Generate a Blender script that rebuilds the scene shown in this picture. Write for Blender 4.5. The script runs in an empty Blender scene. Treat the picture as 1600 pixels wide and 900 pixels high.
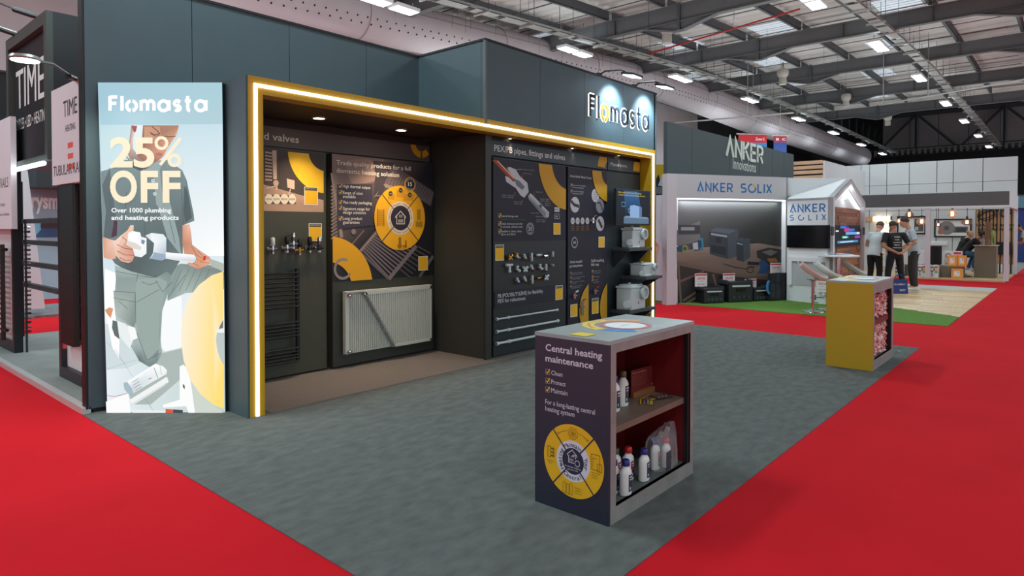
import bpy, bmesh, math, random
from mathutils import Vector, Matrix
random.seed(7)
PI = math.pi
SC = bpy.context.scene
COL = SC.collection

# ---------------------------------------------------------------- camera
FPX, CX, PY = 1012.0, 800.0, 375.0            # focal length and principal point in 1600x900 pixels
PITCH, YAW, EYE = math.radians(-1.02), math.radians(41.0), 1.55
FW = Vector((math.cos(YAW)*math.cos(PITCH), math.sin(YAW)*math.cos(PITCH), math.sin(PITCH)))
RT = Vector((math.sin(YAW), -math.cos(YAW), 0))
UP = RT.cross(FW)
cam_data = bpy.data.cameras.new('camera')
cam_data.sensor_width = 36.0
cam_data.lens = 36.0*FPX/1600
cam_data.shift_x = 0.0
cam_data.shift_y = -(450-PY)/1600
cam_data.clip_end = 300
cam = bpy.data.objects.new('camera', cam_data)
cam.location = (0, 0, EYE)
cam.rotation_euler = Matrix((RT, UP, -FW)).transposed().to_euler()
COL.objects.link(cam)
SC.camera = cam

# ---------------------------------------------------------------- world, exposure
w = bpy.data.worlds.new('hall_air'); SC.world = w; w.use_nodes = True
w.node_tree.nodes['Background'].inputs[0].default_value = (0.70, 0.96, 1.0, 1)
w.node_tree.nodes['Background'].inputs[1].default_value = 1.0
SC.view_settings.view_transform = 'Standard'
SC.view_settings.look = 'None'
SC.view_settings.gamma = 1.0
SC.view_settings.exposure = 0.0
SC.view_settings.use_curve_mapping = False
SC.cycles.use_denoising = True
SC.cycles.max_bounces = 6
SC.cycles.diffuse_bounces = 3
SC.cycles.sample_clamp_indirect = 6.0
SC.cycles.use_adaptive_sampling = False

LAMP_W = 180.0
def area_lamp(x, y, z, sx, sy, power, col=(0.77, 0.97, 1.0), rot=(0, 0, 0), name='hall_lamp_and_fill', parent=None):
    l = bpy.data.lights.new(name, 'AREA'); l.shape = 'RECTANGLE'; l.size = sx; l.size_y = sy
    l.energy = power; l.color = col
    o = bpy.data.objects.new(name, l); o.location = (x, y, z); o.rotation_euler = rot
    if parent: o.parent = parent
    COL.objects.link(o); return o
def zc(x):                                     # height of the lamp rows along the hall
    P = [(-30, 5.6), (0, 6.4), (9.9, 6.99), (17.2, 7.42), (25.1, 7.88), (32.8, 8.13), (48, 8.15), (63, 8.02), (100, 8.0)]
    for (a, b), (c, d) in zip(P, P[1:]):
        if x <= c: return b+(d-b)*(x-a)/(c-a)
    return P[-1][1]
for _y in (-9.5, -2.2, 5.2, 12.6):
    for _k in range(-1, 9):
        _x = 2.3+7.7*_k
        if _k > 5 and _y < 0: continue
        area_lamp(_x, _y, zc(_x)-0.12, 1.5, 0.5, LAMP_W if _y > 0 else LAMP_W*.62)
        area_lamp(_x, _y, zc(_x)+0.14, 1.5, 0.5, 9, (.80, .98, 1), (math.pi, 0, 0), 'lamp_row_roof_fill')  # added upward fill over each lamp position, lifts the roof deck

# added broad fill lights without fixtures, aimed upward to brighten the roof deck
for _x, _y in ((2, 10.5), (8, 9.5), (15, 9), (15, 15), (19, 4), (23, 10), (29, 3), (30, 9), (34, 15), (37, 6), (44, 3), (44, 11), (-4, 3), (4, 15)):
    area_lamp(_x, _y, 4.3, 3.2, 3.2, 120, (.88, 1, .98), (math.pi, 0, 0), 'roof_fill_light')
area_lamp(-1.2, 9.2, 5.9, 1.5, .5, 130)  # added fill light outside the lamp rows, brightens the white radiator panels
area_lamp(5.5, 14.5, 5.5, 3, 2, 160, (.9, 1, 1), (0, 0, 0), 'neighbour_fill_light')  # added fill above the stand glimpsed through the gap, no fixture there

# ---------------------------------------------------------------- helpers
def lin(c):
    if max(c) > 1.001 or isinstance(c[0], int): c = [v/255.0 for v in c]
    return tuple(v/12.92 if v <= .04045 else ((v+.055)/1.055)**2.4 for v in c[:3])
MATS = {}
def mat(name, rgb, rough=.6, metal=0, noise=0, nscale=20, bump=0, bscale=200, emit=0, stretch=(1, 1, 1), spec=None, alpha=None, trans=0):
    """Principled material: sRGB colour, optional object-space noise mottling and bump."""
    if name in MATS: return MATS[name]
    m = bpy.data.materials.new(name); m.use_nodes = True; MATS[name] = m
    nt = m.node_tree; b = nt.nodes['Principled BSDF']; c = lin(rgb)
    b.inputs['Base Color'].default_value = (*c, 1); b.inputs['Roughness'].default_value = rough; b.inputs['Metallic'].default_value = metal
    if spec is not None: b.inputs['Specular IOR Level'].default_value = spec
    if alpha is not None: b.inputs['Alpha'].default_value = alpha
    if trans: b.inputs['Transmission Weight'].default_value = trans
    if emit:
        b.inputs['Emission Color'].default_value = (*c, 1); b.inputs['Emission Strength'].default_value = emit
    if noise or bump:
        tc = nt.nodes.new('ShaderNodeNewGeometry'); mp = nt.nodes.new('ShaderNodeMapping')
        mp.inputs['Scale'].default_value = stretch
        nt.links.new(tc.outputs['Position'], mp.inputs['Vector'])
    if noise:
        n = nt.nodes.new('ShaderNodeTexNoise'); n.inputs['Scale'].default_value = nscale; n.inputs['Detail'].default_value = 4
        nt.links.new(mp.outputs[0], n.inputs['Vector'])
        r = nt.nodes.new('ShaderNodeValToRGB')
        r.color_ramp.elements[0].position = .3; r.color_ramp.elements[1].position = .7
        r.color_ramp.elements[0].color = (*[max(0, v*(1-noise)) for v in c], 1)
        r.color_ramp.elements[1].color = (*[min(1, v*(1+noise)) for v in c], 1)
        nt.links.new(n.outputs['Fac'], r.inputs[0]); nt.links.new(r.outputs[0], b.inputs['Base Color'])
    if bump:
        n2 = nt.nodes.new('ShaderNodeTexNoise'); n2.inputs['Scale'].default_value = bscale
        nt.links.new(mp.outputs[0], n2.inputs['Vector'])
        bn = nt.nodes.new('ShaderNodeBump'); bn.inputs['Strength'].default_value = bump; bn.inputs['Distance'].default_value = .004
        nt.links.new(n2.outputs['Fac'], bn.inputs['Height']); nt.links.new(bn.outputs[0], b.inputs['Normal'])
    return m
def print_mat(name, rough=.5, emit=0.0):
    """flat print: colours of the artwork come from the mesh's colour attribute"""
    if name in MATS: return MATS[name]
    m = bpy.data.materials.new(name); m.use_nodes = True; MATS[name] = m
    nt = m.node_tree; b = nt.nodes['Principled BSDF']; a = nt.nodes.new('ShaderNodeVertexColor'); a.layer_name = 'ink'
    b.inputs['Roughness'].default_value = rough
    if not emit: nt.links.new(a.outputs[0], b.inputs['Base Color'])
    else:
        b.inputs['Base Color'].default_value = (.03, .03, .03, 1); b.inputs['Specular IOR Level'].default_value = .12
        nt.links.new(a.outputs[0], b.inputs['Emission Color']); b.inputs['Emission Strength'].default_value = emit
    return m

def root_loc(o):
    while o.parent: o = o.parent
    return Vector(o.location)
def link(o, parent=None):
    COL.objects.link(o)
    if parent is not None: o.parent = parent
    return o
def thing(name, label, cat, loc=(0, 0, 0), group=None, rz=0):
    o = bpy.data.objects.new(name, None); o.location = loc; o.rotation_euler = (0, 0, rz); o.empty_display_size = .1
    COL.objects.link(o); o['label'] = label; o['category'] = cat
    if group: o['group'] = group
    return o
def tag(o, label=None, cat=None, group=None, kind=None):
    if label: o['label'] = label
    if cat: o['category'] = cat
    if group: o['group'] = group
    if kind: o['kind'] = kind
    return o
def copy_tree(o, loc, label=None, rz=None):
    def cp(s, par):
        c = s.copy(); COL.objects.link(c)
        if par: c.parent = par
        for ch in [q for q in CHILDREN.get(s.name, [])]: 
            n = cp(ch, c); CHILDREN.setdefault(c.name, []).append(n)
        return c
    c = cp(o, None); c.location = loc
    if label: c['label'] = label
    if rz is not None: c.rotation_euler = (0, 0, rz)
    return c
CHILDREN = {}
class MB:
    def __init__(s): s.v = []; s.f = []; s.c = []
    def add(s, vs, fs, col=None):
        o = len(s.v); s.v += [tuple(v) for v in vs]; s.f += [tuple(i+o for i in f) for f in fs]; s.c += [col]*len(fs); return s
    def box(s, x0, x1, y0, y1, z0, z1):
        return s.hexa([(x0, y0), (x1, y0), (x1, y1), (x0, y1)], z0, z1)
    def hexa(s, pts, z0, z1, top=None):
        """prism over a ground polygon"""
        n = len(pts); top = top or pts
        vs = [(p[0], p[1], z0) for p in pts]+[(p[0], p[1], z1) for p in top]
        fs = [tuple(range(n))[::-1], tuple(range(n, 2*n))]+[(i, (i+1) % n, n+(i+1) % n, n+i) for i in range(n)]
        return s.add(vs, fs)
    def slab(s, pts, d):
        """3D polygon extruded by vector d"""
        n = len(pts); d = Vector(d); P = [Vector(p) for p in pts]
        vs = P+[p+d for p in P]
        fs = [tuple(range(n)), tuple(range(n, 2*n))[::-1]]+[(i+n, (i+1) % n+n, (i+1) % n, i) for i in range(n)]
        return s.add(vs, fs)
    def tube(s, pts, r, n=8, caps=True):
        P = [Vector(p) for p in pts]; R = r if isinstance(r, (list, tuple)) else [r]*len(P); vs = []
        t0 = (P[1]-P[0]).normalized(); a = t0.orthogonal().normalized()
        for i, p in enumerate(P):
            t = (P[min(i+1, len(P)-1)]-P[max(i-1, 0)]).normalized()
            a = (a-t*a.dot(t)).normalized() if abs(a.dot(t)) < .99 else t.orthogonal().normalized(); b = t.cross(a)
            for k in range(n): vs.append(p+(a*math.cos(2*PI*k/n)+b*math.sin(2*PI*k/n))*R[i])
        fs = []
        for i in range(len(P)-1):
            for k in range(n): fs.append((i*n+k, i*n+(k+1) % n, (i+1)*n+(k+1) % n, (i+1)*n+k))
        if caps: fs += [tuple(range(n))[::-1], tuple(range((len(P)-1)*n, len(P)*n))]
        return s.add(vs, fs)
    def lathe(s, c, prof, n=16, sy=1.0, axis=(0, 0, 1), caps=True):
        ax = Vector(axis).normalized(); a = ax.orthogonal().normalized() if abs(ax.z) < .99 else Vector((1, 0, 0)); b = ax.cross(a); c = Vector(c)
        vs = []
        for r, z in prof:
            for k in range(n): vs.append(c+ax*z+a*(r*math.cos(2*PI*k/n))+b*(r*sy*math.sin(2*PI*k/n)))
        fs = []
        for i in range(len(prof)-1):
            for k in range(n): fs.append((i*n+k, i*n+(k+1) % n, (i+1)*n+(k+1) % n, (i+1)*n+k))
        if caps and prof[0][0] > 1e-4: fs.append(tuple(range(n))[::-1])
        if caps and prof[-1][0] > 1e-4: fs.append(tuple(range((len(prof)-1)*n, len(prof)*n)))
        return s.add(vs, fs)
    def ball(s, c, rx, ry=None, rz=None, n=12, m=8):
        ry = ry or rx; rz = rz or rx; vs = []; fs = []
        for i in range(m+1):
            t = PI*i/m
            for k in range(n): vs.append((c[0]+rx*math.sin(t)*math.cos(2*PI*k/n), c[1]+ry*math.sin(t)*math.sin(2*PI*k/n), c[2]-rz*math.cos(t)))
        for i in range(m):
            for k in range(n): fs.append((i*n+k, i*n+(k+1) % n, (i+1)*n+(k+1) % n, (i+1)*n+k))
        return s.add(vs, fs)
    def build(s, name, m, parent=None, bevel=0, smooth=False, seg=2, mats=None):
        off = root_loc(parent) if parent is not None else Vector((0, 0, 0))
        me = bpy.data.meshes.new(name)
        me.from_pydata([tuple(Vector(v)-off) for v in s.v], [], s.f)
        me.materials.append(m)
        if mats:
            for q in mats: me.materials.append(q)
            for p, c in zip(me.polygons, s.c): p.material_index = c or 0
        me.validate(); me.update()
        if smooth:
            for p in me.polygons: p.use_smooth = True
            try: me.set_sharp_from_angle(angle=math.radians(40))
            except Exception: pass
        o = bpy.data.objects.new(name, me); link(o, parent)
        if parent is not None: CHILDREN.setdefault(parent.name, []).append(o)
        if bevel:
            b = o.modifiers.new('edge', 'BEVEL'); b.width = bevel; b.segments = seg; b.limit_method = 'ANGLE'
        return o
def part(name, m, parent, x0, x1, y0, y1, z0, z1, bevel=0):
    return MB().box(x0, x1, y0, y1, z0, z1).build(name, m, parent, bevel)

# pixel rays of the 1600x900 frame, met with real planes of the place
def ray(px, py):
    return FW+RT*((px-CX)/FPX)-UP*((py-PY)/FPX)
def G(px, py, z=0):
    r = ray(px, py); t = (z-EYE)/r.z; return Vector((r.x*t, r.y*t, z))
class Pl:
    """a flat face in the scene: origin, horizontal direction u, up direction v, normal towards the viewer"""
    def __init__(s, o, u, v=(0, 0, 1)):
        s.o = Vector(o); s.u = Vector(u).normalized(); s.v = Vector(v).normalized(); s.n = s.u.cross(s.v)
    def at(s, a, b, d=0): return s.o+s.u*a+s.v*b+s.n*d
    def px(s, px, py):
        r = ray(px, py); e = Vector((0, 0, EYE)); t = (s.o-e).dot(s.n)/r.dot(s.n); p = e+r*t-s.o
        return (p.dot(s.u), p.dot(s.v))
    def shift(s, d): return Pl(s.o+s.n*d, s.u, s.v)
def PY_(y, x0=0): return Pl((x0, y, 0), (1, 0, 0))          # faces -Y
def PX_(x): return Pl((x, 0, 0), (0, -1, 0))                # faces -X

FONT_CACHE = {}
def glyphs(txt, bold=0.0, sp=1.0):
    if 'M' in txt: bold = 0.0          # the offset outline of an M folds over itself
    k = (txt, bold, sp)
    if k in FONT_CACHE: return FONT_CACHE[k]
    cu = bpy.data.curves.new('t', 'FONT'); cu.body = txt; cu.size = 1; cu.resolution_u = 5 if len(txt) < 4 else 2; cu.offset = bold; cu.space_character = sp
    o = bpy.data.objects.new('t', cu); COL.objects.link(o)
    dg = bpy.context.evaluated_depsgraph_get()
    me = bpy.data.meshes.new_from_object(o.evaluated_get(dg))
    vs = [(v.co.x, v.co.y) for v in me.vertices]; fs = [tuple(p.vertices) for p in me.polygons]
    bpy.data.objects.remove(o); bpy.data.curves.remove(cu); bpy.data.meshes.remove(me)
    xs = [v[0] for v in vs] or [0, 1]
    r = FONT_CACHE[k] = (vs, fs, min(xs), max(xs)); return r
CAP = 0.70
def ribbon(pts, w, closed=False):
    P = [Vector(p) for p in pts]; n = len(P); L = []; R = []
    for i in range(n):
        a = P[(i-1) % n] if (closed or i) else None; b = P[(i+1) % n] if (closed or i < n-1) else None
        d1 = (P[i]-a).normalized() if a is not None else None; d2 = (b-P[i]).normalized() if b is not None else None
        d1 = d1 or d2; d2 = d2 or d1
        n1 = Vector((-d1.y, d1.x)); n2 = Vector((-d2.y, d2.x)); m = n1+n2
        m = m.normalized() if m.length > 1e-6 else n1
        k = w/2/max(.35, m.dot(n1)); L.append(P[i]+m*k); R.append(P[i]-m*k)
    return L, R
def arc(cx, cy, r, a0, a1, n=14, ry=None):
    ry = ry or r
    return [(cx+r*math.cos(math.radians(a0+(a1-a0)*i/n)), cy+ry*math.sin(math.radians(a0+(a1-a0)*i/n))) for i in range(n+1)]
class Art:
    """flat print on a plane; every shape is one ink layer a hair above the last"""
    def __init__(s, pl, lift=.0006, step=.00012): s.pl = pl; s.d = lift; s.step = step; s.mb = MB()
    def poly(s, col, pts, cols=None):
        s.d += s.step; s.mb.add([s.pl.at(p[0], p[1], s.d) for p in pts], [tuple(range(len(pts)))], [lin(c) for c in cols] if cols else lin(col)); return s
    def pp(s, col, pts, cols=None): return s.poly(col, [s.pl.px(*p) for p in pts], cols)
    def rect(s, col, a0, b0, a1, b1): return s.poly(col, [(a0, b0), (a1, b0), (a1, b1), (a0, b1)])
    def strip(s, col, L, R, closed=False):
        s.d += s.step; n = len(L)
        vs = [s.pl.at(p[0], p[1], s.d) for p in L]+[s.pl.at(p[0], p[1], s.d) for p in R]
        s.mb.add(vs, [(i, n+i, n+(i+1) % n, (i+1) % n) for i in range(n if closed else n-1)], lin(col)); return s
    def line(s, col, pts, w, closed=False): 
        L, R = ribbon(pts, w, closed); return s.strip(col, L, R, closed)
    def pline(s, col, pts, w): return s.line(col, [s.pl.px(*p) for p in pts], w)
    def ring(s, col, cx, cy, r0, r1, a0=0, a1=360, n=32, clip=None):
        A = arc(cx, cy, r0, a0, a1, n); B = arc(cx, cy, r1, a0, a1, n)
        if clip:
            c = lambda p: (min(max(p[0], clip[0]), clip[2]), min(max(p[1], clip[1]), clip[3])); A = [c(p) for p in A]; B = [c(p) for p in B]
        return s.strip(col, A, B)
    def word(s, col, word, a0, b0, a1, cap, w=.2, gap=.16):
        for ch, rb in word_ribbons(word, a0, b0, a1, cap, w, gap):
            for L, R, c in rb: s.strip(col, L, R, c)
        return s
    def disc(s, col, cx, cy, r, n=28, ry=None): return s.poly(col, arc(cx, cy, r, 0, 360*(n-1)/n, n-1, ry))
    def text(s, col, txt, a0, b0, a1, cap, bold=.01, sp=1.0, vert=None):
        vs, fs, x0, x1 = glyphs(txt, bold, sp); sx = (a1-a0)/(x1-x0); sy = cap/CAP; s.d += s.step
        for q in ((0, -.5, .5, 1, -1) if 'M' in txt and bold > .005 else (0,)):
            s.d += s.step*.5
            s.mb.add([s.pl.at(a0+(v[0]-x0)*sx+q*bold*abs(sx), b0+v[1]*sy, s.d) for v in vs], fs, lin(col))
        return s
    def ptext(s, col, txt, p0, p1, top, bold=.01, sp=1.0):
        """baseline left pixel, right pixel, cap-top-left pixel"""
        a0, b0 = s.pl.px(*p0); a1, _ = s.pl.px(*p1); _, b1 = s.pl.px(*top)
        return s.text(col, txt, a0, b0, a1, b1-b0, bold, sp)
    def arctext(s, col, txt, cx, cy, r, amid, h, da, bold=.01, inward=False):
        n = len(txt); s.d += s.step
        for i, ch in enumerate(txt):
            if ch == ' ': continue
            ang = amid+(-(i-(n-1)/2)*da if not inward else (i-(n-1)/2)*da); t = math.radians(ang)
            vs, fs, x0, x1 = glyphs(ch, bold); k = h/CAP; ux = Vector((math.sin(t), -math.cos(t))); uy = Vector((math.cos(t), math.sin(t)))
            if inward: ux, uy = -ux, -uy
            o = Vector((cx, cy))+Vector((math.cos(t), math.sin(t)))*(r+(h if inward else 0))
            P = [o+ux*((v[0]-(x0+x1)/2)*k)+uy*(v[1]*k) for v in vs]
            s.mb.add([s.pl.at(p.x, p.y, s.d) for p in P], fs, lin(col))
        return s
    def build(s, name, parent, m=None, kind=None):
        m = m or print_mat('printed_vinyl', .62)
        off = root_loc(parent) if parent is not None else Vector((0, 0, 0))
        me = bpy.data.meshes.new(name); me.from_pydata([tuple(v-off) if isinstance(v, Vector) else tuple(Vector(v)-off) for v in s.mb.v], [], s.mb.f)
        me.materials.append(m); ca = me.color_attributes.new('ink', 'FLOAT_COLOR', 'CORNER'); k = 0
        buf = []
        for p, c in zip(me.polygons, s.mb.c):
            for i in range(p.loop_total):
                q = c[i % len(c)] if isinstance(c, list) else c; buf += [q[0], q[1], q[2], 1.0]
        ca.data.foreach_set('color', buf); me.update()
        o = bpy.data.objects.new(name, me); link(o, parent)
        if parent is not None: CHILDREN.setdefault(parent.name, []).append(o)
        return o
def letters3d(name, m, pl, strokes, w, depth, parent, d0=0.0):
    """raised lettering: thick strokes extruded out of the plane"""
    mb = MB()
    for st in strokes:
        closed = len(st) > 3 and (Vector(st[0])-Vector(st[-1])).length < 1e-5
        pts = st[:-1] if closed else st
        L, R = ribbon(pts, w, closed); n = len(L)
        for i in range(n if closed else n-1):
            j = (i+1) % n
            q = [L[i], R[i], R[j], L[j]]
            mb.add([pl.at(p[0], p[1], d0+depth) for p in q]+[pl.at(p[0], p[1], d0) for p in q],
                   [(0, 1, 2, 3), (4, 7, 6, 5), (0, 4, 5, 1), (1, 5, 6, 2), (2, 6, 7, 3), (3, 7, 4, 0)])
    return mb.build(name, m, parent)
def ribbons3d(name, m, pl, rbs, depth, parent, d0=0.0):
    mb = MB()
    for L, R, closed in rbs:
        n = len(L)
        for i in range(n if closed else n-1):
            j = (i+1) % n; q = [L[i], R[i], R[j], L[j]]
            mb.add([pl.at(p[0], p[1], d0+depth) for p in q]+[pl.at(p[0], p[1], d0) for p in q],
                   [(0, 1, 2, 3), (4, 7, 6, 5), (0, 4, 5, 1), (1, 5, 6, 2), (2, 6, 7, 3), (3, 7, 4, 0)])
    return mb.build(name, m, parent)
# stroke alphabet of the round geometric wordmarks: cap height 1, widths with each glyph
def word_strokes(word, gap=.16):
    x = 0; out = []
    for ch in word:
        S = []; w_ = .6
        if ch == 'F': S = [[(0, 0), (0, 1)], [(0, .93), (.5, .93)], [(0, .5), (.44, .5)]]; w_ = .5
        elif ch == 'l': S = [[(0, 0), (0, 1)]]; w_ = 0
        elif ch == 'o': S = [arc(.33, .33, .33, 100, 260), arc(.33, .33, .33, 80, -80)]; w_ = .66
        elif ch == 'm': S = [[(0, 0), (0, .72)], [(0, .4)]+arc(.22, .44, .22, 180, 0, 8)+[(.44, 0)], [(.44, .4)]+arc(.66, .44, .22, 180, 0, 8)+[(.88, 0)]]; w_ = .88
        elif ch == 'a': S = [arc(.33, .33, .33, 0, 360, 24), [(.70, 0), (.70, .72)]]; w_ = .70
        elif ch == 's': S = [[(.46, .6)]+arc(.24, .5, .19, 60, 270, 8, .17)+arc(.24, .17, .2, 90, -140, 8, .16)]; w_ = .44
        elif ch == 't': S = [[(.2, 1), (.2, .2)]+arc(.36, .16, .16, 180, 270, 4), [(0, .66), (.42, .66)]]; w_ = .42
        elif ch == 'A': S = [[(0, 0), (.34, .96), (.68, 0)]]; w_ = .68
        elif ch == 'N': S = [[(0, 0), (0, .97), (.6, .03), (.6, 1)]]; w_ = .6
        elif ch == 'K': S = [[(0, 0), (0, 1)], [(.56, 1), (.04, .45)], [(.2, .58), (.6, 0)]]; w_ = .6
        elif ch == 'E': S = [[(.52, .95), (0, .95), (0, .05), (.52, .05)], [(0, .5), (.48, .5)]]; w_ = .52
        elif ch == 'R': S = [[(0, 0), (0, .95), (.3, .95)]+arc(.32, .7, .25, 90, -90, 8)+[(0, .45)], [(.3, .45), (.58, 0)]]; w_ = .58
        elif ch == 'S': S = [[(.58, .95), (.2, .95)]+arc(.2, .72, .2, 90, 270, 6, .22)+[(.4, .5)]+arc(.4, .27, .2, 90, -90, 6, .22)+[(0, .05)]]; w_ = .6
        elif ch == 'O': S = [arc(.46, .5, .46, 92, 372, 20, .46)]; w_ = .92
        elif ch == 'L': S = [[(0, 1), (0, .05), (.5, .05)]]; w_ = .5
        elif ch == 'I': S = [[(0, 0), (0, 1)]]; w_ = 0
        elif ch == 'X': S = [[(0, 1), (.6, 0)], [(0, 0), (.6, 1)]]; w_ = .6
        elif ch == 'T': S = [[(0, .94), (.64, .94)], [(.32, .94), (.32, 0)]]; w_ = .64
        elif ch == 'C': S = [arc(.46, .5, .46, 48, 312, 20, .46)]; w_ = .75
        elif ch == 'P': S = [[(0, 0), (0, .95), (.3, .95)]+arc(.32, .7, .25, 90, -90, 8)+[(0, .45)]]; w_ = .58
        elif ch == ' ': w_ = .5
        out.append((ch, [[(p[0]+x, p[1]) for p in st] for st in S])); x += w_+gap+.1
    return out, x-gap-.1
def word_ribbons(word, a0, b0, a1, cap, w, gap=.16):
    """letters as thick ribbons: stroke width w in units of the cap height, stretched with the word"""
    W, tot = word_strokes(word, gap); sx = (a1-a0)/(tot+w); out = []
    for ch, S in W:
        rb = []
        for st in S:
            closed = len(st) > 3 and (Vector(st[0])-Vector(st[-1])).length < 1e-5
            L, R = ribbon(st[:-1] if closed else st, w, closed)
            f = lambda p: Vector((a0+(p.x+w/2)*sx, b0+p.y*cap))
            rb.append(([f(p) for p in L], [f(p) for p in R], closed))
        out.append((ch, rb))
    return out
def place_word(word, pl, a0, b0, a1, cap, gap=.16):
    W, tot = word_strokes(word, gap); sx = (a1-a0)/tot
    return [(ch, [[(a0+p[0]*sx, b0+p[1]*cap) for p in st] for st in S]) for ch, S in W]

# ================================================================ SETTING: floors
M_red = mat('red_carpet', (194, 24, 36), .95, noise=.06, nscale=1.2, bump=.25, bscale=220, spec=.1)
M_grey = mat('grey_carpet', (95, 98, 97), .95, noise=.18, nscale=7.5, bump=.6, bscale=70, stretch=(1, 1.7, 1), spec=.15)
def kinded(o, kind='structure', label=None):
    o['kind'] = kind
    if label: o['label'] = label
    return o
fl = kinded(MB().box(-30, 100, -30, 60, -.12, -.006).build('floor', mat('hall_concrete', (120, 118, 116), .8, noise=.1, nscale=2)))
kinded(MB().hexa([(-30, -30), (100, -30), (100, 1.5), (-30, 1.5)], -.006, 0).build('aisle_carpet', M_red), label='red carpet of the wide aisle on the right')
kinded(MB().hexa([(-30, 1.5), (1.70, 1.5), (1.70, 40), (-30, 40)], -.006, 0).build('aisle_carpet', M_red), label='red carpet left of the grey stand floor')
kinded(MB().hexa([(9.78, 1.5), (12.2, 1.5), (12.2, 40), (9.78, 40)], -.006, 0).build('aisle_carpet', M_red), label='red carpet strip between the two stands')
kinded(MB().hexa([(20.75, 1.5), (23.25, 1.5), (23.25, 40), (20.75, 40)], -.006, 0).build('aisle_carpet', M_red), label='red carpet strip in front of the lighting stand')
kinded(MB().hexa([(1.70, 1.5), (9.78, 1.5), (9.78, 6.25), (1.70, 6.25)], -.006, .004).build('stand_carpet', M_grey), label='dark grey brushed carpet of the plumbing stand')
kinded(MB().hexa([(2.75, 5.06), (9.2, 5.06), (9.2, 6.25), (2.75, 6.25)], .003, .010).build('alcove_carpet', mat('taupe_carpet', (124, 116, 114), .95, noise=.05, nscale=30, bump=.2, spec=.1)), label='lighter carpet inside the yellow portal')
ar = mat('artificial_grass', (92, 126, 58), .95, noise=.25, nscale=60, bump=.6, bscale=120, spec=.1)
kinded(MB().hexa([(12.2, 1.5), (13.6, 1.5), (15.2, 3.9), (16.3, 8), (12.2, 8)], -.006, .012).build('grass_mat', ar), label='green artificial grass of the power station stand')
# oak plank floor laid as single boards, then grey strip
M_oak = [mat('oak_board_'+n, c, .45, noise=.10, nscale=3, stretch=(1, 9, 1)) for n, c in (('pale', (216, 188, 152)), ('mid', (206, 174, 134)), ('warm', (196, 160, 120)))]
of = kinded(MB().hexa([(13.6, 1.5), (19.6, 1.5), (19.6, 8), (16.3, 8), (15.2, 3.9)], -.006, .004).build('floor', mat('board_gap', (150, 120, 92), .8)), label='pale oak floor of the power station stand')
xx = 13.6
def left_edge(x): return 8 if x > 16.3 else (3.9+(x-15.2)/1.1*4.1 if x > 15.2 else 1.5+(x-13.6)/1.6*2.4)
k = 0
while xx < 19.55:
    x1 = min(xx+.19, 19.6); yy = 1.5-random.random()*1.1
    ye = left_edge((xx+x1)/2)
    while yy < ye:
        y1 = yy+1.35
        a, b = max(yy, 1.5), min(y1, ye)
        if b-a > .05:
            part('plank', M_oak[(k*7+int(yy*3)) % 3], of, xx+.003, x1-.003, a+.003, b-.003, .004, .011); k += 1
        yy = y1
    xx = x1
kinded(MB().hexa([(19.6, 1.5), (20.75, 1.5), (20.75, 8), (19.6, 8)], -.006, .010).build('floor', mat('pale_grey_vinyl', (176, 176, 176), .6, noise=.05)), label='pale grey strip beside the oak boards')
tf = kinded(MB().hexa([(23.25, 1.5), (27.2, 1.5), (27.2, 9), (23.25, 9)], -.006, .04).build('floor', M_oak[2]), label='pale wood floor of the lighting stand')
kinded(MB().hexa([(1.72, 6.3), (4.6, 6.3), (4.6, 11.2), (1.72, 11.2)], -.006, .05).build('floor', mat('time_platform', (128, 132, 130), .8, noise=.08, nscale=4)), label='grey platform floor of the radiator stand')
kinded(MB().hexa([(1.70, 11.3), (9.7, 11.3), (9.7, 19), (1.70, 19)], -.006, .001).build('aisle_carpet', M_red), label='red carpet seen beyond the radiator stand')
kinded(MB().hexa([(1.70, 6.2), (1.76, 6.2), (1.76, 14), (1.70, 14)], -.004, .055).build('trim_1', mat('aluminium_edge', (205, 205, 205), .35, .4)), label='aluminium edge of the grey platform')

# ================================================================ SETTING: hall roof and walls
M_steel = mat('painted_steel', (98, 99, 102), .6, noise=.05, nscale=2)
M_steel2 = mat('darker_steel', (74, 77, 82), .6, noise=.05, nscale=2)
M_deck = mat('roof_deck_paint', (196, 190, 188), .7, noise=.10, nscale=.8)
roof = MB()
xs = [i*.30-14 for i in range(0, 206)]
def zr(x): return zc(x)+1.35
for i in range(len(xs)-1):
    a, b = xs[i], xs[i+1]; o = .06 if i % 2 else 0; o2 = .06 if (i+1) % 2 else 0
    roof.add([(a, -14, zr(a)+o), (b-.06, -14, zr(b)+o), (b-.06, 19, zr(b)+o), (a, 19, zr(a)+o)], [(0, 1, 2, 3)])
    roof.add([(b-.06, -14, zr(b)+o), (b, -14, zr(b)+o2), (b, 19, zr(b)+o2), (b-.06, 19, zr(b)+o)], [(0, 1, 2, 3)])
ceil = kinded(roof.build('ceiling', M_deck))
# rooflight sheets: daylight comes through them
M_sky = mat('rooflight_sheet', (205, 215, 225), .4, emit=.55)
for (x, y) in ((19.2, 15.0), (24, 11.7), (24.5, 8.2), (30.2, 10.2), (31.0, 14.0), (36.5, 7.0), (36.0, 11.0), (24.5, 4.0), (42.5, 8.5), (30.5, 5.5), (42, 3)):
    m = MB()
    for q in range(6):
        a = x+q*.3; z = zr(a)-.03; m.add([(a, y, z), (a+.2, y, z), (a+.2, y+1.3, z), (a, y+1.3, z)], [(3, 2, 1, 0)])
    m.build('rooflight', M_sky, ceil)
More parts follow.
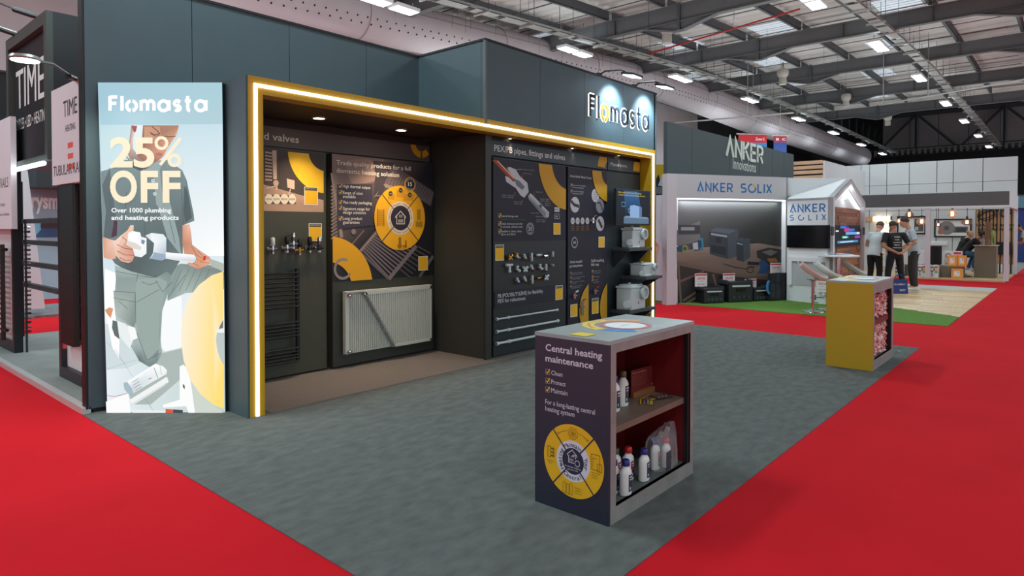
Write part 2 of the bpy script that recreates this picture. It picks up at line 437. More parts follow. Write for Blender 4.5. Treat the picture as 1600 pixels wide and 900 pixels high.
# rafters: I-beams across the hall with haunches and splice plates
def ibeam(m, x, y0, y1, zb, d=.55, w=.2):
    m.box(x-w/2, x+w/2, y0, y1, zb, zb+.03); m.box(x-w/2, x+w/2, y0, y1, zb+d-.03, zb+d); m.box(x-.012, x+.012, y0, y1, zb+.03, zb+d-.03)
RX = [-2.0, 5.2, 12.0, 18.6, 25.2, 31.8, 38.6, 45.2]
for x in RX:
    t = kinded(MB().build('roof_beam', M_steel))
    zb = zc(x)+.42
    m = MB(); ibeam(m, x, -14, 18, zb); m.build('girder', M_steel, t)
    for yc in (9.3, 1.2, -7):
        q = MB(); prof = [(yc-1.25, zb), (yc-.15, zb-.27), (yc+.15, zb-.27), (yc+1.25, zb)]
        q.slab([(x-.012, a, b) for a, b in prof], (.024, 0, 0))
        for (a, b), (c, d) in zip(prof, prof[1:]): q.slab([(x-.1, a, b), (x+.1, a, b), (x+.1, c, d), (x-.1, c, d)], (0, 0, .025))
        q.build('haunch', M_steel, t)
        q = MB(); q.box(x-.11, x+.11, yc-.05, yc+.05, zb-.25, zb+.58)
        q.build('splice_plate', M_steel2, t)
    for yc in (15.6, 11.6, 6.3, 3.6):
        MB().box(x-.09, x+.09, yc-.015, yc+.015, zb+.02, zb+.53).build('stiffener', M_steel2, t)
# purlins along the hall
for y in [18-2.05*i for i in range(14)]:
    t = kinded(MB().build('purlin', M_steel2))
    m = MB()
    for a, b in zip(RX, RX[1:]):
        m.slab([(a+.1, y-.05, zc(a)+.98), (b-.1, y-.05, zc(b)+.98), (b-.1, y-.05, zc(b)+1.28), (a+.1, y-.05, zc(a)+1.28)], (0, .02, 0))
        m.slab([(a+.1, y-.05, zc(a)+.98), (b-.1, y-.05, zc(b)+.98), (b-.1, y+.06, zc(b)+.98), (a+.1, y+.06, zc(a)+.98)], (0, 0, .02))
    m.build('channel', M_steel2, t)
# tie rods
rods = MB()
for i in range(17):
    x = 14+1.9*i
    rods.tube([(x, 2, zc(x)+1.15), (x+.1, 17, zc(x)+1.15)], .018, 4)
rods.build('sag_rods', M_steel2, ceil)['kind'] = 'stuff'
# cable trays and lamp rows
M_galv = mat('galvanised_tray', (168, 166, 164), .5, .35, noise=.1, nscale=3)
def tray(y, x0, x1, label):
    t = thing('cable_tray', label, 'cable tray', (x0, y, zc(x0)+.22), group='cable trays under the roof')
    m = MB(); x = x0
    while x < x1:
        b = min(x+1.2, x1); z0, z1 = zc(x)+.22, zc(b)+.22
        m.slab([(x, y-.16, z0), (b-.25, y-.16, z1), (b-.25, y+.16, z1), (x, y+.16, z0)], (0, 0, .02))
        for s in (-1, 1): m.slab([(x, y+s*.16, z0), (b, y+s*.16, z1), (b, y+s*.16, z1+.09), (x, y+s*.16, z0+.09)], (0, .015, 0))
        x = b
    m.build('tray_channel', M_galv, t)
    x = x0+1
    while x < x1:
        MB().box(x-.03, x+.03, y-.28, y+.28, zc(x)+.17, zc(x)+.22).build('cross_bar', M_galv, t); x += 1.93
    m = MB(); x = x0+1
    while x < x1:
        m.tube([(x, y-.26, zc(x)+.2), (x, y-.26, zc(x)+1.3)], .009, 4); m.tube([(x, y+.26, zc(x)+.2), (x, y+.26, zc(x)+1.3)], .009, 4); x += 1.93
    m.build('hanger_rods', M_steel2, t)['kind'] = 'stuff'
tray(12.15, 4, 66, 'long galvanised cable tray above the left row of roof lamps')
tray(4.75, 14, 66, 'long galvanised cable tray above the right row of roof lamps')
M_lamp = mat('lamp_diffuser', (248, 252, 255), .4, emit=9)
M_case = mat('lamp_housing', (225, 226, 228), .4)
def lamp_proto(lab):
    t = thing('ceiling_lamp', lab, 'lamp', (0, 0, 0), group='twin hall lamps under the roof')
    for s in (-1, 1):
        h = MB().box(s*.42-.36, s*.42+.36, -.2, .2, .0, .09).build('lamp_housing', M_case, t, .01)
        MB().box(s*.42-.33, s*.42+.33, -.17, .17, -.012, .002).build('diffuser', M_lamp, h)
    MB().tube([(-.7, 0, .09), (-.7, 0, .25)], .01, 4).tube([(.7, 0, .09), (.7, 0, .25)], .01, 4).build('bracket', M_steel2, t)
    return t
LP = lamp_proto('twin lamp at the photo top edge, above the dark stand wall')
n = 0
nth = ['first', 'second', 'third', 'fourth', 'fifth', 'sixth', 'seventh', 'eighth', 'ninth']
first = True
for y, row in ((12.6, 'left'), (5.2, 'right')):
    j = 0
    for x in (10.0, 17.7, 25.3, 33, 40.7, 48.2, 55.8, 63.1):
        if y < 6 and x < 17: continue
        z = zc(x)-.05; lb = f'twin white hall lamp, {nth[j]} along the {row} cable tray counted from the camera'; j += 1
        if first: LP.location = (x, y, z); LP['label'] = lb; first = False
        else: copy_tree(LP, (x, y, z), lb)
# perforated air ducts
M_duct = mat('fabric_duct', (196, 184, 190), .7, noise=.03, nscale=2)
t = thing('air_duct', 'huge pale fabric air duct with rows of black outlet holes under the roof', 'duct', (4, 14.9, 7))
def dr(x): return .66 if x < 26 else (.66+.24*(x-26)/14 if x < 40 else .9)
def dz(x): return zc(x)+1.0-dr(x)
DX = (-2, 4, 9, 14, 20, 26, 32, 40, 48, 57, 66)
pts = [(x, 14.95, dz(x)) for x in DX]
MB().tube(pts, [dr(x) for x in DX], 28).build('fabric_sleeve', M_duct, t, smooth=True)
m = MB()
for i in range(170):
    x = 1+.32*i; zz = dz(x); R_ = dr(x)
    for k_, a in enumerate((196, 210)):
        xx = x+.16*k_; r = math.radians(a); c = Vector((xx, 14.95+(R_)*math.cos(r), zz+(R_)*math.sin(r)))
        m.ball(c, .028, n=5, m=3)
m.build('outlet_holes', mat('hole_black', (30, 28, 30), .9), t)['kind'] = 'stuff'
for i in range(10):
    x = 5.2+5.5*i; MB().tube([(x, 14.95+(dr(x)+.01)*math.cos(a*PI/14), dz(x)+(dr(x)+.01)*math.sin(a*PI/14)) for a in range(29)], .012, 4).build('seam_hoop', mat('duct_seam', (150, 138, 142), .8), t)
MB().tube([(p[0], p[1]-dr(p[0])*math.cos(.35), p[2]+dr(p[0])*math.sin(.35)) for p in pts], .02, 5).build('seam_line', MATS['duct_seam'], t)
MB().box(47.6, 79, -14, 19, 15.2, 15.4).build('high_deck', mat('high_roof', (60, 58, 62), .8), ceil)
MB().box(47.4, 47.6, -14, 19, 9.75, 15.3).build('gable_drop', MATS['high_roof'], ceil)
# far and side hall walls
M_clad = mat('hall_cladding', (150, 146, 150), .7, noise=.06, nscale=.6)
M_dark = mat('dark_cladding', (40, 40, 44), .8, noise=.1, nscale=.5)
wl = kinded(MB().box(-14, 79, 19.0, 19.2, 0, 15.2).build('wall_left', M_dark))
MB().box(-14, 60, 18.6, 18.9, 3.6, 4.0).build('rail_beam', M_steel2, wl)
MB().box(-14, 40, 18.7, 18.95, 5.2, 9.0).build('cladding_band', mat('pale_cladding', (178, 164, 168), .7, noise=.06, nscale=.7), wl)
wf = kinded(MB().box(78, 78.3, -14, 19, 0, 15.2).build('wall_far', M_dark))
for i in range(12):
    y0 = 15.5-2.5*i
    MB().box(77.8, 78.0, y0-2.45, y0, 9.6, 13.2).build('cladding_panel', mat('far_cladding', (168, 162, 164), .7), wf)
brace = thing('roof_truss', 'long steel truss with diagonal braces across the far hall wall', 'truss', (77, 2, 7))
m = MB(); m.box(77, 77.2, -14, 16, 13.0, 13.4).box(77, 77.2, -14, 16, 9.3, 9.6); m.build('chord', M_steel2, brace)
for i in range(8):
    y0 = 15.9-9.2*i/1.28
    if y0 < -8: continue
    MB().tube([(77, y0, 9.5), (77, y0-3.6, 13.2)], .13, 5).build('brace', M_steel2, brace)
    MB().tube([(77, y0-3.6, 13.2), (77, y0-7.2, 9.5)], .13, 5).build('brace', M_steel2, brace)
    MB().tube([(77, y0-3.6, 9.4), (77, y0-3.6, 13.2)], .16, 5).build('post', M_steel2, brace)
# slatted truss band seen far away above the stands
lt = thing('lighting_truss', 'dark lighting truss hanging low in front of the far wall', 'truss', (66, 2, 5.6))
LZ = PX_(66).px(1460, 235)[1]
m = MB()
for zq in (LZ-.3, LZ+.3): m.box(66, 66.1, -10, 16, zq, zq+.08)
m.build('chord', mat('truss_black', (38, 38, 42), .6), lt)
m = MB()
for i in range(60): m.box(66, 66.08, -10+.43*i, -9.8+.43*i, LZ-.2, LZ+.3)
m.build('web', mat('truss_web', (120, 118, 112), .6), lt)['kind'] = 'stuff'
# red sprinkler pipe, loudspeakers, hanging wires
MB_ = MB().tube([G(1000, 88, 8.0), G(1250, 14, 8.35)], .03, 6)
o = MB_.build('sprinkler_pipe', mat('pipe_red', (170, 20, 24), .5)); tag(o, 'thin red sprinkler pipe crossing under the roof deck', 'pipe')
sp = thing('ceiling_speaker', 'white bell-shaped ceiling loudspeaker nearest the camera, hanging between two roof beams', 'speaker', (0, 0, 0), group='bell-shaped roof loudspeakers')
MB().lathe((0, 0, 0), [(.0, .0), (.16, .0), (.17, .12), (.15, .3), (.24, .42), (.25, .6), (.2, .68), (0, .7)], 16).build('speaker_bell', mat('speaker_white', (190, 184, 176), .6), sp, smooth=True)
MB().tube([(0, 0, .7), (0, 0, 1.0)], .01, 4).tube([(-.18, 0, .5), (-.1, 0, .85), (0, 0, 1.0), (.1, 0, .85), (.18, 0, .5)], .012, 4).build('speaker_hook', M_steel2, sp)
labs = ['white bell-shaped ceiling loudspeaker nearest the camera, hanging between two roof beams', 'small white bell-shaped loudspeaker under the roof, second from the camera', 'small white bell-shaped loudspeaker under the roof, third from the camera', 'tiny white bell-shaped loudspeaker far down the hall beside the truss']
for i, ((px, py), z) in enumerate(zip(((1042, 68), (1223, 132), (1322, 167), (1387, 196)), (7.75, 8.0, 8.1, 8.1))):
    c = G(px, py, z); q = sp if i == 0 else copy_tree(sp, (0, 0, 0))
    q.location = c; q['label'] = labs[i]
for (pa, pb, hangs, z_, lb) in (((1055, 192), (1240, 176), ((1168, 182, 40),), 6.6, 'thin galvanised lighting pole crossing above the raised white letters'), ((1378, 163), (1600, 124), ((1380, 162, 18), (1450, 152, 46)), 6.9, 'long thin galvanised lighting pole under the right lamp row')):
    a, b = G(*pa, z_), G(*pb, z_); t = thing('lighting_pole', lb, 'pole', a)
    MB().tube([a, b], .035, 6).build('pole', M_galv, t)
    for hx, hy, hl in hangs: c = G(hx, hy, z_); MB().tube([c, c+Vector((0, 0, zc(c.x)+1.2-z_))], .02, 5).build('hanger', M_galv, t)
hw = thing('hanging_wires', 'thin steel suspension wires dropping from the roof', 'wires', (20, 10, 7))
m = MB()
random.seed(3)
for i in range(90):
    x = random.uniform(11, 45); y = random.choice((random.uniform(5.3, 11.6), random.uniform(12.8, 14))); m.tube([(x, y, zc(x)+random.uniform(-.1, .5)), (x, y, zc(x)+1.3)], .006, 3)
m.build('wire_strands', M_steel2, hw)['kind'] = 'stuff'

# ================================================================ SETTING: the dark stand walls
M_wall = mat('stand_wall_paint', (72, 90, 97), .55, noise=.03, nscale=4)
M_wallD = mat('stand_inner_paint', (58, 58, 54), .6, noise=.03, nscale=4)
HW = 3.68
sw = kinded(MB().box(1.78, 5.4, 6.28, 6.34, 0.05, HW-.02).build('wall_back', mat('seam_dark', (34, 42, 44), .8)))
rear = PY_(6.2)
seams = [1.74]+[rear.px(x, 60)[0] for x in (300, 452, 572)]+[5.45]
for a, b in zip(seams, seams[1:]):
    part('wall_panel', M_wall, sw, a+.003, b-.003, 6.2, 6.28, .04, HW)
part('top_cap', mat('cap_black', (20, 22, 24), .6), sw, 1.74, 5.45, 6.19, 6.3, HW, HW+.025)
part('end_face', mat('end_black', (16, 17, 19), .5), sw, 1.725, 1.74, 6.2, 6.3, .04, HW)
part('plinth', mat('cap_black', (20, 22, 24), .6), sw, 1.78, 2.6, 6.22, 6.3, 0.004, .05)
# projecting block above and behind the portal
sb = kinded(MB().box(5.44, 9.25, 5.13, 6.3, 2.7, HW-.01).build('wall_front', MATS['seam_dark']))
front = PY_(5.06)
seams = [5.36]+[front.px(x, 130)[0] for x in (844, 913, 974)]+[9.29]
for a, b in zip(seams, seams[1:]):
    part('wall_panel', M_wall, sb, a+.003, b-.003, 5.06, 5.13, 2.72, HW)
part('side_panel', M_wall, sb, 5.36, 5.44, 5.13, 6.2, 2.72, HW)
part('side_panel', M_wall, sb, 9.25, 9.33, 5.06, 6.3, 0.0, HW)
part('top_cap', MATS['cap_black'], sb, 5.35, 9.33, 5.05, 6.3, HW, HW+.025)
part('corner_trim', mat('trim_grey', (96, 104, 104), .5), sb, 5.345, 5.375, 5.045, 5.075, 2.72, HW)
# inner walls of the alcove
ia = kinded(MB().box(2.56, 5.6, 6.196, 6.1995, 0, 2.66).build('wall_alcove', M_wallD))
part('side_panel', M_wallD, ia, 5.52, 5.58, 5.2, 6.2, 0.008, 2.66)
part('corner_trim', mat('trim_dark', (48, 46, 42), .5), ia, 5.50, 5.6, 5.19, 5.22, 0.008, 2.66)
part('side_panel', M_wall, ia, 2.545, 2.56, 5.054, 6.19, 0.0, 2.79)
rd = kinded(MB().box(5.58, 9.2, 5.27, 5.33, 0, 2.66).build('wall_display', mat('display_back', (30, 36, 40), .6)))
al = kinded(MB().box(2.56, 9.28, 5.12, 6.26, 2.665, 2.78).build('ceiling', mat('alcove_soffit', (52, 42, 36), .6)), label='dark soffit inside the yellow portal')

# ================================================================ yellow portal
M_yel = mat('yellow_paint', (196, 152, 14), .5, noise=.02)
M_led = mat('led_strip', (240, 240, 255), .4, emit=3.6)
pf = thing('portal_frame', 'big yellow rectangular portal frame with a glowing white strip around the stand opening', 'frame', (2.55, 5.05, 0))
part('post', M_yel, pf, 2.561, 2.69, 5.05, 5.20, 0, 2.79); part('post', M_yel, pf, 9.15, 9.285, 5.05, 5.25, 0, 2.79)
part('header', M_yel, pf, 2.69, 9.15, 5.05, 5.22, 2.65, 2.79)
s_ = .060
part('led_strip', M_led, pf, 2.55+s_, 2.55+s_+.026, 5.038, 5.052, 0.01, 2.79-s_); part('led_strip', M_led, pf, 9.285-s_-.026, 9.285-s_, 5.038, 5.052, 0.01, 2.79-s_)
part('led_strip', M_led, pf, 2.55+s_+.026, 9.285-s_-.026, 5.038, 5.052, 2.79-s_-.026, 2.79-s_)
for x in (3.65, 4.70, 6.0, 7.3, 8.5):
    t = thing('downlight', {3.65: 'round warm downlight in the soffit nearest the left yellow post', 4.70: 'round warm downlight in the soffit above the heating poster', 6.0: 'small downlight above the words PEX/PB pipes', 7.3: 'small downlight above the narrow flexi hose board', 8.5: 'small downlight above the macerator shelves'}[x], 'light', (x, 5.72 if x < 5.4 else 5.19, 2.66))
    y = 5.74 if x < 5.4 else 5.245; r = .055 if x < 5.4 else .018
    MB().lathe((x, y, 2.655), [(r, -.004), (r+.014, -.004), (r+.014, .01)], 20, caps=False).build('bezel', mat('bezel_white', (200, 190, 175), .4), t)
    MB().lathe((x, y, 2.655), [(0, -.002), (r, -.002), (r, .006)], 20).build('bulb_face', mat('warm_bulb', (255, 236, 205), .4, emit=14), t)
    l = bpy.data.lights.new('downlight_beam', 'SPOT'); l.energy = 95 if x < 5.4 else 26; l.spot_size = math.radians(95); l.spot_blend = .9; l.color = (1, .80, .55); l.shadow_soft_size = .05
    lo = bpy.data.objects.new('downlight_beam', l); lo.location = Vector((x, y, 2.645))-Vector(t.location); lo.rotation_euler = (math.radians(4 if x < 5.4 else -14), 0, 0); link(lo, t)

# ================================================================ sign on the block with two floodlights
fp = PY_(5.06)
sg = thing('stand_sign', 'raised name sign with backlit letters on the dark wall below two floodlights', 'sign', (8.2, 5.06, 3.1))
WR = word_ribbons('Flomasta', 7.43, 3.09, 9.07, .31, .145, .26)
WH = word_ribbons('Flomasta', 7.41, 3.09, 9.09, .31, .27, .26)
ribbons3d('halo_light', mat('halo_led', (255, 250, 225), .4, emit=2.4), fp, [r for ch, rb in WH for r in rb], .003, sg, .001)
for ch, rb in WR:
    ribbons3d('letter', mat('letter_ochre', (170, 135, 20), .5) if ch == 'o' else mat('letter_face', (44, 50, 62), .8, spec=.2), fp, rb, .012, sg, .005)
M_black = mat('satin_black', (22, 22, 25), .45)
for x, lb in ((8.02, 'black-armed floodlight on the wall top above the first letters of the sign'), (8.98, 'black-armed floodlight on the wall top above the last letters of the sign')):
    t = thing('arm_floodlight', lb, 'light', (x, 5.06, HW), 'x'); del t['group']
    MB().tube([(x-.32, 5.09, HW+.02), (x-.3, 4.98, HW+.07), (x-.18, 4.80, HW+.08), (x-.02, 4.70, HW+.03)], .012, 6).build('arm', M_black, t)
    MB().box(x-.36, x-.28, 5.05, 5.13, HW+.02, HW+.05).build('clamp', M_black, t)
    MB().slab([(x-.16, 4.62, HW-.01), (x+.12, 4.62, HW-.01), (x+.12, 4.82, HW+.03), (x-.16, 4.82, HW+.03)], (0, 0, .035)).build('lamp_head', M_black, t, .01)
    MB().slab([(x-.14, 4.64, HW-.018), (x+.10, 4.64, HW-.018), (x+.10, 4.80, HW+.016), (x-.14, 4.80, HW+.016)], (0, 0, .006)).build('lens', mat('cool_lens', (215, 238, 255), .4, emit=20), COL.objects[-1] if False else t)
    l = bpy.data.lights.new('flood_beam', 'SPOT'); l.energy = 120; l.spot_size = math.radians(100); l.spot_blend = .8; l.color = (.66, .87, 1); l.shadow_soft_size = .04
    lo = bpy.data.objects.new('flood_beam', l); lo.location = (-.02, -.30, -.05); lo.rotation_euler = (math.radians(38), 0, 0); link(lo, t)

# ================================================================ backlit poster standing across the corner
g0, g1 = G(168, 645), G(352, 645)
ud = (g1-g0).normalized(); lp = Pl(g0, ud)
lb = thing('lightbox', 'tall backlit poster of a kneeling plumber with 25% OFF beside the yellow post', 'lightbox', g0)
c = [lp.px(153, 129), lp.px(347, 129), lp.px(352, 645), lp.px(168, 645)]
m = MB(); m.slab([lp.at(a, b, -.005) for a, b in c], -lp.n*.05); m.build('casing', mat('lightbox_case', (52, 62, 66), .4, .3), lb)
A = Art(lp)
P = A.pp
P((0,0,0), [(153, 129), (347, 129), (352, 645), (168, 645)], [(172, 208, 220), (176, 210, 218), (250, 252, 252), (235, 244, 248)])
P((0,0,0), [(153.2, 130), (347, 130), (348, 194), (157, 195)], [(160, 200, 216), (168, 206, 218), (178, 208, 216), (160, 200, 216)])
# studio background
P((0,0,0), [(157, 195), (348, 194), (350, 400), (162, 400)], [(186, 216, 224), (200, 224, 234), (252, 252, 252), (226, 240, 246)])
# tiled floor
P((0,0,0), [(163, 465), (256, 520), (351, 520), (352, 645), (168, 645)], [(238, 244, 246), (210, 222, 224), (186, 196, 196), (190, 206, 200), (226, 238, 244)])
P((206, 220, 224), [(164, 505), (200, 520), (230, 560), (200, 575), (166, 578)])
P((170, 184, 180), [(254, 552), (284, 544), (300, 570), (285, 590), (236, 632), (206, 632), (200, 610)])
P((252, 252, 252), [(164, 420), (190, 430), (186, 560), (176, 545), (164, 480)])
P((246, 249, 250), [(256, 470), (284, 462), (284, 544), (258, 550), (250, 540)])
for q in (((167, 577), (200, 566), (256, 552)), ((180, 545), (196, 570), (240, 642)), ((168, 535), (196, 570)), ((254, 551), (284, 543)), ((226, 622), (240, 642))): A.pline((150, 168, 172), q, .0022)
# far leg (right) reaching to the edge
P((0,0,0), [(262, 424), (282, 412), (330, 414), (350, 425), (350, 452), (318, 456), (290, 458), (262, 470)], [(150, 166, 160), (128, 146, 142), (142, 156, 150), (120, 134, 128), (150, 160, 150), (158, 172, 164), (168, 184, 178), (140, 158, 156)])
P((176, 186, 176), [(328, 404), (350, 412), (350, 424), (330, 416)])
for x in (285, 296, 306, 317, 328): A.pline((84, 98, 94), [(x, 420), (x-16, 455)], .003)
# shirt
P((0,0,0), [(158, 268), (178, 262), (196, 250), (232, 252), (262, 250), (285, 266), (292, 282), (303, 335), (304, 345), (286, 352), (286, 400), (268, 430), (240, 436), (200, 424), (180, 412), (172, 400), (160, 370)],
  [(112, 132, 136), (120, 140, 144), (104, 122, 126), (128, 146, 148), (134, 152, 152), (120, 138, 142), (88, 104, 110), (104, 124, 128), (120, 138, 138), (92, 108, 110), (96, 114, 116), (104, 122, 122), (84, 100, 102), (76, 92, 94), (96, 112, 114), (110, 128, 130), (124, 142, 146)])
P((84, 100, 104), [(172, 262), (176, 300), (184, 352), (172, 374), (162, 372), (166, 330), (160, 290)])
P((146, 164, 164), [(240, 300), (262, 300), (280, 372), (284, 400), (262, 372)])
P((78, 92, 96), [(288, 290), (294, 300), (300, 340), (290, 348), (287, 330)])
P((74, 40, 64), [(179, 344), (184, 346), (183, 368), (174, 372)])
for q in (((284, 300), (287, 352)), ((262, 330), (274, 380)), ((226, 345), (228, 390)), ((198, 300), (196, 340)), ((240, 262), (244, 318)), ((251, 296), (256, 322)), ((170, 300), (176, 340)), ((292, 290), (290, 345))): A.pline((70, 86, 90), q, .004)
P((150, 165, 165), [(238, 262), (250, 262), (256, 322), (244, 320)])
A.pline((64, 80, 84), [(238, 262), (244, 320)], .003)
for q in ((239.5, 282.5), (242.5, 303)):
    a, b = lp.px(*q); A.disc((226, 232, 238), a, b, .014, 12); A.disc((110, 124, 140), a, b, .006, 8)
# collar, neck, face
P((0,0,0), [(206, 196), (216, 196), (228, 215), (238, 258), (224, 266), (208, 258), (200, 240)], [(160, 96, 74), (238, 244, 246), (206, 170, 148), (150, 96, 76), (90, 60, 60), (110, 76, 66), (190, 140, 116)])
P((220, 234, 240), [(216, 196), (226, 196), (224, 222), (214, 240), (208, 232), (209, 215)])
P((0,0,0), [(224, 196), (280, 196), (277, 210), (262, 232), (256, 244), (246, 253), (230, 255), (216, 246), (213, 236), (222, 222)],
  [(150, 100, 78), (176, 128, 100), (226, 186, 156), (222, 160, 132), (214, 146, 126), (168, 106, 88), (146, 92, 76), (150, 100, 84), (190, 140, 116), (140, 88, 68)])
P((196, 138, 110), [(226, 198), (250, 198), (252, 214), (238, 226), (226, 218)])
A.pline((52, 34, 28), [(235, 207), (242, 211), (250, 209), (246, 204), (238, 198)], .007)
A.pline((64, 44, 34), [(255, 213), (266, 214), (275, 213)], .007)
A.pline((96, 56, 44), [(236, 209), (244, 213), (250, 211)], .005)
P((206, 106, 100), [(244, 239), (250, 238), (255, 241), (250, 244), (245, 243)])
A.pline((120, 50, 46), [(244, 241), (254, 241.5)], .003)
P((150, 42, 36), [(206, 197), (215, 197), (213, 206), (210, 207)])
A.pline((158, 92, 70), [(252, 226), (258, 232), (262, 228)], .006)
A.pline((168, 100, 80), [(262, 216), (264, 226), (260, 232)], .005)
P((148, 166, 168), [(200, 246), (212, 252), (228, 266), (240, 256), (250, 250), (252, 264), (236, 270), (218, 268), (206, 262)])
P((62, 74, 78), [(204, 250), (213, 256), (226, 264), (220, 268), (208, 262)])
A.pline((84, 98, 100), [(196, 240), (206, 258), (222, 268)], .005)
# trousers and pocket
P((0,0,0), [(180, 414), (206, 424), (244, 434), (262, 424), (268, 430), (262, 462), (254, 486), (252, 530), (254, 552), (246, 566), (234, 573), (218, 564), (206, 540), (182, 500), (180, 460), (182, 436)],
  [(172, 186, 182), (160, 178, 174), (140, 158, 154), (118, 136, 132), (126, 144, 138), (140, 160, 154), (150, 168, 164), (176, 190, 186), (150, 166, 162), (120, 138, 136), (112, 128, 126), (140, 158, 156), (168, 184, 182), (186, 200, 198), (150, 168, 164), (138, 156, 152)])
P((150, 168, 162), [(214, 436), (250, 434), (262, 440), (250, 490), (249, 545), (232, 562), (216, 520), (212, 470)])
P((0,0,0), [(178, 454), (213, 456), (214, 500), (210, 511), (196, 504), (181, 492)], [(150, 166, 160), (142, 158, 152), (150, 166, 162), (120, 138, 134), (188, 200, 198), (176, 190, 184)])
for q in (((178, 465), (213, 472)), ((180, 455), (212, 457), (213, 505)), ((186, 470), (200, 482)), ((214, 472), (250, 452)), ((215, 520), (230, 562)), ((232, 562), (250, 552)), ((218, 418), (214, 440)), ((182, 424), (215, 430), (240, 434)), ((244, 438), (255, 456), (270, 440)), ((290, 430), (262, 466)), ((182, 500), (206, 540), (220, 565)), ((222, 440), (235, 445), (248, 440))): A.pline((72, 88, 84), q, .0035)
P((232, 238, 238), [(182, 500), (198, 506), (210, 528), (204, 545), (190, 528)])
P((92, 108, 108), [(177, 500), (184, 502), (188, 530), (180, 524), (176, 512)])
P((246, 248, 248), [(200, 508), (212, 512), (216, 528), (206, 532)])
P((214, 150, 110), [(165, 484), (172, 480), (178, 482), (174, 497), (168, 490)])
P((0,0,0), [(215, 530), (224, 545), (232, 572), (218, 562), (208, 545)], [(170, 186, 184), (150, 168, 166), (112, 130, 130), (96, 112, 110), (150, 168, 166)])
# right forearm and hand
P((0,0,0), [(286, 352), (297, 350), (300, 366), (301, 382), (314, 392), (329, 402), (330, 412), (318, 417), (310, 421), (296, 414), (290, 404), (286, 380)],
  [(220, 150, 124), (238, 190, 164), (236, 190, 166), (206, 146, 120), (222, 160, 134), (212, 140, 118), (230, 176, 152), (220, 156, 130), (190, 124, 102), (222, 160, 132), (214, 150, 122), (196, 128, 104)])
for q in (((300, 385), (308, 398), (318, 404)), ((310, 392), (318, 400), (326, 404)), ((306, 404), (318, 410), (328, 411)), ((300, 410), (312, 416))): A.pline((146, 84, 66), q, .004)
# left forearm and fist
P((0,0,0), [(162, 370), (176, 375), (182, 376), (182, 404), (172, 406), (163, 402)], [(214, 150, 122), (238, 200, 180), (246, 220, 206), (226, 176, 152), (236, 196, 176), (214, 156, 130)])
P((0,0,0), [(181, 376), (190, 368), (200, 360), (205, 352), (210, 352), (210, 360), (204, 372), (210, 384), (212, 398), (208, 408), (202, 411), (190, 408), (181, 398)],
  [(240, 210, 196), (244, 214, 196), (232, 180, 156), (244, 216, 196), (240, 206, 186), (224, 170, 146), (204, 140, 116), (198, 134, 110), (206, 140, 118), (206, 146, 124), (226, 176, 152), (214, 150, 126), (236, 196, 176)])
for q in (((184, 382), (196, 388), (210, 390)), ((184, 392), (196, 398), (211, 399)), ((192, 370), (202, 378), (214, 384)), ((188, 402), (198, 407), (206, 407))): A.pline((140, 72, 54), q, .005)
# white pipe fitting
P((0,0,0), [(202, 364), (208, 361), (220, 363), (222, 370), (230, 372), (230, 396), (222, 402), (212, 400), (208, 386), (200, 376)], [(252, 252, 252), (255, 255, 255), (255, 255, 255), (236, 240, 244), (250, 250, 252), (240, 244, 248), (250, 252, 252), (232, 236, 240), (246, 248, 250), (240, 242, 244)])
P((224, 214, 204), [(200, 376), (214, 380), (222, 386), (221, 391), (208, 388), (198, 382)])
P((0,0,0), [(228, 368), (238, 364), (256, 366), (261, 372), (261, 402), (254, 407), (234, 404), (240, 396), (242, 380)], [(200, 212, 222), (236, 242, 248), (240, 246, 250), (220, 232, 240), (150, 166, 182), (170, 186, 200), (140, 156, 174), (220, 230, 238), (244, 248, 250)])
P((118, 140, 160), [(222, 374), (228, 376), (226, 382), (222, 380)])
P((150, 172, 192), [(242, 394), (261, 398), (261, 404), (254, 407), (238, 404)])
P((0,0,0), [(260, 394), (304, 398), (308, 402), (308, 408), (302, 411), (260, 404)], [(255, 255, 255), (252, 252, 252), (214, 222, 228), (200, 208, 216), (232, 238, 242), (222, 228, 234)])
A.pline((120, 130, 140), [(306, 398), (308, 404), (305, 411)], .004)
P((230, 150, 60), [(309, 404), (320, 405), (320, 408), (309, 408)]); P((214, 40, 30), [(319, 400), (323, 400), (322, 407), (318, 406)])
# products on the floor
P((0,0,0), [(196, 598), (244, 568), (256, 572), (262, 578), (262, 584), (250, 590), (206, 616), (200, 612)], [(250, 252, 252), (255, 255, 255), (250, 252, 252), (244, 246, 246), (214, 220, 220), (240, 243, 243), (206, 214, 214), (190, 210, 220)])
P((164, 186, 196), [(194, 598), (200, 596), (207, 606), (210, 614), (204, 618), (196, 608)])
for i in range(4): A.pline((150, 126, 96), [(208+1.6*i, 597+4.2*i), (218+1.6*i, 591+4.2*i)], .004)
A.pline((120, 132, 132), [(242, 574), (248, 590)], .005); A.pline((170, 180, 180), [(251, 571), (254, 585)], .004); A.pline((190, 60, 40), [(233, 592), (238, 590)], .005)
P((240, 243, 243), [(204, 624), (262, 588), (265, 596), (258, 602), (208, 633)])
A.pline((176, 188, 186), [(206, 632), (262, 598)], .004)
P((250, 250, 250), [(167, 627), (202, 614), (206, 645), (168, 645)])
A.pline((200, 40, 44), [(168, 617), (180, 619), (200, 614)], .004)
P((250, 251, 251), [(282, 572), (288, 569), (296, 578), (303, 620), (306, 645), (296, 645), (292, 634), (256, 636), (256, 632), (282, 624)])
P((206, 214, 204), [(300, 600), (320, 625), (345, 640), (350, 645), (306, 645)])
P((90, 80, 60), [(287, 599), (290, 602), (290, 608), (287, 604)])
P((236, 238, 238), [(208, 640), (260, 641), (262, 645), (208, 645)]); P((214, 90, 60), [(260, 638), (272, 639), (272, 645), (260, 645)]); P((60, 66, 74), [(272, 639), (287, 640), (287, 645), (272, 645)])
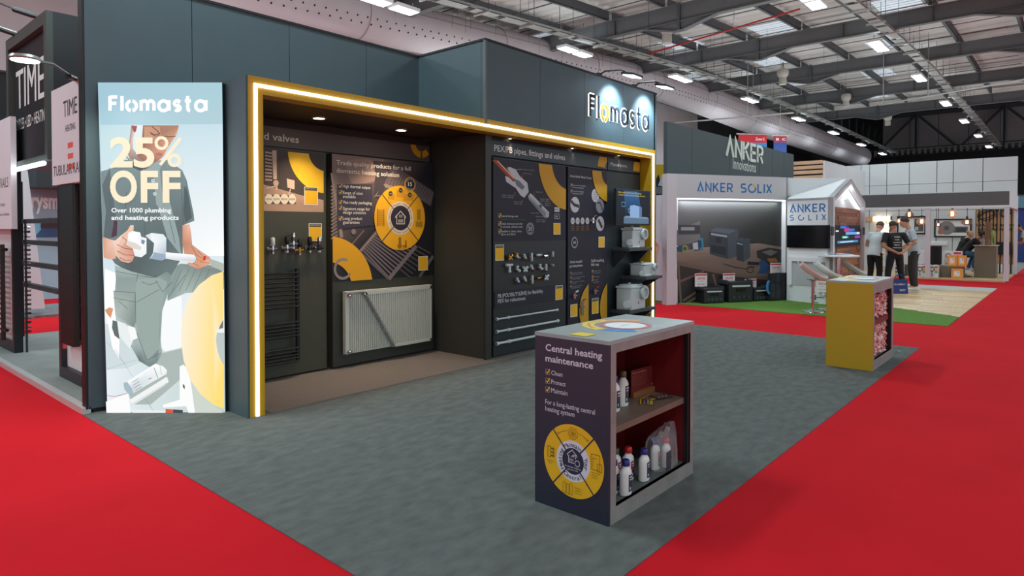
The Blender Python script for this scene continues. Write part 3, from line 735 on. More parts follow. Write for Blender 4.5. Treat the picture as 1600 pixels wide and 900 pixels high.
# big cream-yellow ring cut by the edge
out = [(350, 424), (332, 430), (312, 445), (296, 466), (286, 495), (284, 530), (288, 562), (298, 592), (315, 616), (335, 632), (351, 638)]
inn = [(350, 498), (344, 508), (340, 520), (338.5, 532), (341, 548), (346, 562), (351, 570)]
P((0,0,0), out+inn[::-1], [(255, 224, 140), (255, 228, 160), (252, 234, 190), (252, 238, 206), (250, 240, 214), (250, 240, 214), (252, 236, 204), (254, 234, 190), (255, 228, 150), (255, 224, 128), (255, 222, 118), (255, 222, 120), (255, 228, 150), (253, 234, 180), (252, 236, 196), (252, 236, 196), (255, 228, 160), (255, 224, 130)])
P((120, 120, 96), [(350, 499), (345, 508), (343, 514), (350, 512)])
# writing
A.word((255, 255, 255), 'Flomasta', lp.px(171, 174)[0], lp.px(174, 173.5)[1], lp.px(326, 174)[0], lp.px(174, 150.5)[1]-lp.px(174, 173.5)[1], .235, .22)
cream = (252, 236, 204)
A.ptext(cream, '25', (174, 260), (243, 260), (174, 216), .03)
a0, b0 = lp.px(254, 224); A.ring(cream, a0, b0, .032, .058); a0, b0 = lp.px(274, 251); A.ring(cream, a0, b0, .030, .056)
A.pline(cream, [(252, 258), (284, 216)], .026)
A.ptext(cream, 'O', (174, 315), (216, 315), (174, 268), .03); A.ptext(cream, 'F', (222, 315), (249, 315), (222, 268), .03); A.ptext(cream, 'F', (256, 315), (284, 315), (256, 268), .03)
A.ptext((255, 255, 255), 'Over 1000 plumbing', (176, 332), (269, 333), (176, 325), .02)
A.ptext((255, 255, 255), 'and heating products', (176, 343.5), (281, 344), (176, 336.5), .02)
A.build('poster_print', lb, print_mat('backlit_print', .4, 1.0))

# ================================================================ left half of the alcove: heating wall
INK = (40, 38, 52); YEL = (238, 178, 20); YEL2 = (246, 198, 40); WHT = (236, 226, 214)
M_board = mat('display_board', (68, 66, 56), .5, noise=.03, nscale=5)
M_boardD = mat('display_board_dark', (54, 54, 48), .5, noise=.03, nscale=5)
def check(A, x, y, s=7):
    """ticked box of a bullet list, at pixel position of its left edge centre"""
    a, b = A.pl.px(x, y); a2, _ = A.pl.px(x+s*.72, y); k = a2-a
    A.line((150, 140, 136), [(a, b-k/2), (a+k, b-k/2), (a+k, b+k/2), (a, b+k/2)], k*.10, True)
    A.line((250, 186, 30), [(a+.18*k, b+.02*k), (a+.42*k, b-.28*k), (a+1.02*k, b+.62*k)], k*.2)
def card(A, x0, y0, x1, y1, head=True):
    """white-edged yellow information card"""
    a0, b1 = A.pl.px(x0, y0); a1, b0 = A.pl.px(x1, y1)
    A.rect((226, 220, 206), a0, b0, a1, b1)
    k = (a1-a0)*.05; h = (b1-b0)*(.2 if head else .04)
    if head: A.rect((58, 54, 66), a0+k, b1-h, a1-k, b1-k); A.text((230, 222, 210), 'MORE DETAILS', a0+2.2*k, b1-h*.68, a1-2.2*k, h*.26, .0)
    A.rect((240, 180, 24), a0+k, b0+k, a1-k, b1-h-(0 if head else 0))
al_back = PY_(6.18)
# header panel
h1 = thing('header_panel', 'long brown-lit header board with words ending "and valves" on the heating wall', 'panel', (3.2, 6.17, 2.3))
part('board', mat('header_board', (98, 90, 88), .5), h1, 2.62, 5.5, 6.165, 6.198, 2.385, 2.585)
pl = PY_(6.165); A = Art(pl)
A.text(WHT, 'Radiators and valves', 2.66, 2.447, pl.px(467, 222)[0], .072, .012)
cx_ = pl.px(658, 226)[0]; A.ring(YEL, cx_, 2.60, .09, .17, 184, 266, clip=(2.62, 2.39, 5.49, 2.582)); A.ring(YEL, cx_, 2.60, .09, .17, 278, 322, clip=(2.62, 2.39, 5.49, 2.582))
A.build('header_print', h1)
# left board with valves, behind the yellow post partly
b1_ = thing('display_board', 'dark display board with photo print, radiator valves and a black towel rail', 'board', (3.2, 6.15, 0))
part('board', M_board, b1_, 2.62, 3.985, 6.135, 6.195, 0.03, 2.375, .004)
pl = PY_(6.135); A = Art(pl)
P = A.pp
x0, z1 = pl.px(413, 233.5); x1, z0 = pl.px(505.5, 331.5); x0 = 2.9
A.rect((72, 60, 58), x0, z0, x1, z1)
A.poly((0,0,0), [(x0, z0), (x1, z0), (x1, z0+.13), (pl.px(470, 305)[0], pl.px(470, 305)[1]), (x0, pl.px(413, 291)[1]+.10)], [(176, 140, 122), (182, 146, 126), (196, 158, 136), (190, 152, 132), (170, 134, 116)])
P((214, 182, 162), [(425, 235), (432, 235), (432.5, 280), (427, 280)])
for i in range(9): P((196, 164, 146), [(414, 236+i*5.4), (425, 238.5+i*5.2), (425, 241+i*5.2), (414, 239+i*5.4)])
a, b = pl.px(431, 286); A.disc((206, 172, 152), a, b, .03); A.pline((206, 172, 152), [(432, 288), (432, 297)], .02); A.pline((220, 190, 170), [(416, 294), (430, 291)], .01)
P((222, 190, 172), [(448, 279), (460, 282), (460, 296), (449, 293)]); A.pline((214, 184, 166), [(454, 295), (451, 304)], .012)
P((70, 62, 70), [(414, 304), (462, 306), (462, 319), (414, 318)])
for i, tx in enumerate(('100W', '200W', '400W', '600W')):
    a, b = pl.px(420+i*12.1, 311); A.disc((234, 218, 196), a, b, .044, 20, .052); A.text((70, 62, 70), tx, a-.036, b-.012, a+.036, .022, .006)
cx_, cz_ = x1+.02, z1+.03
A.ring((250, 196, 40), cx_, cz_, .2, .44, 180, 270, clip=(x0, z0, x1, z1))
card(A, 475, 291.5, 496.5, 320.5); card(A, 482, 349, 502.5, 376.5)
A.build('board_print', b1_)
# radiator valves on the board
M_chrome = mat('chrome', (210, 212, 216), .15, 1); M_brass = mat('brass', (196, 140, 62), .3, .9); M_wht = mat('white_plastic', (226, 226, 222), .35); M_blk = mat('black_plastic', (26, 26, 30), .35)
M_cop = mat('copper', (190, 96, 52), .3, .9)
def valve(x, z, head, body, label, rot=0):
    t = thing('radiator_valve', label, 'valve', (x, 6.13, z), group=None)
    MB().lathe((x, 6.075, z), [(.018, -.03), (.02, -.005), (.017, .03)], 10).tube([(x-.045, 6.075, z), (x+.045, 6.075, z)], .014, 8).tube([(x, 6.075, z), (x, 6.135, z)], .008, 6).build('body', body, t, smooth=True)
    MB().lathe((x, 6.075, z+.03), [(.019, 0), (.024, .01), (.024, .065), (.017, .085), (0, .088)], 12).build('handle', head, t, smooth=True)
    MB().lathe((x-.045, 6.075, z), [(.018, 0), (.018, .018), (0, .018)], 6, axis=(-1, 0, 0)).lathe((x, 6.075, z-.03), [(.017, 0), (.017, .02), (0, .02)], 6, axis=(0, 0, -1)).build('nut', M_chrome, t)
for (px, py), hd, bd, lb in (((426, 389), M_wht, M_chrome, 'white-headed chrome radiator valve, leftmost on the valve board'), ((448.5, 387), M_blk, M_chrome, 'small dark radiator valve, second from the yellow post'),
      ((458.5, 381), M_chrome, M_chrome, 'shiny chrome radiator valve hanging highest of the row'), ((468, 391), M_blk, M_brass, 'black-capped brass radiator valve hanging lowest of the row'),
      ((484, 387), M_blk, M_blk, 'all-black radiator valve under the yellow card'), ((499, 387), M_chrome, M_blk, 'black radiator valve with silver cap, furthest from the yellow post')):
    a, b = PY_(6.075).px(px, py); valve(a, b, hd, bd, lb)
# black ladder towel rail
tr = thing('towel_rail', 'tall matt black ladder towel rail on the dark display board', 'towel rail', (3.3, 6.05, .15))
M_tr = mat('towel_rail_black', (30, 30, 30), .35, .2)
tp = PY_(6.07)
for x in (3.595, 3.095): part('upright', M_tr, tr, x-.018, x+.018, 6.055, 6.085, .175, 1.14, .004)
for py in [426, 433, 440, 446.5, 452.5, 459, 465.5, 472, 478, 502.5, 508, 513, 518, 523.5, 543, 548.5, 553.5, 558.5, 563.5]:
    a, b = tp.px(461, py); MB().tube([(3.09, 6.05, b), (3.6, 6.05, b)], .010, 8).build('rung', M_tr, tr, smooth=True)
for z in (.25, 1.05): MB().tube([(3.58, 6.06, z), (3.58, 6.135, z)], .012, 6).build('wall_bracket', M_tr, tr)
# right board proud of the wall, with poster and radiator
b2 = thing('display_board', 'proud display board with the domestic heating poster above a white radiator', 'board', (4.7, 6.1, 0))
part('board', M_boardD, b2, 4.03, 5.50, 6.09, 6.195, .03, 2.365, .004)
pl = PY_(6.09); A = Art(pl); P = A.pp
X0, X1 = 4.03, 5.50; Z0, Z1 = .965, 2.36
A.poly((0,0,0), [(X0, Z0), (X1, Z0), (X1, Z1), (X0, Z1)], [(30, 30, 40), (14, 14, 18), (34, 30, 36), (150, 124, 118)])
A.poly((0,0,0), [(X0, 2.36), (X0+.7, 2.36), (X0+.72, 2.1), (X0, 2.0)], [(150, 124, 116), (140, 112, 108), (128, 102, 100), (140, 116, 110)])
P((164, 132, 122), [(540, 257), (546, 250), (574, 248), (582, 252), (587, 275), (585, 283), (572, 286), (550, 287), (545, 278)])
P((66, 56, 64), [(583, 251), (615, 254), (604, 286), (594, 312), (584, 306), (585, 284), (587, 274)])
# radiators of the photo collage
P((112, 96, 96), [(600, 288), (615, 258), (678, 300), (673, 322), (640, 302)])
for i in range(15): A.pline((72, 60, 66), [(604+i*4.4, 288+i*1.6), (614+i*4.4, 262+i*2.6)], .008)
P((150, 128, 120), [(599, 289), (602, 287), (640, 300), (640, 303), (602, 293)])
for i in range(16): A.pline((150, 128, 120), [(517, 292+i*5.4), (527, 286+i*5.4)], .015)
P((158, 136, 128), [(516, 270), (519, 272), (536, 370), (531, 372)])
P((150, 128, 122), [(560, 392), (590, 357), (592, 360), (563, 395)])
for i in range(11): A.pline((118, 104, 108), [(566+i*2.6, 390-i*3.0), (608+i*4.2, 434-i*4.3)], .022)
A.pline((126, 112, 114), [(607, 436), (650, 384)], .05); A.pline((104, 92, 98), [(607, 436), (560, 392)], .03)
for i in range(8): A.pline((84, 76, 80), [(624+i*4, 420-i*5), (640+i*4.6, 433-i*5.3)], .018)
A.pline((110, 98, 100), [(655, 432), (676, 400)], .045)
A.pline((150, 120, 110), [(549, 382), (568, 360)], .012); a, b = pl.px(552, 362); A.disc((140, 122, 116), a, b, .03)
A.pline((150, 132, 124), [(584, 308), (590, 300), (586, 306), (593, 306)], .014)
P((58, 52, 68), [(526, 288), (581, 288), (581, 352), (526, 358)])
# quarter ring bottom left
A.ring((234, 166, 16), 3.97, .88, .305, .586, -10, 100, clip=(X0, Z0, X1, Z1)); A.ring((150, 132, 126), X0+.13, Z0+.14, .09, .12, 60, 330)
A.ptext(WHT, 'Trade quality products for a full', (525, 257), (641, 266.5), (525, 249.8), .016)
A.ptext(WHT, 'domestic heating solution', (525, 269.5), (623, 275.5), (525, 262.3), .016)
# text runs follow the board: rebuild as straight lines in board space
bul = [(291.5, 'High thermal output'), (301.5, 'Range of sizes'), (307.5, 'available'), (316.5, 'Van ready packaging'), (326.5, 'Signature range for'), (332.5, 'design solutions'), (342, 'Long product'), (348, 'guarantees')]
wd = [43, 31, 20, 45, 42, 36, 30, 26]
for (y, s), ww in zip(bul, wd):
    A.ptext(WHT, s, (535, y+1.5), (535+ww, y+1.5), (535, y-3.2), .008)
for y in (290.5, 300.5, 316, 325, 341.5): check(A, 528.5, y)
# yellow wheel
wx, wz = 4.965, 1.675; R = .385
A.disc((240, 172, 18), wx, wz, R, 40)
A.ring((224, 208, 190), wx, wz, .150, .20)
A.disc((40, 36, 52), wx, wz, .148, 28)
for an in (45, 135, 225, 315):
    c, s = math.cos(math.radians(an)), math.sin(math.radians(an)); A.line((50, 42, 50), [(wx+c*.12, wz+s*.12), (wx+c*R, wz+s*R)], .012)
A.line((230, 220, 206), [(wx-.08, wz+.0), (wx-.07, wz+.02), (wx, wz+.08), (wx+.07, wz+.02), (wx+.08, wz+.0)], .009)
A.line((230, 220, 206), [(wx-.06, wz+.02), (wx-.06, wz-.07), (wx+.06, wz-.07), (wx+.06, wz+.02)], .008)
for q in (-.03, -.01, .01, .03): A.line((230, 220, 206), [(wx+q, wz-.055), (wx+q, wz-.015)], .008)
for q in (-.02, 0, .02): A.line((230, 220, 206), [(wx+q, wz+.005), (wx+q+.004, wz+.04)], .006)
A.arctext((60, 52, 60), 'Panel rads', wx, wz, .160, 90, .026, 8); A.arctext((60, 52, 60), 'Towel radiators', wx, wz, .163, 180, .022, 5.4)
A.arctext((60, 52, 60), 'Designer rads', wx, wz, .163, 0, .022, 5.8); A.arctext((60, 52, 60), 'Radiator valves', wx, wz, .163, 270, .022, 5.4, inward=True)
ic = (150, 104, 16)
for dx, dz, w_, h_ in ((-.14, .25, .10, .07), (0, .29, .13, .09), (.12, .25, .16, .08)): A.rect((214, 148, 16), wx+dx-w_/2, wz+dz-h_/2, wx+dx+w_/2, wz+dz+h_/2)
for dx, dz in ((-.15, .285), (0, .33), (.14, .28)): A.disc((52, 46, 56), wx+dx, wz+dz, .03, 16); A.text((230, 220, 200), 'Type', wx+dx-.018, wz+dz-.004, wx+dx+.018, .01)
A.line(ic, [(wx-.34, wz-.1), (wx-.34, wz+.1)], .01); A.line(ic, [(wx-.25, wz-.1), (wx-.25, wz+.1)], .01)
for k in range(9): A.line(ic, [(wx-.34, wz-.085+.021*k), (wx-.25, wz-.085+.021*k)], .006)
A.rect((176, 128, 22), wx+.25, wz-.02, wx+.31, wz+.11); A.rect((176, 128, 22), wx+.23, wz-.10, wx+.34, wz-.04)
A.line(ic, [(wx-.015, wz-.23), (wx-.015, wz-.36)], .035); A.line(ic, [(wx-.055, wz-.33), (wx+.02, wz-.33)], .02); A.line(ic, [(wx+.075, wz-.27), (wx+.075, wz-.36)], .022); A.line(ic, [(wx+.03, wz-.335), (wx+.09, wz-.335)], .02)
gx, gz = pl.px(639.3, 288); A.disc((240, 172, 18), gx, gz, .088); A.disc((40, 36, 52), gx, gz, .078); A.ring((220, 208, 192), gx, gz, .070, .074)
A.text(WHT, '15', gx-.03, gz-.02, gx+.03, .045, .02); A.arctext(WHT, 'GUARANTEE', gx, gz, .052, 90, .013, 15, .0); A.arctext(WHT, 'YEARS', gx, gz, .052, 270, .013, 15, .0, True)
card(A, 652, 400.5, 667, 422, False)
A.build('poster_print', b2)
# white double panel radiator, cut open on a slant
rdr = thing('radiator', 'white panel radiator with its front cut away on a slant, on the dark board', 'radiator', (4.8, 6.02, .15))
M_rad = mat('radiator_enamel', (205, 205, 198), .3)
rp = PY_(6.0)
def fl(name, y, x0, x1, z0, z1, n, cut=None):
    m = MB(); p = (x1-x0)/n
    for i in range(n):
        a = x0+i*p
        prof = [(a, 0), (a+p*.30, 0), (a+p*.42, .014), (a+p*.78, .014), (a+p*.9, 0), (a+p, 0)]
        for (u0, d0), (u1, d1) in zip(prof, prof[1:]):
            zz0 = z0+.03 if not cut else None
            lo0 = z0; lo1 = z0
            if cut: 
                lo0 = max(z0, cut(u0)); lo1 = max(z0, cut(u1))
                if lo0 >= z1 and lo1 >= z1: continue
            m.add([(u0, y+d0, lo0), (u1, y+d1, lo1), (u1, y+d1, z1), (u0, y+d0, z1)], [(0, 1, 2, 3)])
    return m.build(name, M_rad, rdr)
rx0, rx1, rz0, rz1 = 4.145, 5.375, .165, .845
kx0, kx1 = 4.375, 4.80         # slant from top to bottom
cutf = lambda x: rz1-.005+(rz0-rz1)*(x-kx0)/(kx1-kx0) if x < kx1 else rz0
fl('front_fluting', 5.985, kx0, rx1-.03, rz0+.035, rz1-.04, 33, cutf)
fl('back_fluting', 6.03, rx0+.05, 4.85, rz0+.02, rz1-.03, 24)
part('top_grille', M_rad, rdr, rx0, rx1, 5.985, 6.07, rz1, rz1+.012)
m = MB(); m.box(kx0, rx1, 5.983, 5.999, rz1-.04, rz1).box(kx1, rx1, 5.983, 5.999, rz0, rz0+.035).box(rx1-.03, rx1, 5.983, 5.999, rz0, rz1); m.build('front_rim', M_rad, rdr, .003)
MB().slab([(kx0, 5.983, rz1), (kx0+.02, 5.983, rz1), (kx1+.02, 5.983, rz0), (kx1, 5.983, rz0)], (0, .03, 0)).build('cut_edge', mat('cut_edge', (150, 148, 150), .5), rdr)
m = MB()
for i in range(22): 
    t_ = i/22; m.box(kx0+(kx1-kx0)*t_, kx0+(kx1-kx0)*t_+.012, 6.0, 6.03, rz1-(rz1-rz0)*t_-.03, rz1-(rz1-rz0)*t_)
m.build('convector_fins', mat('fin_grey', (168, 168, 166), .5), rdr)['kind'] = 'stuff'
part('back_panel', M_rad, rdr, rx0, rx1, 6.045, 6.07, rz0, rz1)
MB().box(rx0, rx0+.05, 6.02, 6.045, rz0, rz1).build('side_rim', M_rad, rdr, .004)
for z in (rz0+.03, rz1-.035): MB().lathe((rx0+.035, 6.02, z), [(.02, 0), (.02, .045), (.012, .045), (.012, .06), (0, .06)], 10, axis=(0, -1, 0)).build('end_plug', M_chrome, rdr)
for x in (4.4, 5.2): part('wall_bracket', M_rad, rdr, x, x+.03, 6.06, 6.095, .3, .7)

# ================================================================ right half: pipe display
Rp = 5.24
hd = thing('header_panel', 'dark blue header board reading PEX/PB pipes, fittings and valves', 'panel', (6, 5.24, 2.4))
M_ink = mat('ink_board', (40, 46, 56), .45)
part('board', M_ink, hd, 5.64, 8.17, 5.235, 5.268, 2.42, 2.60)
pl = PY_(5.235); A = Art(pl)
A.text((214, 208, 206), 'PEX/PB pipes, fittings and valves', 5.70, 2.475, 7.12, .075, .008)
A.ring((206, 150, 24), 8.22, 2.44, .11, .30, 96, 178, clip=(5.64, 2.423, 8.165, 2.598))
A.build('header_print', hd)
hd2 = thing('header_panel', 'small dark header board reading Macerators', 'panel', (8.6, 5.24, 2.4))
part('board', M_ink, hd2, 8.19, 9.13, 5.235, 5.268, 2.42, 2.60)
A = Art(pl); A.text((204, 200, 198), 'Macerators', 8.26, 2.487, 8.72, .055, .008); A.ring((206, 150, 24), 9.25, 2.44, .14, .34, 100, 178, clip=(8.19, 2.423, 9.12, 2.598)); A.build('header_print', hd2)
# board 1
bd = thing('display_board', 'pipe display board with cutaway fitting print, small fittings and three pipes', 'board', (6.3, 5.23, 0))
part('board', mat('pipe_board', (36, 42, 43), .45), bd, 5.65, 7.10, 5.205, 5.268, .02, 2.395, .004)
pl = PY_(5.205); A = Art(pl); P = A.pp
VIO = (35, 31, 47)
A.rect(VIO, 5.66, 1.39, 7.095, 2.385)
P((0,0,0), [(769, 250), (776, 250.5), (808, 279), (800, 284)], [(150, 60, 30), (190, 86, 50), (200, 92, 54), (120, 44, 24)])
A.pline((240, 200, 170), [(777, 251), (803, 279)], .012)
P((196, 196, 202), [(792, 262), (797, 261), (806, 265), (812, 275), (824, 286), (826, 300), (819, 309), (813, 305), (806, 294), (791, 284), (789, 275), (795, 277), (802, 284), (806, 281), (798, 272)])
P((110, 112, 122), [(803, 279), (812, 283), (820, 292), (816, 297), (807, 290)])
P((0,0,0), [(825, 306), (829, 302), (858, 332), (857, 339), (852, 341), (826, 312)], [(150, 152, 160), (212, 212, 216), (206, 206, 212), (120, 122, 132), (150, 152, 160), (110, 112, 122)])
P((96, 98, 110), [(841, 322), (846, 317), (849, 320), (845, 326)])
a, b = pl.px(855, 336); A.disc((176, 178, 184), a, b, .035)
for (x, y, w_, n) in ((818, 265.5, 16, 1), (818, 271.5, 12, 1), (784, 305.5, 18, 2), (803, 316, 12, 2), (837, 300.5, 10, 1), (844, 311.5, 14, 2), (851, 318.5, 9, 2), (829, 333.5, 13, 1), (837, 339, 13, 1), (838, 344, 14, 2)):
    for k in range(n): A.ptext((176, 172, 178), 'Secure o-ring seal'[:int(w_)+2], (x, y+k*3), (x+w_, y+k*3), (x, y-1.9+k*3), .0)
for q in (((804, 265), (816, 264.6)), ((815.5, 272), (815.5, 279)), ((804, 300), (804, 306)), ((816, 312), (816, 316)), ((834, 301), (834, 307))): A.pline((216, 150, 30), q, .005)
A.ring((206, 150, 24), 7.14, 2.44, .36, .64, 180, 270, clip=(5.66, 1.39, 7.093, 2.383))
for i, (y, s, w_) in enumerate(((339, 'Push-fit fittings with', 27), (351, 'Install, demount and refit', 34), (355.7, 'in seconds, without tools', 34), (363, 'Available in 10mm, 15mm,', 33), (367.6, '22mm and 28mm', 23))):
    A.ptext((206, 202, 204), s, (782, y), (782+w_, y), (782, y-3.2), .004)
A.ptext((50, 120, 60), 'reusable connection indicator', (782, 343.8), (821, 344), (782, 341), .004)
for y in (337, 349.5, 361.5): check(A, 778, y, 6)
a, b = pl.px(827.7, 357.3); A.ring((200, 198, 204), a, b, .070, .076); A.ring((200, 198, 204), a, b, .046, .05)
A.text((210, 208, 212), '25', a-.034, b-.022, a+.034, .046, .016); A.arctext((200, 198, 204), 'GUARANTEED', a, b, .053, 90, .014, 15, .0); A.arctext((200, 198, 204), 'YEARS', a, b, .053, 270, .014, 16, .0, True)
a, b = pl.px(869.5, 327.5); A.rect((206, 206, 210), a-.055, b-.03, a+.055, b+.03); A.text(VIO, 'BSPEC', a-.045, b-.012, a+.045, .024)
a, b = pl.px(869.5, 338); A.line((190, 190, 196), [(a-.05, b-.03), (a+.05, b-.03), (a+.06, b), (a+.05, b+.03), (a-.05, b+.03), (a-.06, b)], .006, True); A.text((190, 190, 196), 'BSI', a-.035, b-.012, a+.02, .024)
card(A, 864, 348.5, 875, 366.5, False); card(A, 773, 382.5, 786.5, 407)
z_a, z_b = pl.px(773, 481.5)[1], pl.px(773, 455.5)[1]; A.rect(VIO, 5.66, z_a, 7.095, z_b)
A.ptext((206, 202, 206), 'PB (POLYBUTYLENE) for flexibility', (777, 465.5), (847.5, 457), (777, 459.5), .006)
A.ptext((206, 202, 206), 'PEX for robustness', (777, 473.8), (820, 470), (777, 467.8), .006)
card(A, 867, 446.5, 878.5, 467.5)
A.build('board_print', bd)
# small fittings, each its own thing
M_fit = mat('fitting_white', (208, 212, 212), .35); M_blue = mat('blue_cap', (30, 70, 190), .4)
fitp = PY_(5.17)
def fitting(px, py, kind, m1, m2, label):
    a, b = fitp.px(px, py); t = thing('pipe_fitting', label, 'fitting', (a, 5.2, b), group=None)
    y = 5.17; k = .018
    def T(p, q, r=k): return [(a+p[0]*.8, y, b+p[1]*.8), (a+q[0]*.8, y, b+q[1]*.8)], r*.8
    q7 = .78; segs = {'elbow': [((-.0, .045), (0, 0)), ((0, 0), (.045, -.02))], 'tee': [((-.065, .04), (.065, .04)), ((0, .04), (0, -.06))], 'coupler': [((0, .06), (0, -.06))],
            'slant': [((-.02, .04), (.03, -.04))], 'flat': [((-.05, 0), (.05, 0))], 'tap': [((0, .075), (0, 0))], 'cap': [((0, .01), (0, -.01))], 'cross': [((-.04, .03), (.04, -.03)), ((-.04, -.03), (.04, .03))]}[kind]
    m = MB()
    for p, q in segs: m.tube(*T(p, q), 8)
    m.tube([(a, y, b), (a, 5.205, b)], .006, 5); m.build('body', m1, t, smooth=True)
    m = MB(); 
    for p, q in (segs[0], segs[-1]):
        c = q if (p, q) == segs[-1] else p; d = Vector((c[0]-(p[0]+q[0])/2, c[1]-(p[1]+q[1])/2)); d = d.normalized() if d.length > 0 else Vector((0, 1))
        m.tube([(a+c[0]*.8-d.x*.01, y, b+c[1]*.8-d.y*.01), (a+c[0]*.8+d.x*.011, y, b+c[1]*.8+d.y*.011)], .019, 8)
    m.build('collar', m2, t, smooth=True)
row = ('top', 'middle', 'bottom')
F1 = [(797, 403, 'cross', M_brass, M_brass, 'brass valve at the left end'), (808, 401, 'elbow', M_fit, M_brass, 'white elbow with brass inlet'), (820, 401, 'slant', M_fit, M_brass, 'white straight valve with brass nut'), (831, 401, 'coupler', M_fit, M_fit, 'straight white coupler'),
      (842, 398.5, 'flat', M_fit, M_fit, 'sideways white reducer'), (852.5, 400, 'flat', M_chrome, M_fit, 'thin chrome inline valve'), (864, 400, 'tap', M_fit, M_fit, 'long-necked white spigot')]
F2 = [(796.5, 418, 'tee', M_fit, M_fit, 'large white tee'), (808.5, 421, 'elbow', M_fit, M_fit, 'plain white elbow'), (821, 421, 'cross', M_fit, M_fit, 'bulky white equal tee'), (831, 418, 'slant', M_fit, M_cop, 'white adaptor with copper end'),
      (844, 418, 'elbow', M_fit, M_fit, 'white spigot elbow'), (853.5, 418, 'coupler', M_fit, M_blue, 'white valve with blue handle'), (864, 413.5, 'cap', M_fit, M_fit, 'round white stop end')]
F3 = [(809, 438, 'slant', M_fit, M_blue, 'white isolating valve with blue lever'), (820, 436, 'slant', M_fit, M_brass, 'white tap connector with brass nut'), (832, 436, 'coupler', M_fit, M_fit, 'tall white tap connector'), (842, 434.5, 'flat', M_brass, M_brass, 'small brass connector'), (853.5, 434, 'cross', M_fit, M_chrome, 'stubby white manifold')]
for r_, F in zip(row, (F1, F2, F3)):
    for f in F:
        fitting(*f[:5], f[5]+f' in the {r_} row of fittings')
# three sample pipes
for i, ((xa, ya), (xb, yb), r) in enumerate((((775.5, 499), (871, 485), .010), ((775.5, 518.5), (872, 501.8), .013), ((775.5, 537.2), (838, 525), .015))):
    a0, c0 = PY_(5.16).px(xa, ya); a1, c1 = PY_(5.16).px(xb, yb)
    if i == 2: a1 = 6.95
    c1 = c0
    t = thing('sample_pipe', ['thinnest white sample pipe, the top one of three', 'white sample pipe in the middle of three', 'thickest white sample pipe, the lowest of three'][i], 'pipe', (a0, 5.2, c0))
    MB().tube([(a0, 5.16, c0), (a1, 5.16, c1)], r, 8).build('tube', M_fit, t, smooth=True)
    for f in (.0, .17, .98): MB().tube([(a0+(a1-a0)*f, 5.16, c0), (a0+(a1-a0)*f+.03, 5.16, c0)], r+.008, 8).build('clip', M_fit, t)
    for f in (.18, .97): MB().tube([(a0+(a1-a0)*f, 5.16, c0), (a0+(a1-a0)*f, 5.205, c0)], .007, 5).build('standoff', M_chrome, t)
# board 2
be = thing('display_board', 'narrow dark display board about flexi hoses, scald protection and a bib tap', 'board', (7.6, 5.2, 0))
part('board', mat('violet_board', (40, 38, 56), .45), be, 7.15, 8.12, 5.205, 5.268, .02, 2.39, .004)
pl = PY_(5.205); A = Art(pl); P = A.pp
A.rect(VIO, 7.16, .03, 8.11, 2.38); A.line((22, 22, 30), [(7.16, 1.19), (8.11, 1.19)], .008); A.line((22, 22, 30), [(7.63, .03), (7.63, 1.19)], .008)
A.ptext((206, 200, 200), 'Anti-kink flexi hose', (890.5, 276.5), (924, 280), (890.5, 272.7), .008)
for y, s, w_ in ((290, 'Engineered for durability', 21), (293.5, 'in harsh conditions', 18), (299.5, 'Tested for vibration', 18), (303, 'temperature of 90C', 17)): A.ptext((190, 186, 190), s, (894, y), (894+w_, y+1), (894, y-2.2), .0)
for y in (289, 298.5): check(A, 891.5, y, 3.2)
def oval(px, py, r, col=(196, 190, 190)):
    a, b = pl.px(px, py); A.disc(col, a, b, r, 24); return a, b
a, b = oval(898.2, 320, .108); A.line((50, 50, 56), [(a-.09, b+.05), (a-.02, b), (a+.10, b-.02)], .045)
a, b = oval(930.2, 305.5, .098)
for k, s in enumerate(('Turns', 'freely', 'anti-kink', 'hose')): A.text((70, 66, 80), s, a-.05, b+.04-k*.032, a+.05, .018)
a, b = oval(937.2, 321.8, .105, (140, 136, 140)); A.line((40, 40, 46), [(a-.07, b+.04), (a, b+.05), (a+.07, b-.06)], .02)
a, b = oval(937.5, 349.5, .108); A.line((60, 60, 66), [(a-.05, b+.06), (a+.05, b-.06)], .05)
for i in range(4):
    a, b = oval(894.5+i*7.6, 345.2, .047); A.text((90, 86, 96), '15', a-.02, b-.012, a+.02, .024)
    for k in range(3): A.text((190, 140, 40), 'detail', a-.035, b-.08-.025*k, a+.035, .013, .0)
a, b = oval(897, 379, .0775); A.ring(VIO, a, b, .066, .071); A.disc(VIO, a, b, .06); A.text((210, 206, 206), '10', a-.03, b-.018, a+.03, .04, .014)
A.arctext(VIO, 'GUARANTEE', a, b, .062, 90, .012, 15, .0)
card(A, 934.5, 370, 944, 386.5, False)
A.ring((206, 150, 24), 8.16, 2.38, .20, .44, 180, 270, clip=(7.16, .03, 8.108, 2.378))
for y, s, w_ in ((411.5, 'Anti-scald', 19), (417.8, 'protection', 20)): A.ptext((206, 200, 200), s, (889.5, y), (889.5+w_, y-.8), (889.5, y-4.2), .01)
for y, s, w_ in ((409.5, 'Self-sealing', 20), (415.5, 'bib tap', 12)): A.ptext((206, 200, 200), s, (923, y), (923+w_, y-.8), (923, y-4.2), .01)
for y, s, w_ in ((427.5, 'Thermostatic protection', 17), (430, 'from hot water', 18), (434.5, 'Instant reaction of valve', 21), (437, 'to water failing', 14), (441.5, 'No limescale on element', 20), (444, 'or filters', 8), (448.5, 'For baths or fixed', 16), (451, 'showers only', 13)): A.ptext((160, 156, 160), s, (892, y), (892+w_, y-.8), (892, y-1.8), .0)
for y in (426.5, 433.5, 440.5, 447.5): check(A, 890, y, 2.6)
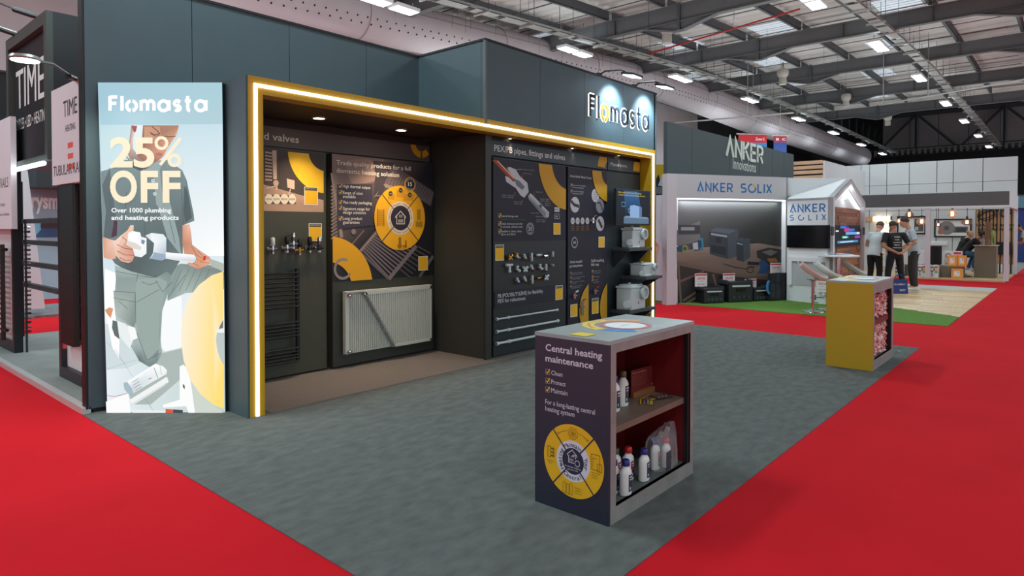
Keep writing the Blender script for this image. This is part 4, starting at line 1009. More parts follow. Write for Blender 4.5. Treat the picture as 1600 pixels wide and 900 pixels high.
for y, s, w_ in ((424.5, 'Double check', 12), (427.5, 'construction', 11), (433.5, 'Self-sealing', 9), (438.5, 'Compact', 8), (442, 'operation', 9)): A.ptext((160, 156, 160), s, (926, y), (926+w_, y-.6), (926, y-1.9), .0)
for y in (424, 432.5, 437.5): check(A, 923.5, y, 3)
for cx_ in (7.80, 8.32): A.ring((206, 150, 24), cx_, .40, .17, .40, 90, 270, clip=(7.16 if cx_ < 8 else 7.64, .03, 7.625 if cx_ < 8 else 8.108, 1.19))
card(A, 890, 476, 901, 494, False); card(A, 923.5, 466.5, 934, 489)
A.build('board_print', be)
for px, py, m1, m2, lb in ((898, 461, M_chrome, M_wht, 'chrome mixing valve above the left yellow card of the narrow board'), (910, 478, M_chrome, M_chrome, 'tall chrome mixing valve on the yellow ring of the narrow board'), (930.5, 454, M_chrome, mat('red_lever', (190, 24, 30), .4), 'chrome bib tap with a red lever on the narrow board'),
                         (927, 343, M_chrome, M_chrome, 'small chrome hose end hung on the flexi hose print')):
    a, b = fitp.px(px, py); t = thing('tap_valve', lb, 'valve', (a, 5.2, b))
    h = .13 if py == 478 else .05
    MB().tube([(a, 5.17, b-h), (a, 5.17, b+h*.5)], .016, 8).tube([(a-.05, 5.17, b-.01), (a+.05, 5.17, b-.01)], .013, 8).tube([(a, 5.17, b), (a, 5.205, b)], .008, 5).build('body', m1, t, smooth=True)
    MB().tube([(a-.005, 5.15, b+h*.5+.015), (a+.05, 5.15, b+h*.5+.03)], .011, 6).build('lever', m2, t, smooth=True)

# macerator shelves
bs = thing('display_board', 'dark backing board with shelves of white macerator pumps beside the right yellow post', 'board', (8.6, 5.25, 0))
part('board', mat('shelf_board', (36, 42, 46), .5), bs, 8.16, 9.12, 5.235, 5.268, .02, 2.40, .004)
def bracket_shelf(x0, x1, y0, zt, lb):
    t = thing('shelf', lb, 'shelf', (x0, 5.235, zt))
    part('shelf_board', mat('shelf_grey', (62, 68, 70), .5), t, x0, x1, y0, 5.235, zt-.045, zt, .003)
    for xx in (x0+.03, x1-.06): MB().slab([(xx, 5.233, zt-.045), (xx, y0+.03, zt-.045), (xx, 5.233, zt-.30)], (.022, 0, 0)).build('bracket', mat('bracket_dark', (44, 48, 56), .5), t)
    return t
bracket_shelf(8.30, 8.98, 4.93, 1.26, 'upper dark shelf carrying a white macerator pump under the screen')
bracket_shelf(8.55, 9.06, 4.80, .83, 'middle dark shelf carrying a flat white macerator pump')
bracket_shelf(8.26, 9.06, 4.90, .34, 'lowest dark shelf carrying the biggest white macerator pump')
tv = thing('info_screen', 'small lit screen showing a blue-white pump above the macerator shelves', 'screen', (8.7, 5.1, 1.65))
S_Y = 4.985; sx0, sz1 = PY_(S_Y).px(963, 294); sx1, sz0 = PY_(S_Y).px(1016, 352.5)
part('screen_case', M_black, tv, sx0, sx1, S_Y, S_Y+.05, sz0, sz1, .005); part('mount', M_black, tv, 8.6, 8.75, S_Y+.05, 5.236, 1.85, 2.0)
pl = PY_(S_Y); A = Art(pl)
def sp_(u, v): return (sx0+.012+u*(sx1-sx0-.024), sz0+.012+v*(sz1-sz0-.024))
A.poly((0,0,0), [sp_(0, 0), sp_(1, 0), sp_(1, 1), sp_(0, 1)], [(8, 14, 24), (6, 10, 18), (10, 24, 44), (14, 40, 66)])
A.poly((0,0,0), [sp_(.25, .3), sp_(.75, .3), sp_(.62, .97), sp_(.2, .97)], [(8, 22, 44), (10, 24, 44), (40, 110, 170), (40, 110, 170)])
A.poly((96, 124, 150), [sp_(.2, .03), sp_(.96, .03), sp_(.96, .2), sp_(.2, .22)]); A.poly((130, 160, 190), [sp_(.2, .2), sp_(.96, .18), sp_(.9, .23), sp_(.25, .25)])
A.poly((150, 186, 232), [sp_(.38, .22), sp_(.66, .2), sp_(.66, .54), sp_(.38, .55)]); A.poly((100, 130, 176), [sp_(.66, .2), sp_(.74, .24), sp_(.74, .52), sp_(.66, .54)]); A.poly((190, 214, 244), [sp_(.38, .55), sp_(.66, .54), sp_(.74, .52), sp_(.5, .57)])
A.line((150, 186, 232), [sp_(.38, .48), sp_(.34, .46), sp_(.34, .36), sp_(.38, .33)], .008); A.line((150, 186, 232), [sp_(.14, .52), sp_(.24, .52), sp_(.24, .64), sp_(.14, .64)], .006, True)
A.text((230, 200, 50), 'High output performance (PC rating)', *sp_(.04, .9), sp_(.72, .9)[0], .022); A.text((230, 200, 50), 'no blade no burn out and cleaning chemicals', *sp_(.04, .83), sp_(.84, .83)[0], .022)
A.build('screen_image', tv, print_mat('screen_glow', .6, .8))
M_mac = mat('macerator_white', (200, 206, 206), .35)
def macer(x, y, z, w_, d, h, lb, kind):
    t = thing('macerator_pump', lb, 'pump', (x, y, z+.001))
    o = MB().box(x-w_/2, x+w_/2, y-d/2, y+d/2, z+.001, z+h*.8).build('tank', M_mac, t, .018, seg=3)
    MB().box(x-w_/2-.008, x+w_/2+.008, y-d/2-.008, y+d/2+.008, z+h*.8, z+h*.88).build('lid', M_mac, t, .008)
    MB().box(x-w_*.4, x+w_*.4, y-d*.4, y+d*.4, z+h*.88, z+h*.94).build('lid_top', M_mac, t, .008)
    MB().lathe((x+w_*.28, y-d/2, z+h*.62), [(h*.2, 0), (h*.2, .03), (h*.25, .03), (h*.25, .055), (h*.17, .055), (h*.17, .02)], 18, axis=(0, -1, 0)).build('outlet', M_mac, t, smooth=True)
    MB().lathe((x-w_*.52, y-d*.3, z+h*.25), [(h*.12, 0), (h*.12, .05), (h*.15, .05), (h*.15, .075), (h*.09, .075)], 14, axis=(-1, -.4, 0)).build('inlet', M_mac, t, smooth=True)
    MB().lathe((x-w_*.1, y, z+h*.94), [(.02, 0), (.02, .02), (0, .02)], 10).build('knob', M_mac, t)
    MB().box(x-.012, x+.012, y-d/2-.003, y-d/2, z+h*.2, z+h*.3).build('badge', mat('badge_orange', (170, 96, 60), .5), t)
    if kind: MB().tube([(x-w_*.7, y-d*.3, z+.012), (x-w_*.5, y-d*.55, z+.012), (x-w_*.1, y-d*.6, z+.012), (x, y-d*.5, z+.012)], .01, 6).build('bracket_plate', M_mac, t)
macer(8.68, 5.09, 1.26, .36, .2, .33, 'white macerator pump with round outlet on the upper shelf', 1)
macer(8.82, 5.0, .83, .33, .26, .21, 'flat white macerator pump with side hoses on the middle shelf', 1)
macer(8.53, 5.04, .34, .42, .26, .40, 'biggest white macerator pump with wide round outlet on the lowest shelf', 0)

# ================================================================ display kiosks
M_conc = mat('concrete_laminate', (140, 132, 130), .5, noise=.14, nscale=9, bump=.1, bscale=60)
M_in = mat('kiosk_red_inside', (112, 12, 18), .5)
M_shelf = mat('kiosk_shelf', (118, 96, 84), .5, noise=.08, nscale=12)
M_kfl = mat('kiosk_floor', (86, 92, 92), .55, noise=.08, nscale=12)
def kiosk_shell(t, x0, x1, y0, y1, h, side_mat, ox0, ox1, oz0, oz1):
    part('side_panel', side_mat, t, x0, x0+.016, y0+.002, y1, 0, h-.02)
    part('side_panel', M_conc, t, x1-.05, x1, y0, y1, 0, h-.02)
    part('back_panel', M_conc, t, x0+.016, x1-.05, y1-.02, y1, 0, h-.02)
    part('top', mat('kiosk_top', (150, 160, 162), .35, noise=.05, nscale=8), t, x0-.002, x1+.002, y0-.002, y1+.002, h-.02, h)
    part('front_rail', M_conc, t, x0+.016, x1-.05, y0, y0+.03, oz1, h-.02); part('front_rail', M_conc, t, x0+.016, x1-.05, y0, y0+.03, 0, oz0)
    part('front_stile', M_conc, t, x0+.016, ox0, y0, y0+.03, oz0, oz1); part('front_stile', M_conc, t, ox1, x1-.05, y0, y0+.03, oz0, oz1)
    part('lining', M_in, t, ox0, x1-.06, y1-.03, y1-.021, oz0, oz1+.02); part('lining', M_in, t, x0+.017, x0+.022, y0+.03, y1-.021, oz0, oz1+.02)
    part('lining', M_in, t, x1-.06, x1-.051, y0+.03, y1-.021, oz0, oz1+.02); part('lining', M_in, t, x0+.022, x1-.06, y0+.03, y1-.03, oz1+.02, oz1+.03)
    part('floor_board', M_kfl, t, x0+.022, x1-.06, y0+.006, y1-.03, oz0-.02, oz0)
    part('black_profile', M_black, t, ox1-.028, ox1, y0+.004, y0+.03, oz0, oz1)
kx0_, kx1_, ky0, ky1, kh = 2.84, 3.82, 1.805, 2.295, .968
k1 = thing('display_kiosk', 'violet and concrete display kiosk with bottles on red-lined shelves, nearest the camera', 'kiosk', (2.84, 1.80, 0))
fpk = PY_(ky0)
ox0, oz1 = fpk.px(963, 551); ox1, _ = fpk.px(1079, 523); _, oz0 = fpk.px(963, 795)
M_vio = mat('violet_laminate', (54, 42, 62), .45)
kiosk_shell(k1, kx0_, kx1_, ky0, ky1, kh, M_vio, ox0, ox1, .085, oz1)
shz = fpk.px(963, 672)[1]
part('shelf', M_shelf, k1, kx0_+.022, kx1_-.06, ky0+.03, ky1-.03, shz-.035, shz+.0)
OZ = .085
# print of the left side
sp = Pl((kx0_, ky1, 0), (0, -1, 0)); A = Art(sp); P = A.pp; W_ = ky1-ky0
A.poly((0,0,0), [(0, 0), (W_, 0), (W_, kh-.02), (0, kh-.02)], [(30, 32, 52), (28, 30, 50), (58, 45, 64), (56, 43, 62)])
lav = (214, 206, 222)
z_ = lambda y: sp.px(852, y)[1]
def kt(s, xl, yl, xr, yr, yt, b=.008): A.ptext(lav, s, (xl, yl), (xr, yr), (xl, yt), b)
kt('Central heating', 852.5, 547.5, 941, 563.5, 537, .018); kt('maintenance', 852.5, 564, 927, 575, 554, .018)
for y0_, s, xr, yt in ((586.5, 'Clean', 879, 579), (600.5, 'Protect', 884, 593), (614, 'Maintain', 887, 606)): 
    A.ptext(lav, s, (861.5, y0_-1), (xr, y0_+2), (861.5, yt-.5), .003)
for y in (580.5, 594.5, 608): check(A, 853, y, 8.5)
kt('For a long-lasting central', 852.5, 630.5, 930, 643.5, 623, .004); kt('heating system', 852.5, 641, 898, 648.5, 633.5, .004)
wx, wz = sp.px(897, 721); R = .222
wx = (sp.px(850.5, 700)[0]+sp.px(944.5, 720)[0])/2; R = (sp.px(944.5, 720)[0]-sp.px(850.5, 700)[0])/2
A.disc((232, 176, 14), wx, wz, R, 48); A.ring((214, 208, 222), wx, wz, R*.34, R*.56, n=40); A.disc((34, 36, 62), wx, wz, R*.36, 32)
dk = (40, 40, 60)
for an in (48, 132, 228, 312):
    c, s = math.cos(math.radians(an)), math.sin(math.radians(an)); A.line(dk, [(wx+c*R*.34, wz+s*R*.34), (wx+c*R*1.01, wz+s*R*1.01)], .008)
A.arctext(dk, 'Maintain', wx, wz, R*.385, 90, .024, 9.5, .012); A.arctext(dk, 'Your', wx, wz, R*.385, 0, .024, 11, .012); A.arctext(dk, 'Central', wx, wz, R*.385, 270, .024, 11, .012, True); A.arctext(dk, 'Heating', wx, wz, R*.385, 180, .024, 11, .012)
def home(A, x, z, k, col, w_):
    A.line(col, [(x-.5*k, z+.05*k), (x-.5*k, z+.2*k), (x, z+.62*k), (x+.5*k, z+.2*k), (x+.5*k, z+.05*k)], w_); A.line(col, [(x-.36*k, z+.12*k), (x-.36*k, z-.5*k), (x+.2*k, z-.5*k)], w_); A.line(col, [(x+.36*k, z+.12*k), (x+.36*k, z-.1*k)], w_)
    for q in (-.2, -.05, .1): A.line(col, [(x+q*k, z-.38*k), (x+q*k, z-.12*k)], w_*.8)
    for q in (-.12, 0, .12): A.line(col, [(x+q*k, z+.02*k), (x+q*k+.02, z+.26*k)], w_*.6)
home(A, wx-.005, wz+.022, .062, lav, .004); A.ring(lav, wx+.03, wz-.006, .014, .0175)
A.text(lav, 'Prolongs heating', wx-.05, wz-.036, wx+.05, .008, .004); A.text(lav, 'system life', wx-.035, wz-.05, wx+.035, .008, .004)
br = (110, 78, 16)
cx_, cz_ = wx, wz+R*.76
A.line(br, [(cx_+(.028+.006*(i % 2))*math.cos(i*PI/10), cz_+(.028+.006*(i % 2))*math.sin(i*PI/10)) for i in range(20)], .002, True); A.line(br, arc(cx_, cz_, .019, 0, 360, 20), .002)
for q in (-.008, 0, .008): A.line(br, [(cx_+q, cz_-.01), (cx_+q, cz_+.01)], .003)
for s in (-1, 1):
    pts = arc(wx, wz, R*.83, 90-s*14, 90-s*38, 6); A.line(br, pts, .0022); e = Vector(pts[-1]); A.line(br, [e+Vector((-s*.012, .004)), e, e+Vector((-s*.002, .013))], .0022)
cx_, cz_ = wx-R*.76, wz+.02
A.line(br, [(cx_-.018, cz_-.03), (cx_-.018, cz_+.03), (cx_+.002, cz_+.03), (cx_+.002, cz_-.03)], .003, True)
for q in (-.02, 0, .02): A.line(br, [(cx_+.004, cz_+q), (cx_+.028, cz_+q)], .006)
A.line(br, [(cx_+.02, cz_-.028), (cx_+.02, cz_+.028)], .004); A.text(br, 'Magnetic', cx_-.022, cz_-.052, cx_+.024, .007, .0); A.text(br, 'filter', cx_-.01, cz_-.064, cx_+.014, .007, .0)
cx_, cz_ = wx+R*.76, wz+.03
A.line(br, [(cx_-.03, cz_-.04), (cx_-.03, cz_+.04), (cx_+.022, cz_+.04), (cx_+.022, cz_-.04)], .0025, True); A.line(br, [(cx_-.02, cz_-.03), (cx_-.02, cz_+.02), (cx_+.008, cz_+.02)], .002)
A.line(br, [(cx_+.008, cz_-.045), (cx_+.008, cz_-.005), (cx_+.034, cz_-.005), (cx_+.034, cz_-.045)], .0025, True)
for k, s in enumerate(('Anti freeze,', 'noise', 'reducer')): A.text(br, s, cx_-.028, cz_-.06-.013*k, cx_+(.028 if k == 0 else .01), .007, .0)
cx_, cz_ = wx-.03, wz-R*.76
for q, h in ((-.024, .018), (-.002, .012), (.02, .018)): A.line(br, [(cx_+q-.01, cz_-.03), (cx_+q-.01, cz_+h), (cx_+q-.004, cz_+h+.012), (cx_+q+.004, cz_+h+.012), (cx_+q+.01, cz_+h), (cx_+q+.01, cz_-.03)], .002, True)
for k, s in enumerate(('Inhibitors,', 'sealers,', 'cleaners')): A.text(br, s, cx_+.045, cz_+.01-.013*k, cx_+.09, .007, .0)
A.build('side_print', k1)
# print on the top
tp_ = Pl((kx0_, ky0, kh), (1, 0, 0), (0, 1, 0)); A = Art(tp_); KW, KD = kx1_-kx0_, W_
def top_print(A):
    c, d = KW*.545, KD*.465
    A.ring((226, 196, 90), c, d, .185, .258, 62, 172, 24); A.ring((214, 168, 120), c, d, .185, .258, 8, 58, 16); A.ring((60, 130, 196), c, d, .165, .25, 178, 226, 16, (0.01, .008, KW, KD))
    A.ring((206, 100, 104), c, d, .140, .158, n=40); A.ring((220, 150, 150), c, d, .126, .133, n=40); A.disc((226, 232, 236), c, d, .122, 32)
    A.arctext((80, 70, 40), 'Clean and flush', c, d, .212, 116, .022, 5.5)
    A.text((206, 220, 236), 'Protect and treat', c-.235, d-.07, c-.13, .014); A.text((170, 120, 120), 'system care', c-.05, d-.005, c+.05, .014)
    A.text((196, 204, 206), 'Maintain the system every year', c-.12, d-.20, c+.12, .014); A.text((186, 196, 198), 'flush test top up', c+.14, d-.1, c+.26, .014)
    A.poly((222, 196, 40), [(.035, .17), (.135, .17), (.135, .28), (.035, .28)])
top_print(A); A.build('top_print', k1)

# bottles
M_bot = mat('bottle_white', (228, 226, 224), .3); M_cb = mat('cap_blue', (44, 48, 128), .35); M_cr = mat('cap_red', (196, 28, 38), .35); M_cg = mat('cap_olive', (96, 92, 60), .4)
def prim(t, mb, name, m, smooth=False, bevel=0):
    """part in the local space of a turned thing"""
    o = mb.build(name, m, None, bevel, smooth); o.parent = t; CHILDREN.setdefault(t.name, []).append(o); return o
def bottle(x, y, z, h, capm, label, lab=(40, 44, 66), rz=0, tall=1.0):
    t = thing('chemical_bottle', label, 'bottle', (x, y, z), rz=rz)
    k = h/.19; s = .043*k/tall
    prim(t, MB().lathe((0, 0, 0), [(s*.94, 0), (s, .006), (s, .118*k), (s*.92, .134*k), (s*.5, .156*k), (s*.42, .165*k)], 20, sy=.66), 'bottle_body', M_bot, True)
    prim(t, MB().lathe((0, 0, .162*k), [(s*.52, 0), (s*.55, .004), (s*.52, .03*k), (s*.44, .034*k), (0, .034*k)], 14), 'cap', capm, True)
    # wrap label: curved patch on the front
    m = MB(); n = 8
    A = Art(Pl((0, 0, 0), (1, 0, 0)))
    pts = []
    for i in range(n+1):
        a = math.radians(-100+90*i/n); pts.append((s*1.02*math.cos(a), s*.68*math.sin(a)))
    def band(col, i0, i1, z0, z1, d=1.0):
        for i in range(i0, i1):
            (xa, ya), (xb, yb) = pts[i], pts[i+1]
            A.mb.add([(xa*d, ya*d, z0), (xb*d, yb*d, z0), (xb*d, yb*d, z1), (xa*d, ya*d, z1)], [(0, 1, 2, 3)], lin(col))
    band(lab, 0, n, .02*k, .115*k); band((44, 46, 70), 0, n, .02*k, .06*k, 1.004)
    band((216, 212, 220), 1, n-2, .098*k, .105*k, 1.012); band((200, 196, 206), 1, n-3, .084*k, .09*k, 1.012); band((226, 166, 20), n-3, n, .028*k, .07*k, 1.012); band((44, 46, 70), n-2, n, .038*k, .06*k, 1.02); band((200, 200, 206), 1, 2, .03*k, .045*k, 1.012)
    bd_ = CHILDREN[t.name][0]; o = A.build('bottle_label', None); o.parent = bd_; CHILDREN.setdefault(bd_.name, []).append(o)
    return t
fl_z = OZ+.0015
def on(px, py, z): return G(px, py, z)
def kb(px, py, h, capm, label, lab=(40, 44, 66), z=fl_z, rz=-.15):
    p = on(px, py, z); return bottle(p.x, p.y+.02, z, h, capm, label, lab, rz)
kb(982.5, 773, .185, M_cb, 'white bottle with a blue cap and navy label standing foremost on the kiosk floor')
kb(1011, 751, .178, M_cb, 'white bottle with a blue cap standing alone right of the red-capped bottle', rz=-.1)
kb(986, 750, .185, M_cr, 'white bottle with a red cap standing behind the foremost blue-capped one', (150, 30, 46))
kb(966, 752, .185, M_cg, 'white bottle with an olive cap at the left back of the kiosk floor', (150, 30, 46))
kb(963.5, 771, .18, M_cb, 'white bottle half hidden by the left edge of the lower opening', (40, 44, 66))
kb(1028, 733, .178, M_cb, 'white bottle with a blue cap inside the clear bag', (150, 30, 46), rz=.0)
kb(1045, 729, .17, M_cr, 'white bottle with a dark red cap at the right inside the clear bag', (150, 30, 46), rz=.0)
# clear bag around two bottles
p0 = on(1027, 735, fl_z); p1 = on(1049, 725, fl_z)
bg = thing('plastic_bag', 'clear plastic bag with a zigzag top holding two bottles in the lower compartment', 'bag', (p0.x+.06, p0.y+.05, fl_z+.002))
M_film = mat('clear_film', (225, 215, 220), .12, alpha=.20)
ba, bb = fpk.px(1015, 735)[0], 0
bx0, bx1 = p0.x-.045, p1.x+.085; by = max(p0.y, p1.y)+.10; by0 = min(p0.y, p1.y)-.035
top = []
m = MB(); n = 14; vs = []
for j in range(2):
    for i in range(n+1):
        f = i/n; x = bx0+(bx1-bx0)*f
        zt = fl_z+.195+.05*f+(.008 if i % 2 else 0)
        wob = .012*math.sin(i*1.7+j)
        yb = (by0+(by-by0)*.5)+(-1 if j == 0 else 1)*(by-by0)*.5*math.sin(PI*min(max(f, .02), .98))**.35
        for q, zz in enumerate((fl_z+.002, fl_z+.09, fl_z+.17, zt)):
            k_ = (1, 1.0, .8, .25)[q]; ym = (by0+by)/2
            vs.append((x+wob*(.4 if q else 0), ym+(yb-ym)*k_+wob, zz))
fs = []
for j in range(2):
    for i in range(n):
        for q in range(3):
            a = (j*(n+1)+i)*4+q; fs.append((a, a+4, a+5, a+1))
m.add(vs, fs); m.build('bag_film', M_film, bg, smooth=True)
MB().box(bx0+.05, bx0+.10, by0-.012, by0-.008, fl_z+.01, fl_z+.12).build('handle_slot', mat('slot_grey', (60, 60, 74), .4), bg)
# upper shelf things
uz = shz+.0015
def ub(px, py, h, cap_, lb): p = on(px, py, uz); return bottle(p.x, p.y+.015, uz, h, cap_, lb, (70, 60, 70), -.2, 1.12)
ub(976.5, 634, .20, M_cg, 'tall white bottle with an olive cap on the upper kiosk shelf')
ub(963, 643, .20, M_cb, 'white bottle with a blue cap cut by the left edge of the upper shelf opening')
lz = on(1008, 617, uz)
ld = thing('leaflet_stand', 'small dark red counter card with a yellow ring on the upper kiosk shelf', 'card', (lz.x, lz.y+.02, uz))
ca = Vector((on(986, 622, uz).x, on(986, 622, uz).y, uz)); cb = Vector((on(1028, 608, uz).x, on(1028, 608, uz).y, uz)); cu = (cb-ca).normalized(); cp_ = Pl(ca, cu)
CWd = (cb-ca).length
MB().slab([cp_.at(0, 0), cp_.at(CWd, 0), cp_.at(CWd, .17), cp_.at(0, .17)], -cp_.n*.004).build('card_board', mat('card_red', (120, 34, 34), .5), ld)
MB().slab([cp_.at(0, 0, .02), cp_.at(CWd, 0, .02), cp_.at(CWd, .035, .02), cp_.at(0, .035, .02)], -cp_.n*.02).build('card_lip', mat('card_tan', (140, 84, 50), .5), ld)
A = Art(cp_); A.text((206, 150, 140), 'Try samples', .01, .145, CWd*.55, .010); 
for k in range(6): A.text((190, 130, 120), 'clean protect and maintain', .01, .128-.012*k, CWd*(.6-.04*(k % 3)), .005, .0)
A.ring((206, 140, 50), CWd*1.0, .095, .035, .06, 100, 260, clip=(0, 0, CWd, .17)); A.text((200, 180, 170), 'flow', CWd*.75, .045, CWd*.95, .008); A.build('card_print', ld)
ll = on(1026, 628, uz); rnd = random.Random(4)
lbs = ['yellow and dark leaflet lying foremost on the upper kiosk shelf', 'dark leaflet with a yellow edge under the others on the upper shelf', 'dark leaflet with small white print lying on top of the others']
for i, (px, py, a, c) in enumerate(((1010, 628, .5, (216, 168, 20)), (1018, 622, .1, (206, 160, 24)), (1034, 621, -.3, (104, 66, 60)))):
    p = on(px, py, uz); z = uz+.001+.003*i
    t = thing('leaflet', lbs[i], 'leaflet', (p.x, p.y, z), rz=a)
    prim(t, MB().box(-.07, .07, -.04, .04, 0, .002), 'paper', mat('leaflet_paper', (90, 56, 50), .5))
    A = Art(Pl((-.07, -.04, .002), (1, 0, 0), (0, 1, 0)), .0003); A.rect(c, .002, .002, .138, .078); A.rect((70, 52, 60), .01, .02, .13, .07)
    A.text((220, 214, 210), 'heating care', .02, .05, .09, .008); A.rect((220, 214, 210), .03, .025, .045, .035); A.rect((220, 214, 210), .06, .025, .075, .035); A.rect((220, 214, 210), .09, .025, .105, .035)
    o = A.build('leaflet_print', None); o.parent = t; CHILDREN.setdefault(t.name, []).append(o)

# second kiosk: yellow side, packed with pink bags
k2 = thing('display_kiosk', 'yellow-sided display kiosk standing at the far end of the grey carpet', 'kiosk', (7.83, 1.64, 0))
jx0, jx1, jy0, jy1 = 7.835, 8.86, 1.637, 2.108
fp2 = PY_(jy0); a0_, c1_ = fp2.px(1368, 449); a1_, _ = fp2.px(1391, 444); _, c0_ = fp2.px(1369, 565)
kiosk_shell(k2, jx0, jx1, jy0, jy1, kh, M_yel, jx0+.075, jx1-.075, .11, kh-.125)
part('shelf', M_in, k2, jx0+.022, jx1-.06, jy0+.03, jy1-.03, .47, .53)
part('side_facing', mat('kiosk_yellow', (182, 140, 8), .5), k2, jx0-.003, jx0, jy0, jy1, 0, kh-.022)
A = Art(Pl((jx0, jy0, kh), (1, 0, 0), (0, 1, 0))); KW = jx1-jx0; top_print(A); A.build('top_print', k2)
rnd = random.Random(9)
def packed(z0, z1, nm):
    m = MB()
    for i in range(1500):
        z = rnd.uniform(z0, z1); x = rnd.uniform(jx0+.03, jx1-.07); d = rnd.uniform(0, .06) if rnd.random() < .8 else rnd.uniform(0, .3)
        y = jy0+.045+d; k = rnd.uniform(.006, .016); a = rnd.uniform(0, PI); b = rnd.uniform(0, PI)
        u = Vector((math.cos(a), math.sin(a)*.5, math.sin(b))).normalized()*k; v = Vector((-math.sin(a), .3, math.cos(b))).normalized()*k
        c = Vector((x, y, z)); m.add([c-u-v, c+u-v, c+u+v, c-u+v], [(0, 1, 2, 3)], rnd.choice((0, 0, 1, 2)))
    o = m.build(nm, mat('filling_pink', (238, 150, 148), .5), None, mats=[mat('filling_white', (240, 226, 226), .4), mat('filling_orange', (226, 110, 96), .5)])
    return o
for z0, z1, lb in ((.115, .45, 'pink shredded filling packed in the lower compartment of the yellow kiosk'), (.54, .82, 'pink shredded filling packed in the upper compartment of the yellow kiosk')):
    o = packed(z0, z1, 'shredded_filling'); tag(o, lb, 'filling', kind='stuff')
# scrap of green paper on the grey carpet
p = G(1408, 551)
o = MB().hexa([(p.x, p.y), (p.x+.05, p.y+.01), (p.x+.06, p.y+.05), (p.x+.01, p.y+.04)], .005, .012).build('paper_scrap', mat('scrap_green', (70, 180, 90), .5)); tag(o, 'tiny green paper scrap on the grey carpet right of the yellow kiosk', 'litter')

# ================================================================ radiator stand on the left
M_tk = mat('stand_black', (36, 38, 42), .45); M_pan = mat('panel_white', (222, 216, 216), .5)
TXP = 1.93
tw = thing('tower_sign', 'tall black tower sign reading TIME with two lamps on its top', 'sign', (2.1, 8.9, 2.2))
tp5 = PX_(1.95)
y0, y1 = -tp5.px(78, 247)[0], -tp5.px(12, 68)[0]
TZ0, TZ1 = 2.27, 3.82
part('tower_box', M_tk, tw, 1.99, 2.42, y0, y1, TZ0, TZ1)
m = MB(); m.box(1.93, 1.99, y0, y0+.10, TZ0, TZ1).box(1.93, 1.99, y1-.10, y1, TZ0, TZ1).box(1.93, 1.99, y0+.1, y1-.1, TZ1-.13, TZ1).box(1.93, 1.99, y0+.1, y1-.1, TZ0, TZ0+.06); m.build('frame', mat('tower_frame', (72, 78, 74), .4), tw)
A = Art(PX_(1.985).shift(0)); T = PX_(1.985)
A.ptext((214, 216, 214), 'TIME', (26, 168), (69, 148), (26, 125), .012)
a0, b0 = T.px(26, 169); a1, b1 = T.px(69, 150)
A.mb = MB(); A.text((214, 216, 214), 'TIME', a0, 2.97, a1, .46, .012)
a0 = T.px(24.5, 196)[0]; a1 = T.px(73.5, 176)[0]; A.text((214, 216, 214), 'CABLES • LED • HEATING', a0, 2.72, a1, .13, .006)
A.build('lettering', tw)
o = MB().tube([(1.9, y0+.02, TZ0-.04), (1.9, y1-.05, TZ0-.04)], .025, 8).build('tube_lamp', mat('tube_glow', (240, 250, 255), .4, emit=7)); tag(o, 'glowing white tube lamp under the TIME tower sign', 'lamp')
l = bpy.data.lights.new('arm_spot_light', 'SPOT'); l.energy = 80; l.spot_size = math.radians(110); l.spot_blend = .8; l.color = (.97, 1, .85); l.shadow_soft_size = .06
def arm_lamp(head, base, lb, beam):
    t = thing('arm_lamp', lb, 'lamp', base)
    h, b = Vector(head), Vector(base)
    MB().tube([b, (b+h)/2+Vector((0, 0, .05)), h], .012, 6).build('arm', M_black, t); MB().tube([b, b+(h-b)*.16], .026, 8).build('driver', M_black, t)
    MB().lathe(h, [(.0, .03), (.09, .02), (.10, 0), (.095, -.012)], 16).build('lamp_head', mat('lamp_silver', (160, 164, 160), .35, .6), t, smooth=True)
    MB().lathe(h, [(0, -.016), (.088, -.014), (.088, -.008)], 16).build('lens', mat('arm_lens', (240, 250, 240), .4, emit=12), t)
    if beam: lo = bpy.data.objects.new('arm_spot_light', l); lo.location = h-Vector(t.location)+Vector((0, 0, -.04)); lo.rotation_euler = (0, math.radians(-30), 0); link(lo, t)
hp = X1 = None
q = PX_(1.25); u, v = q.px(39, 92); hd_ = (1.25, -u, v)
q = PX_(1.86); u, v = q.px(117, 123); arm_lamp(hd_, (1.86, -u, v), 'arm lamp glowing in front of the TIME tower, fixed to the white sign panel', True)
for (px, py), lb in (((59, 24), 'black lamp arm at the top right of the TIME tower'), ((27, 52), 'black lamp arm at the top left of the TIME tower')):
    q = PX_(1.95); u, v = q.px(px, py); t = thing('arm_lamp', lb, 'lamp', (1.95, -u, v))
    MB().tube([(1.97, -u, v-.02), (1.80, -u+.28, v+.09)], .03, 8).build('driver', M_black, t); MB().tube([(1.82, -u+.25, v+.08), (1.3, -u+1.3, v+.55)], .01, 5).build('arm', M_black, t)
    MB().box(1.96, 2.02, -u-.03, -u+.05, v-.09, v+.0).build('clamp', M_chrome, t)
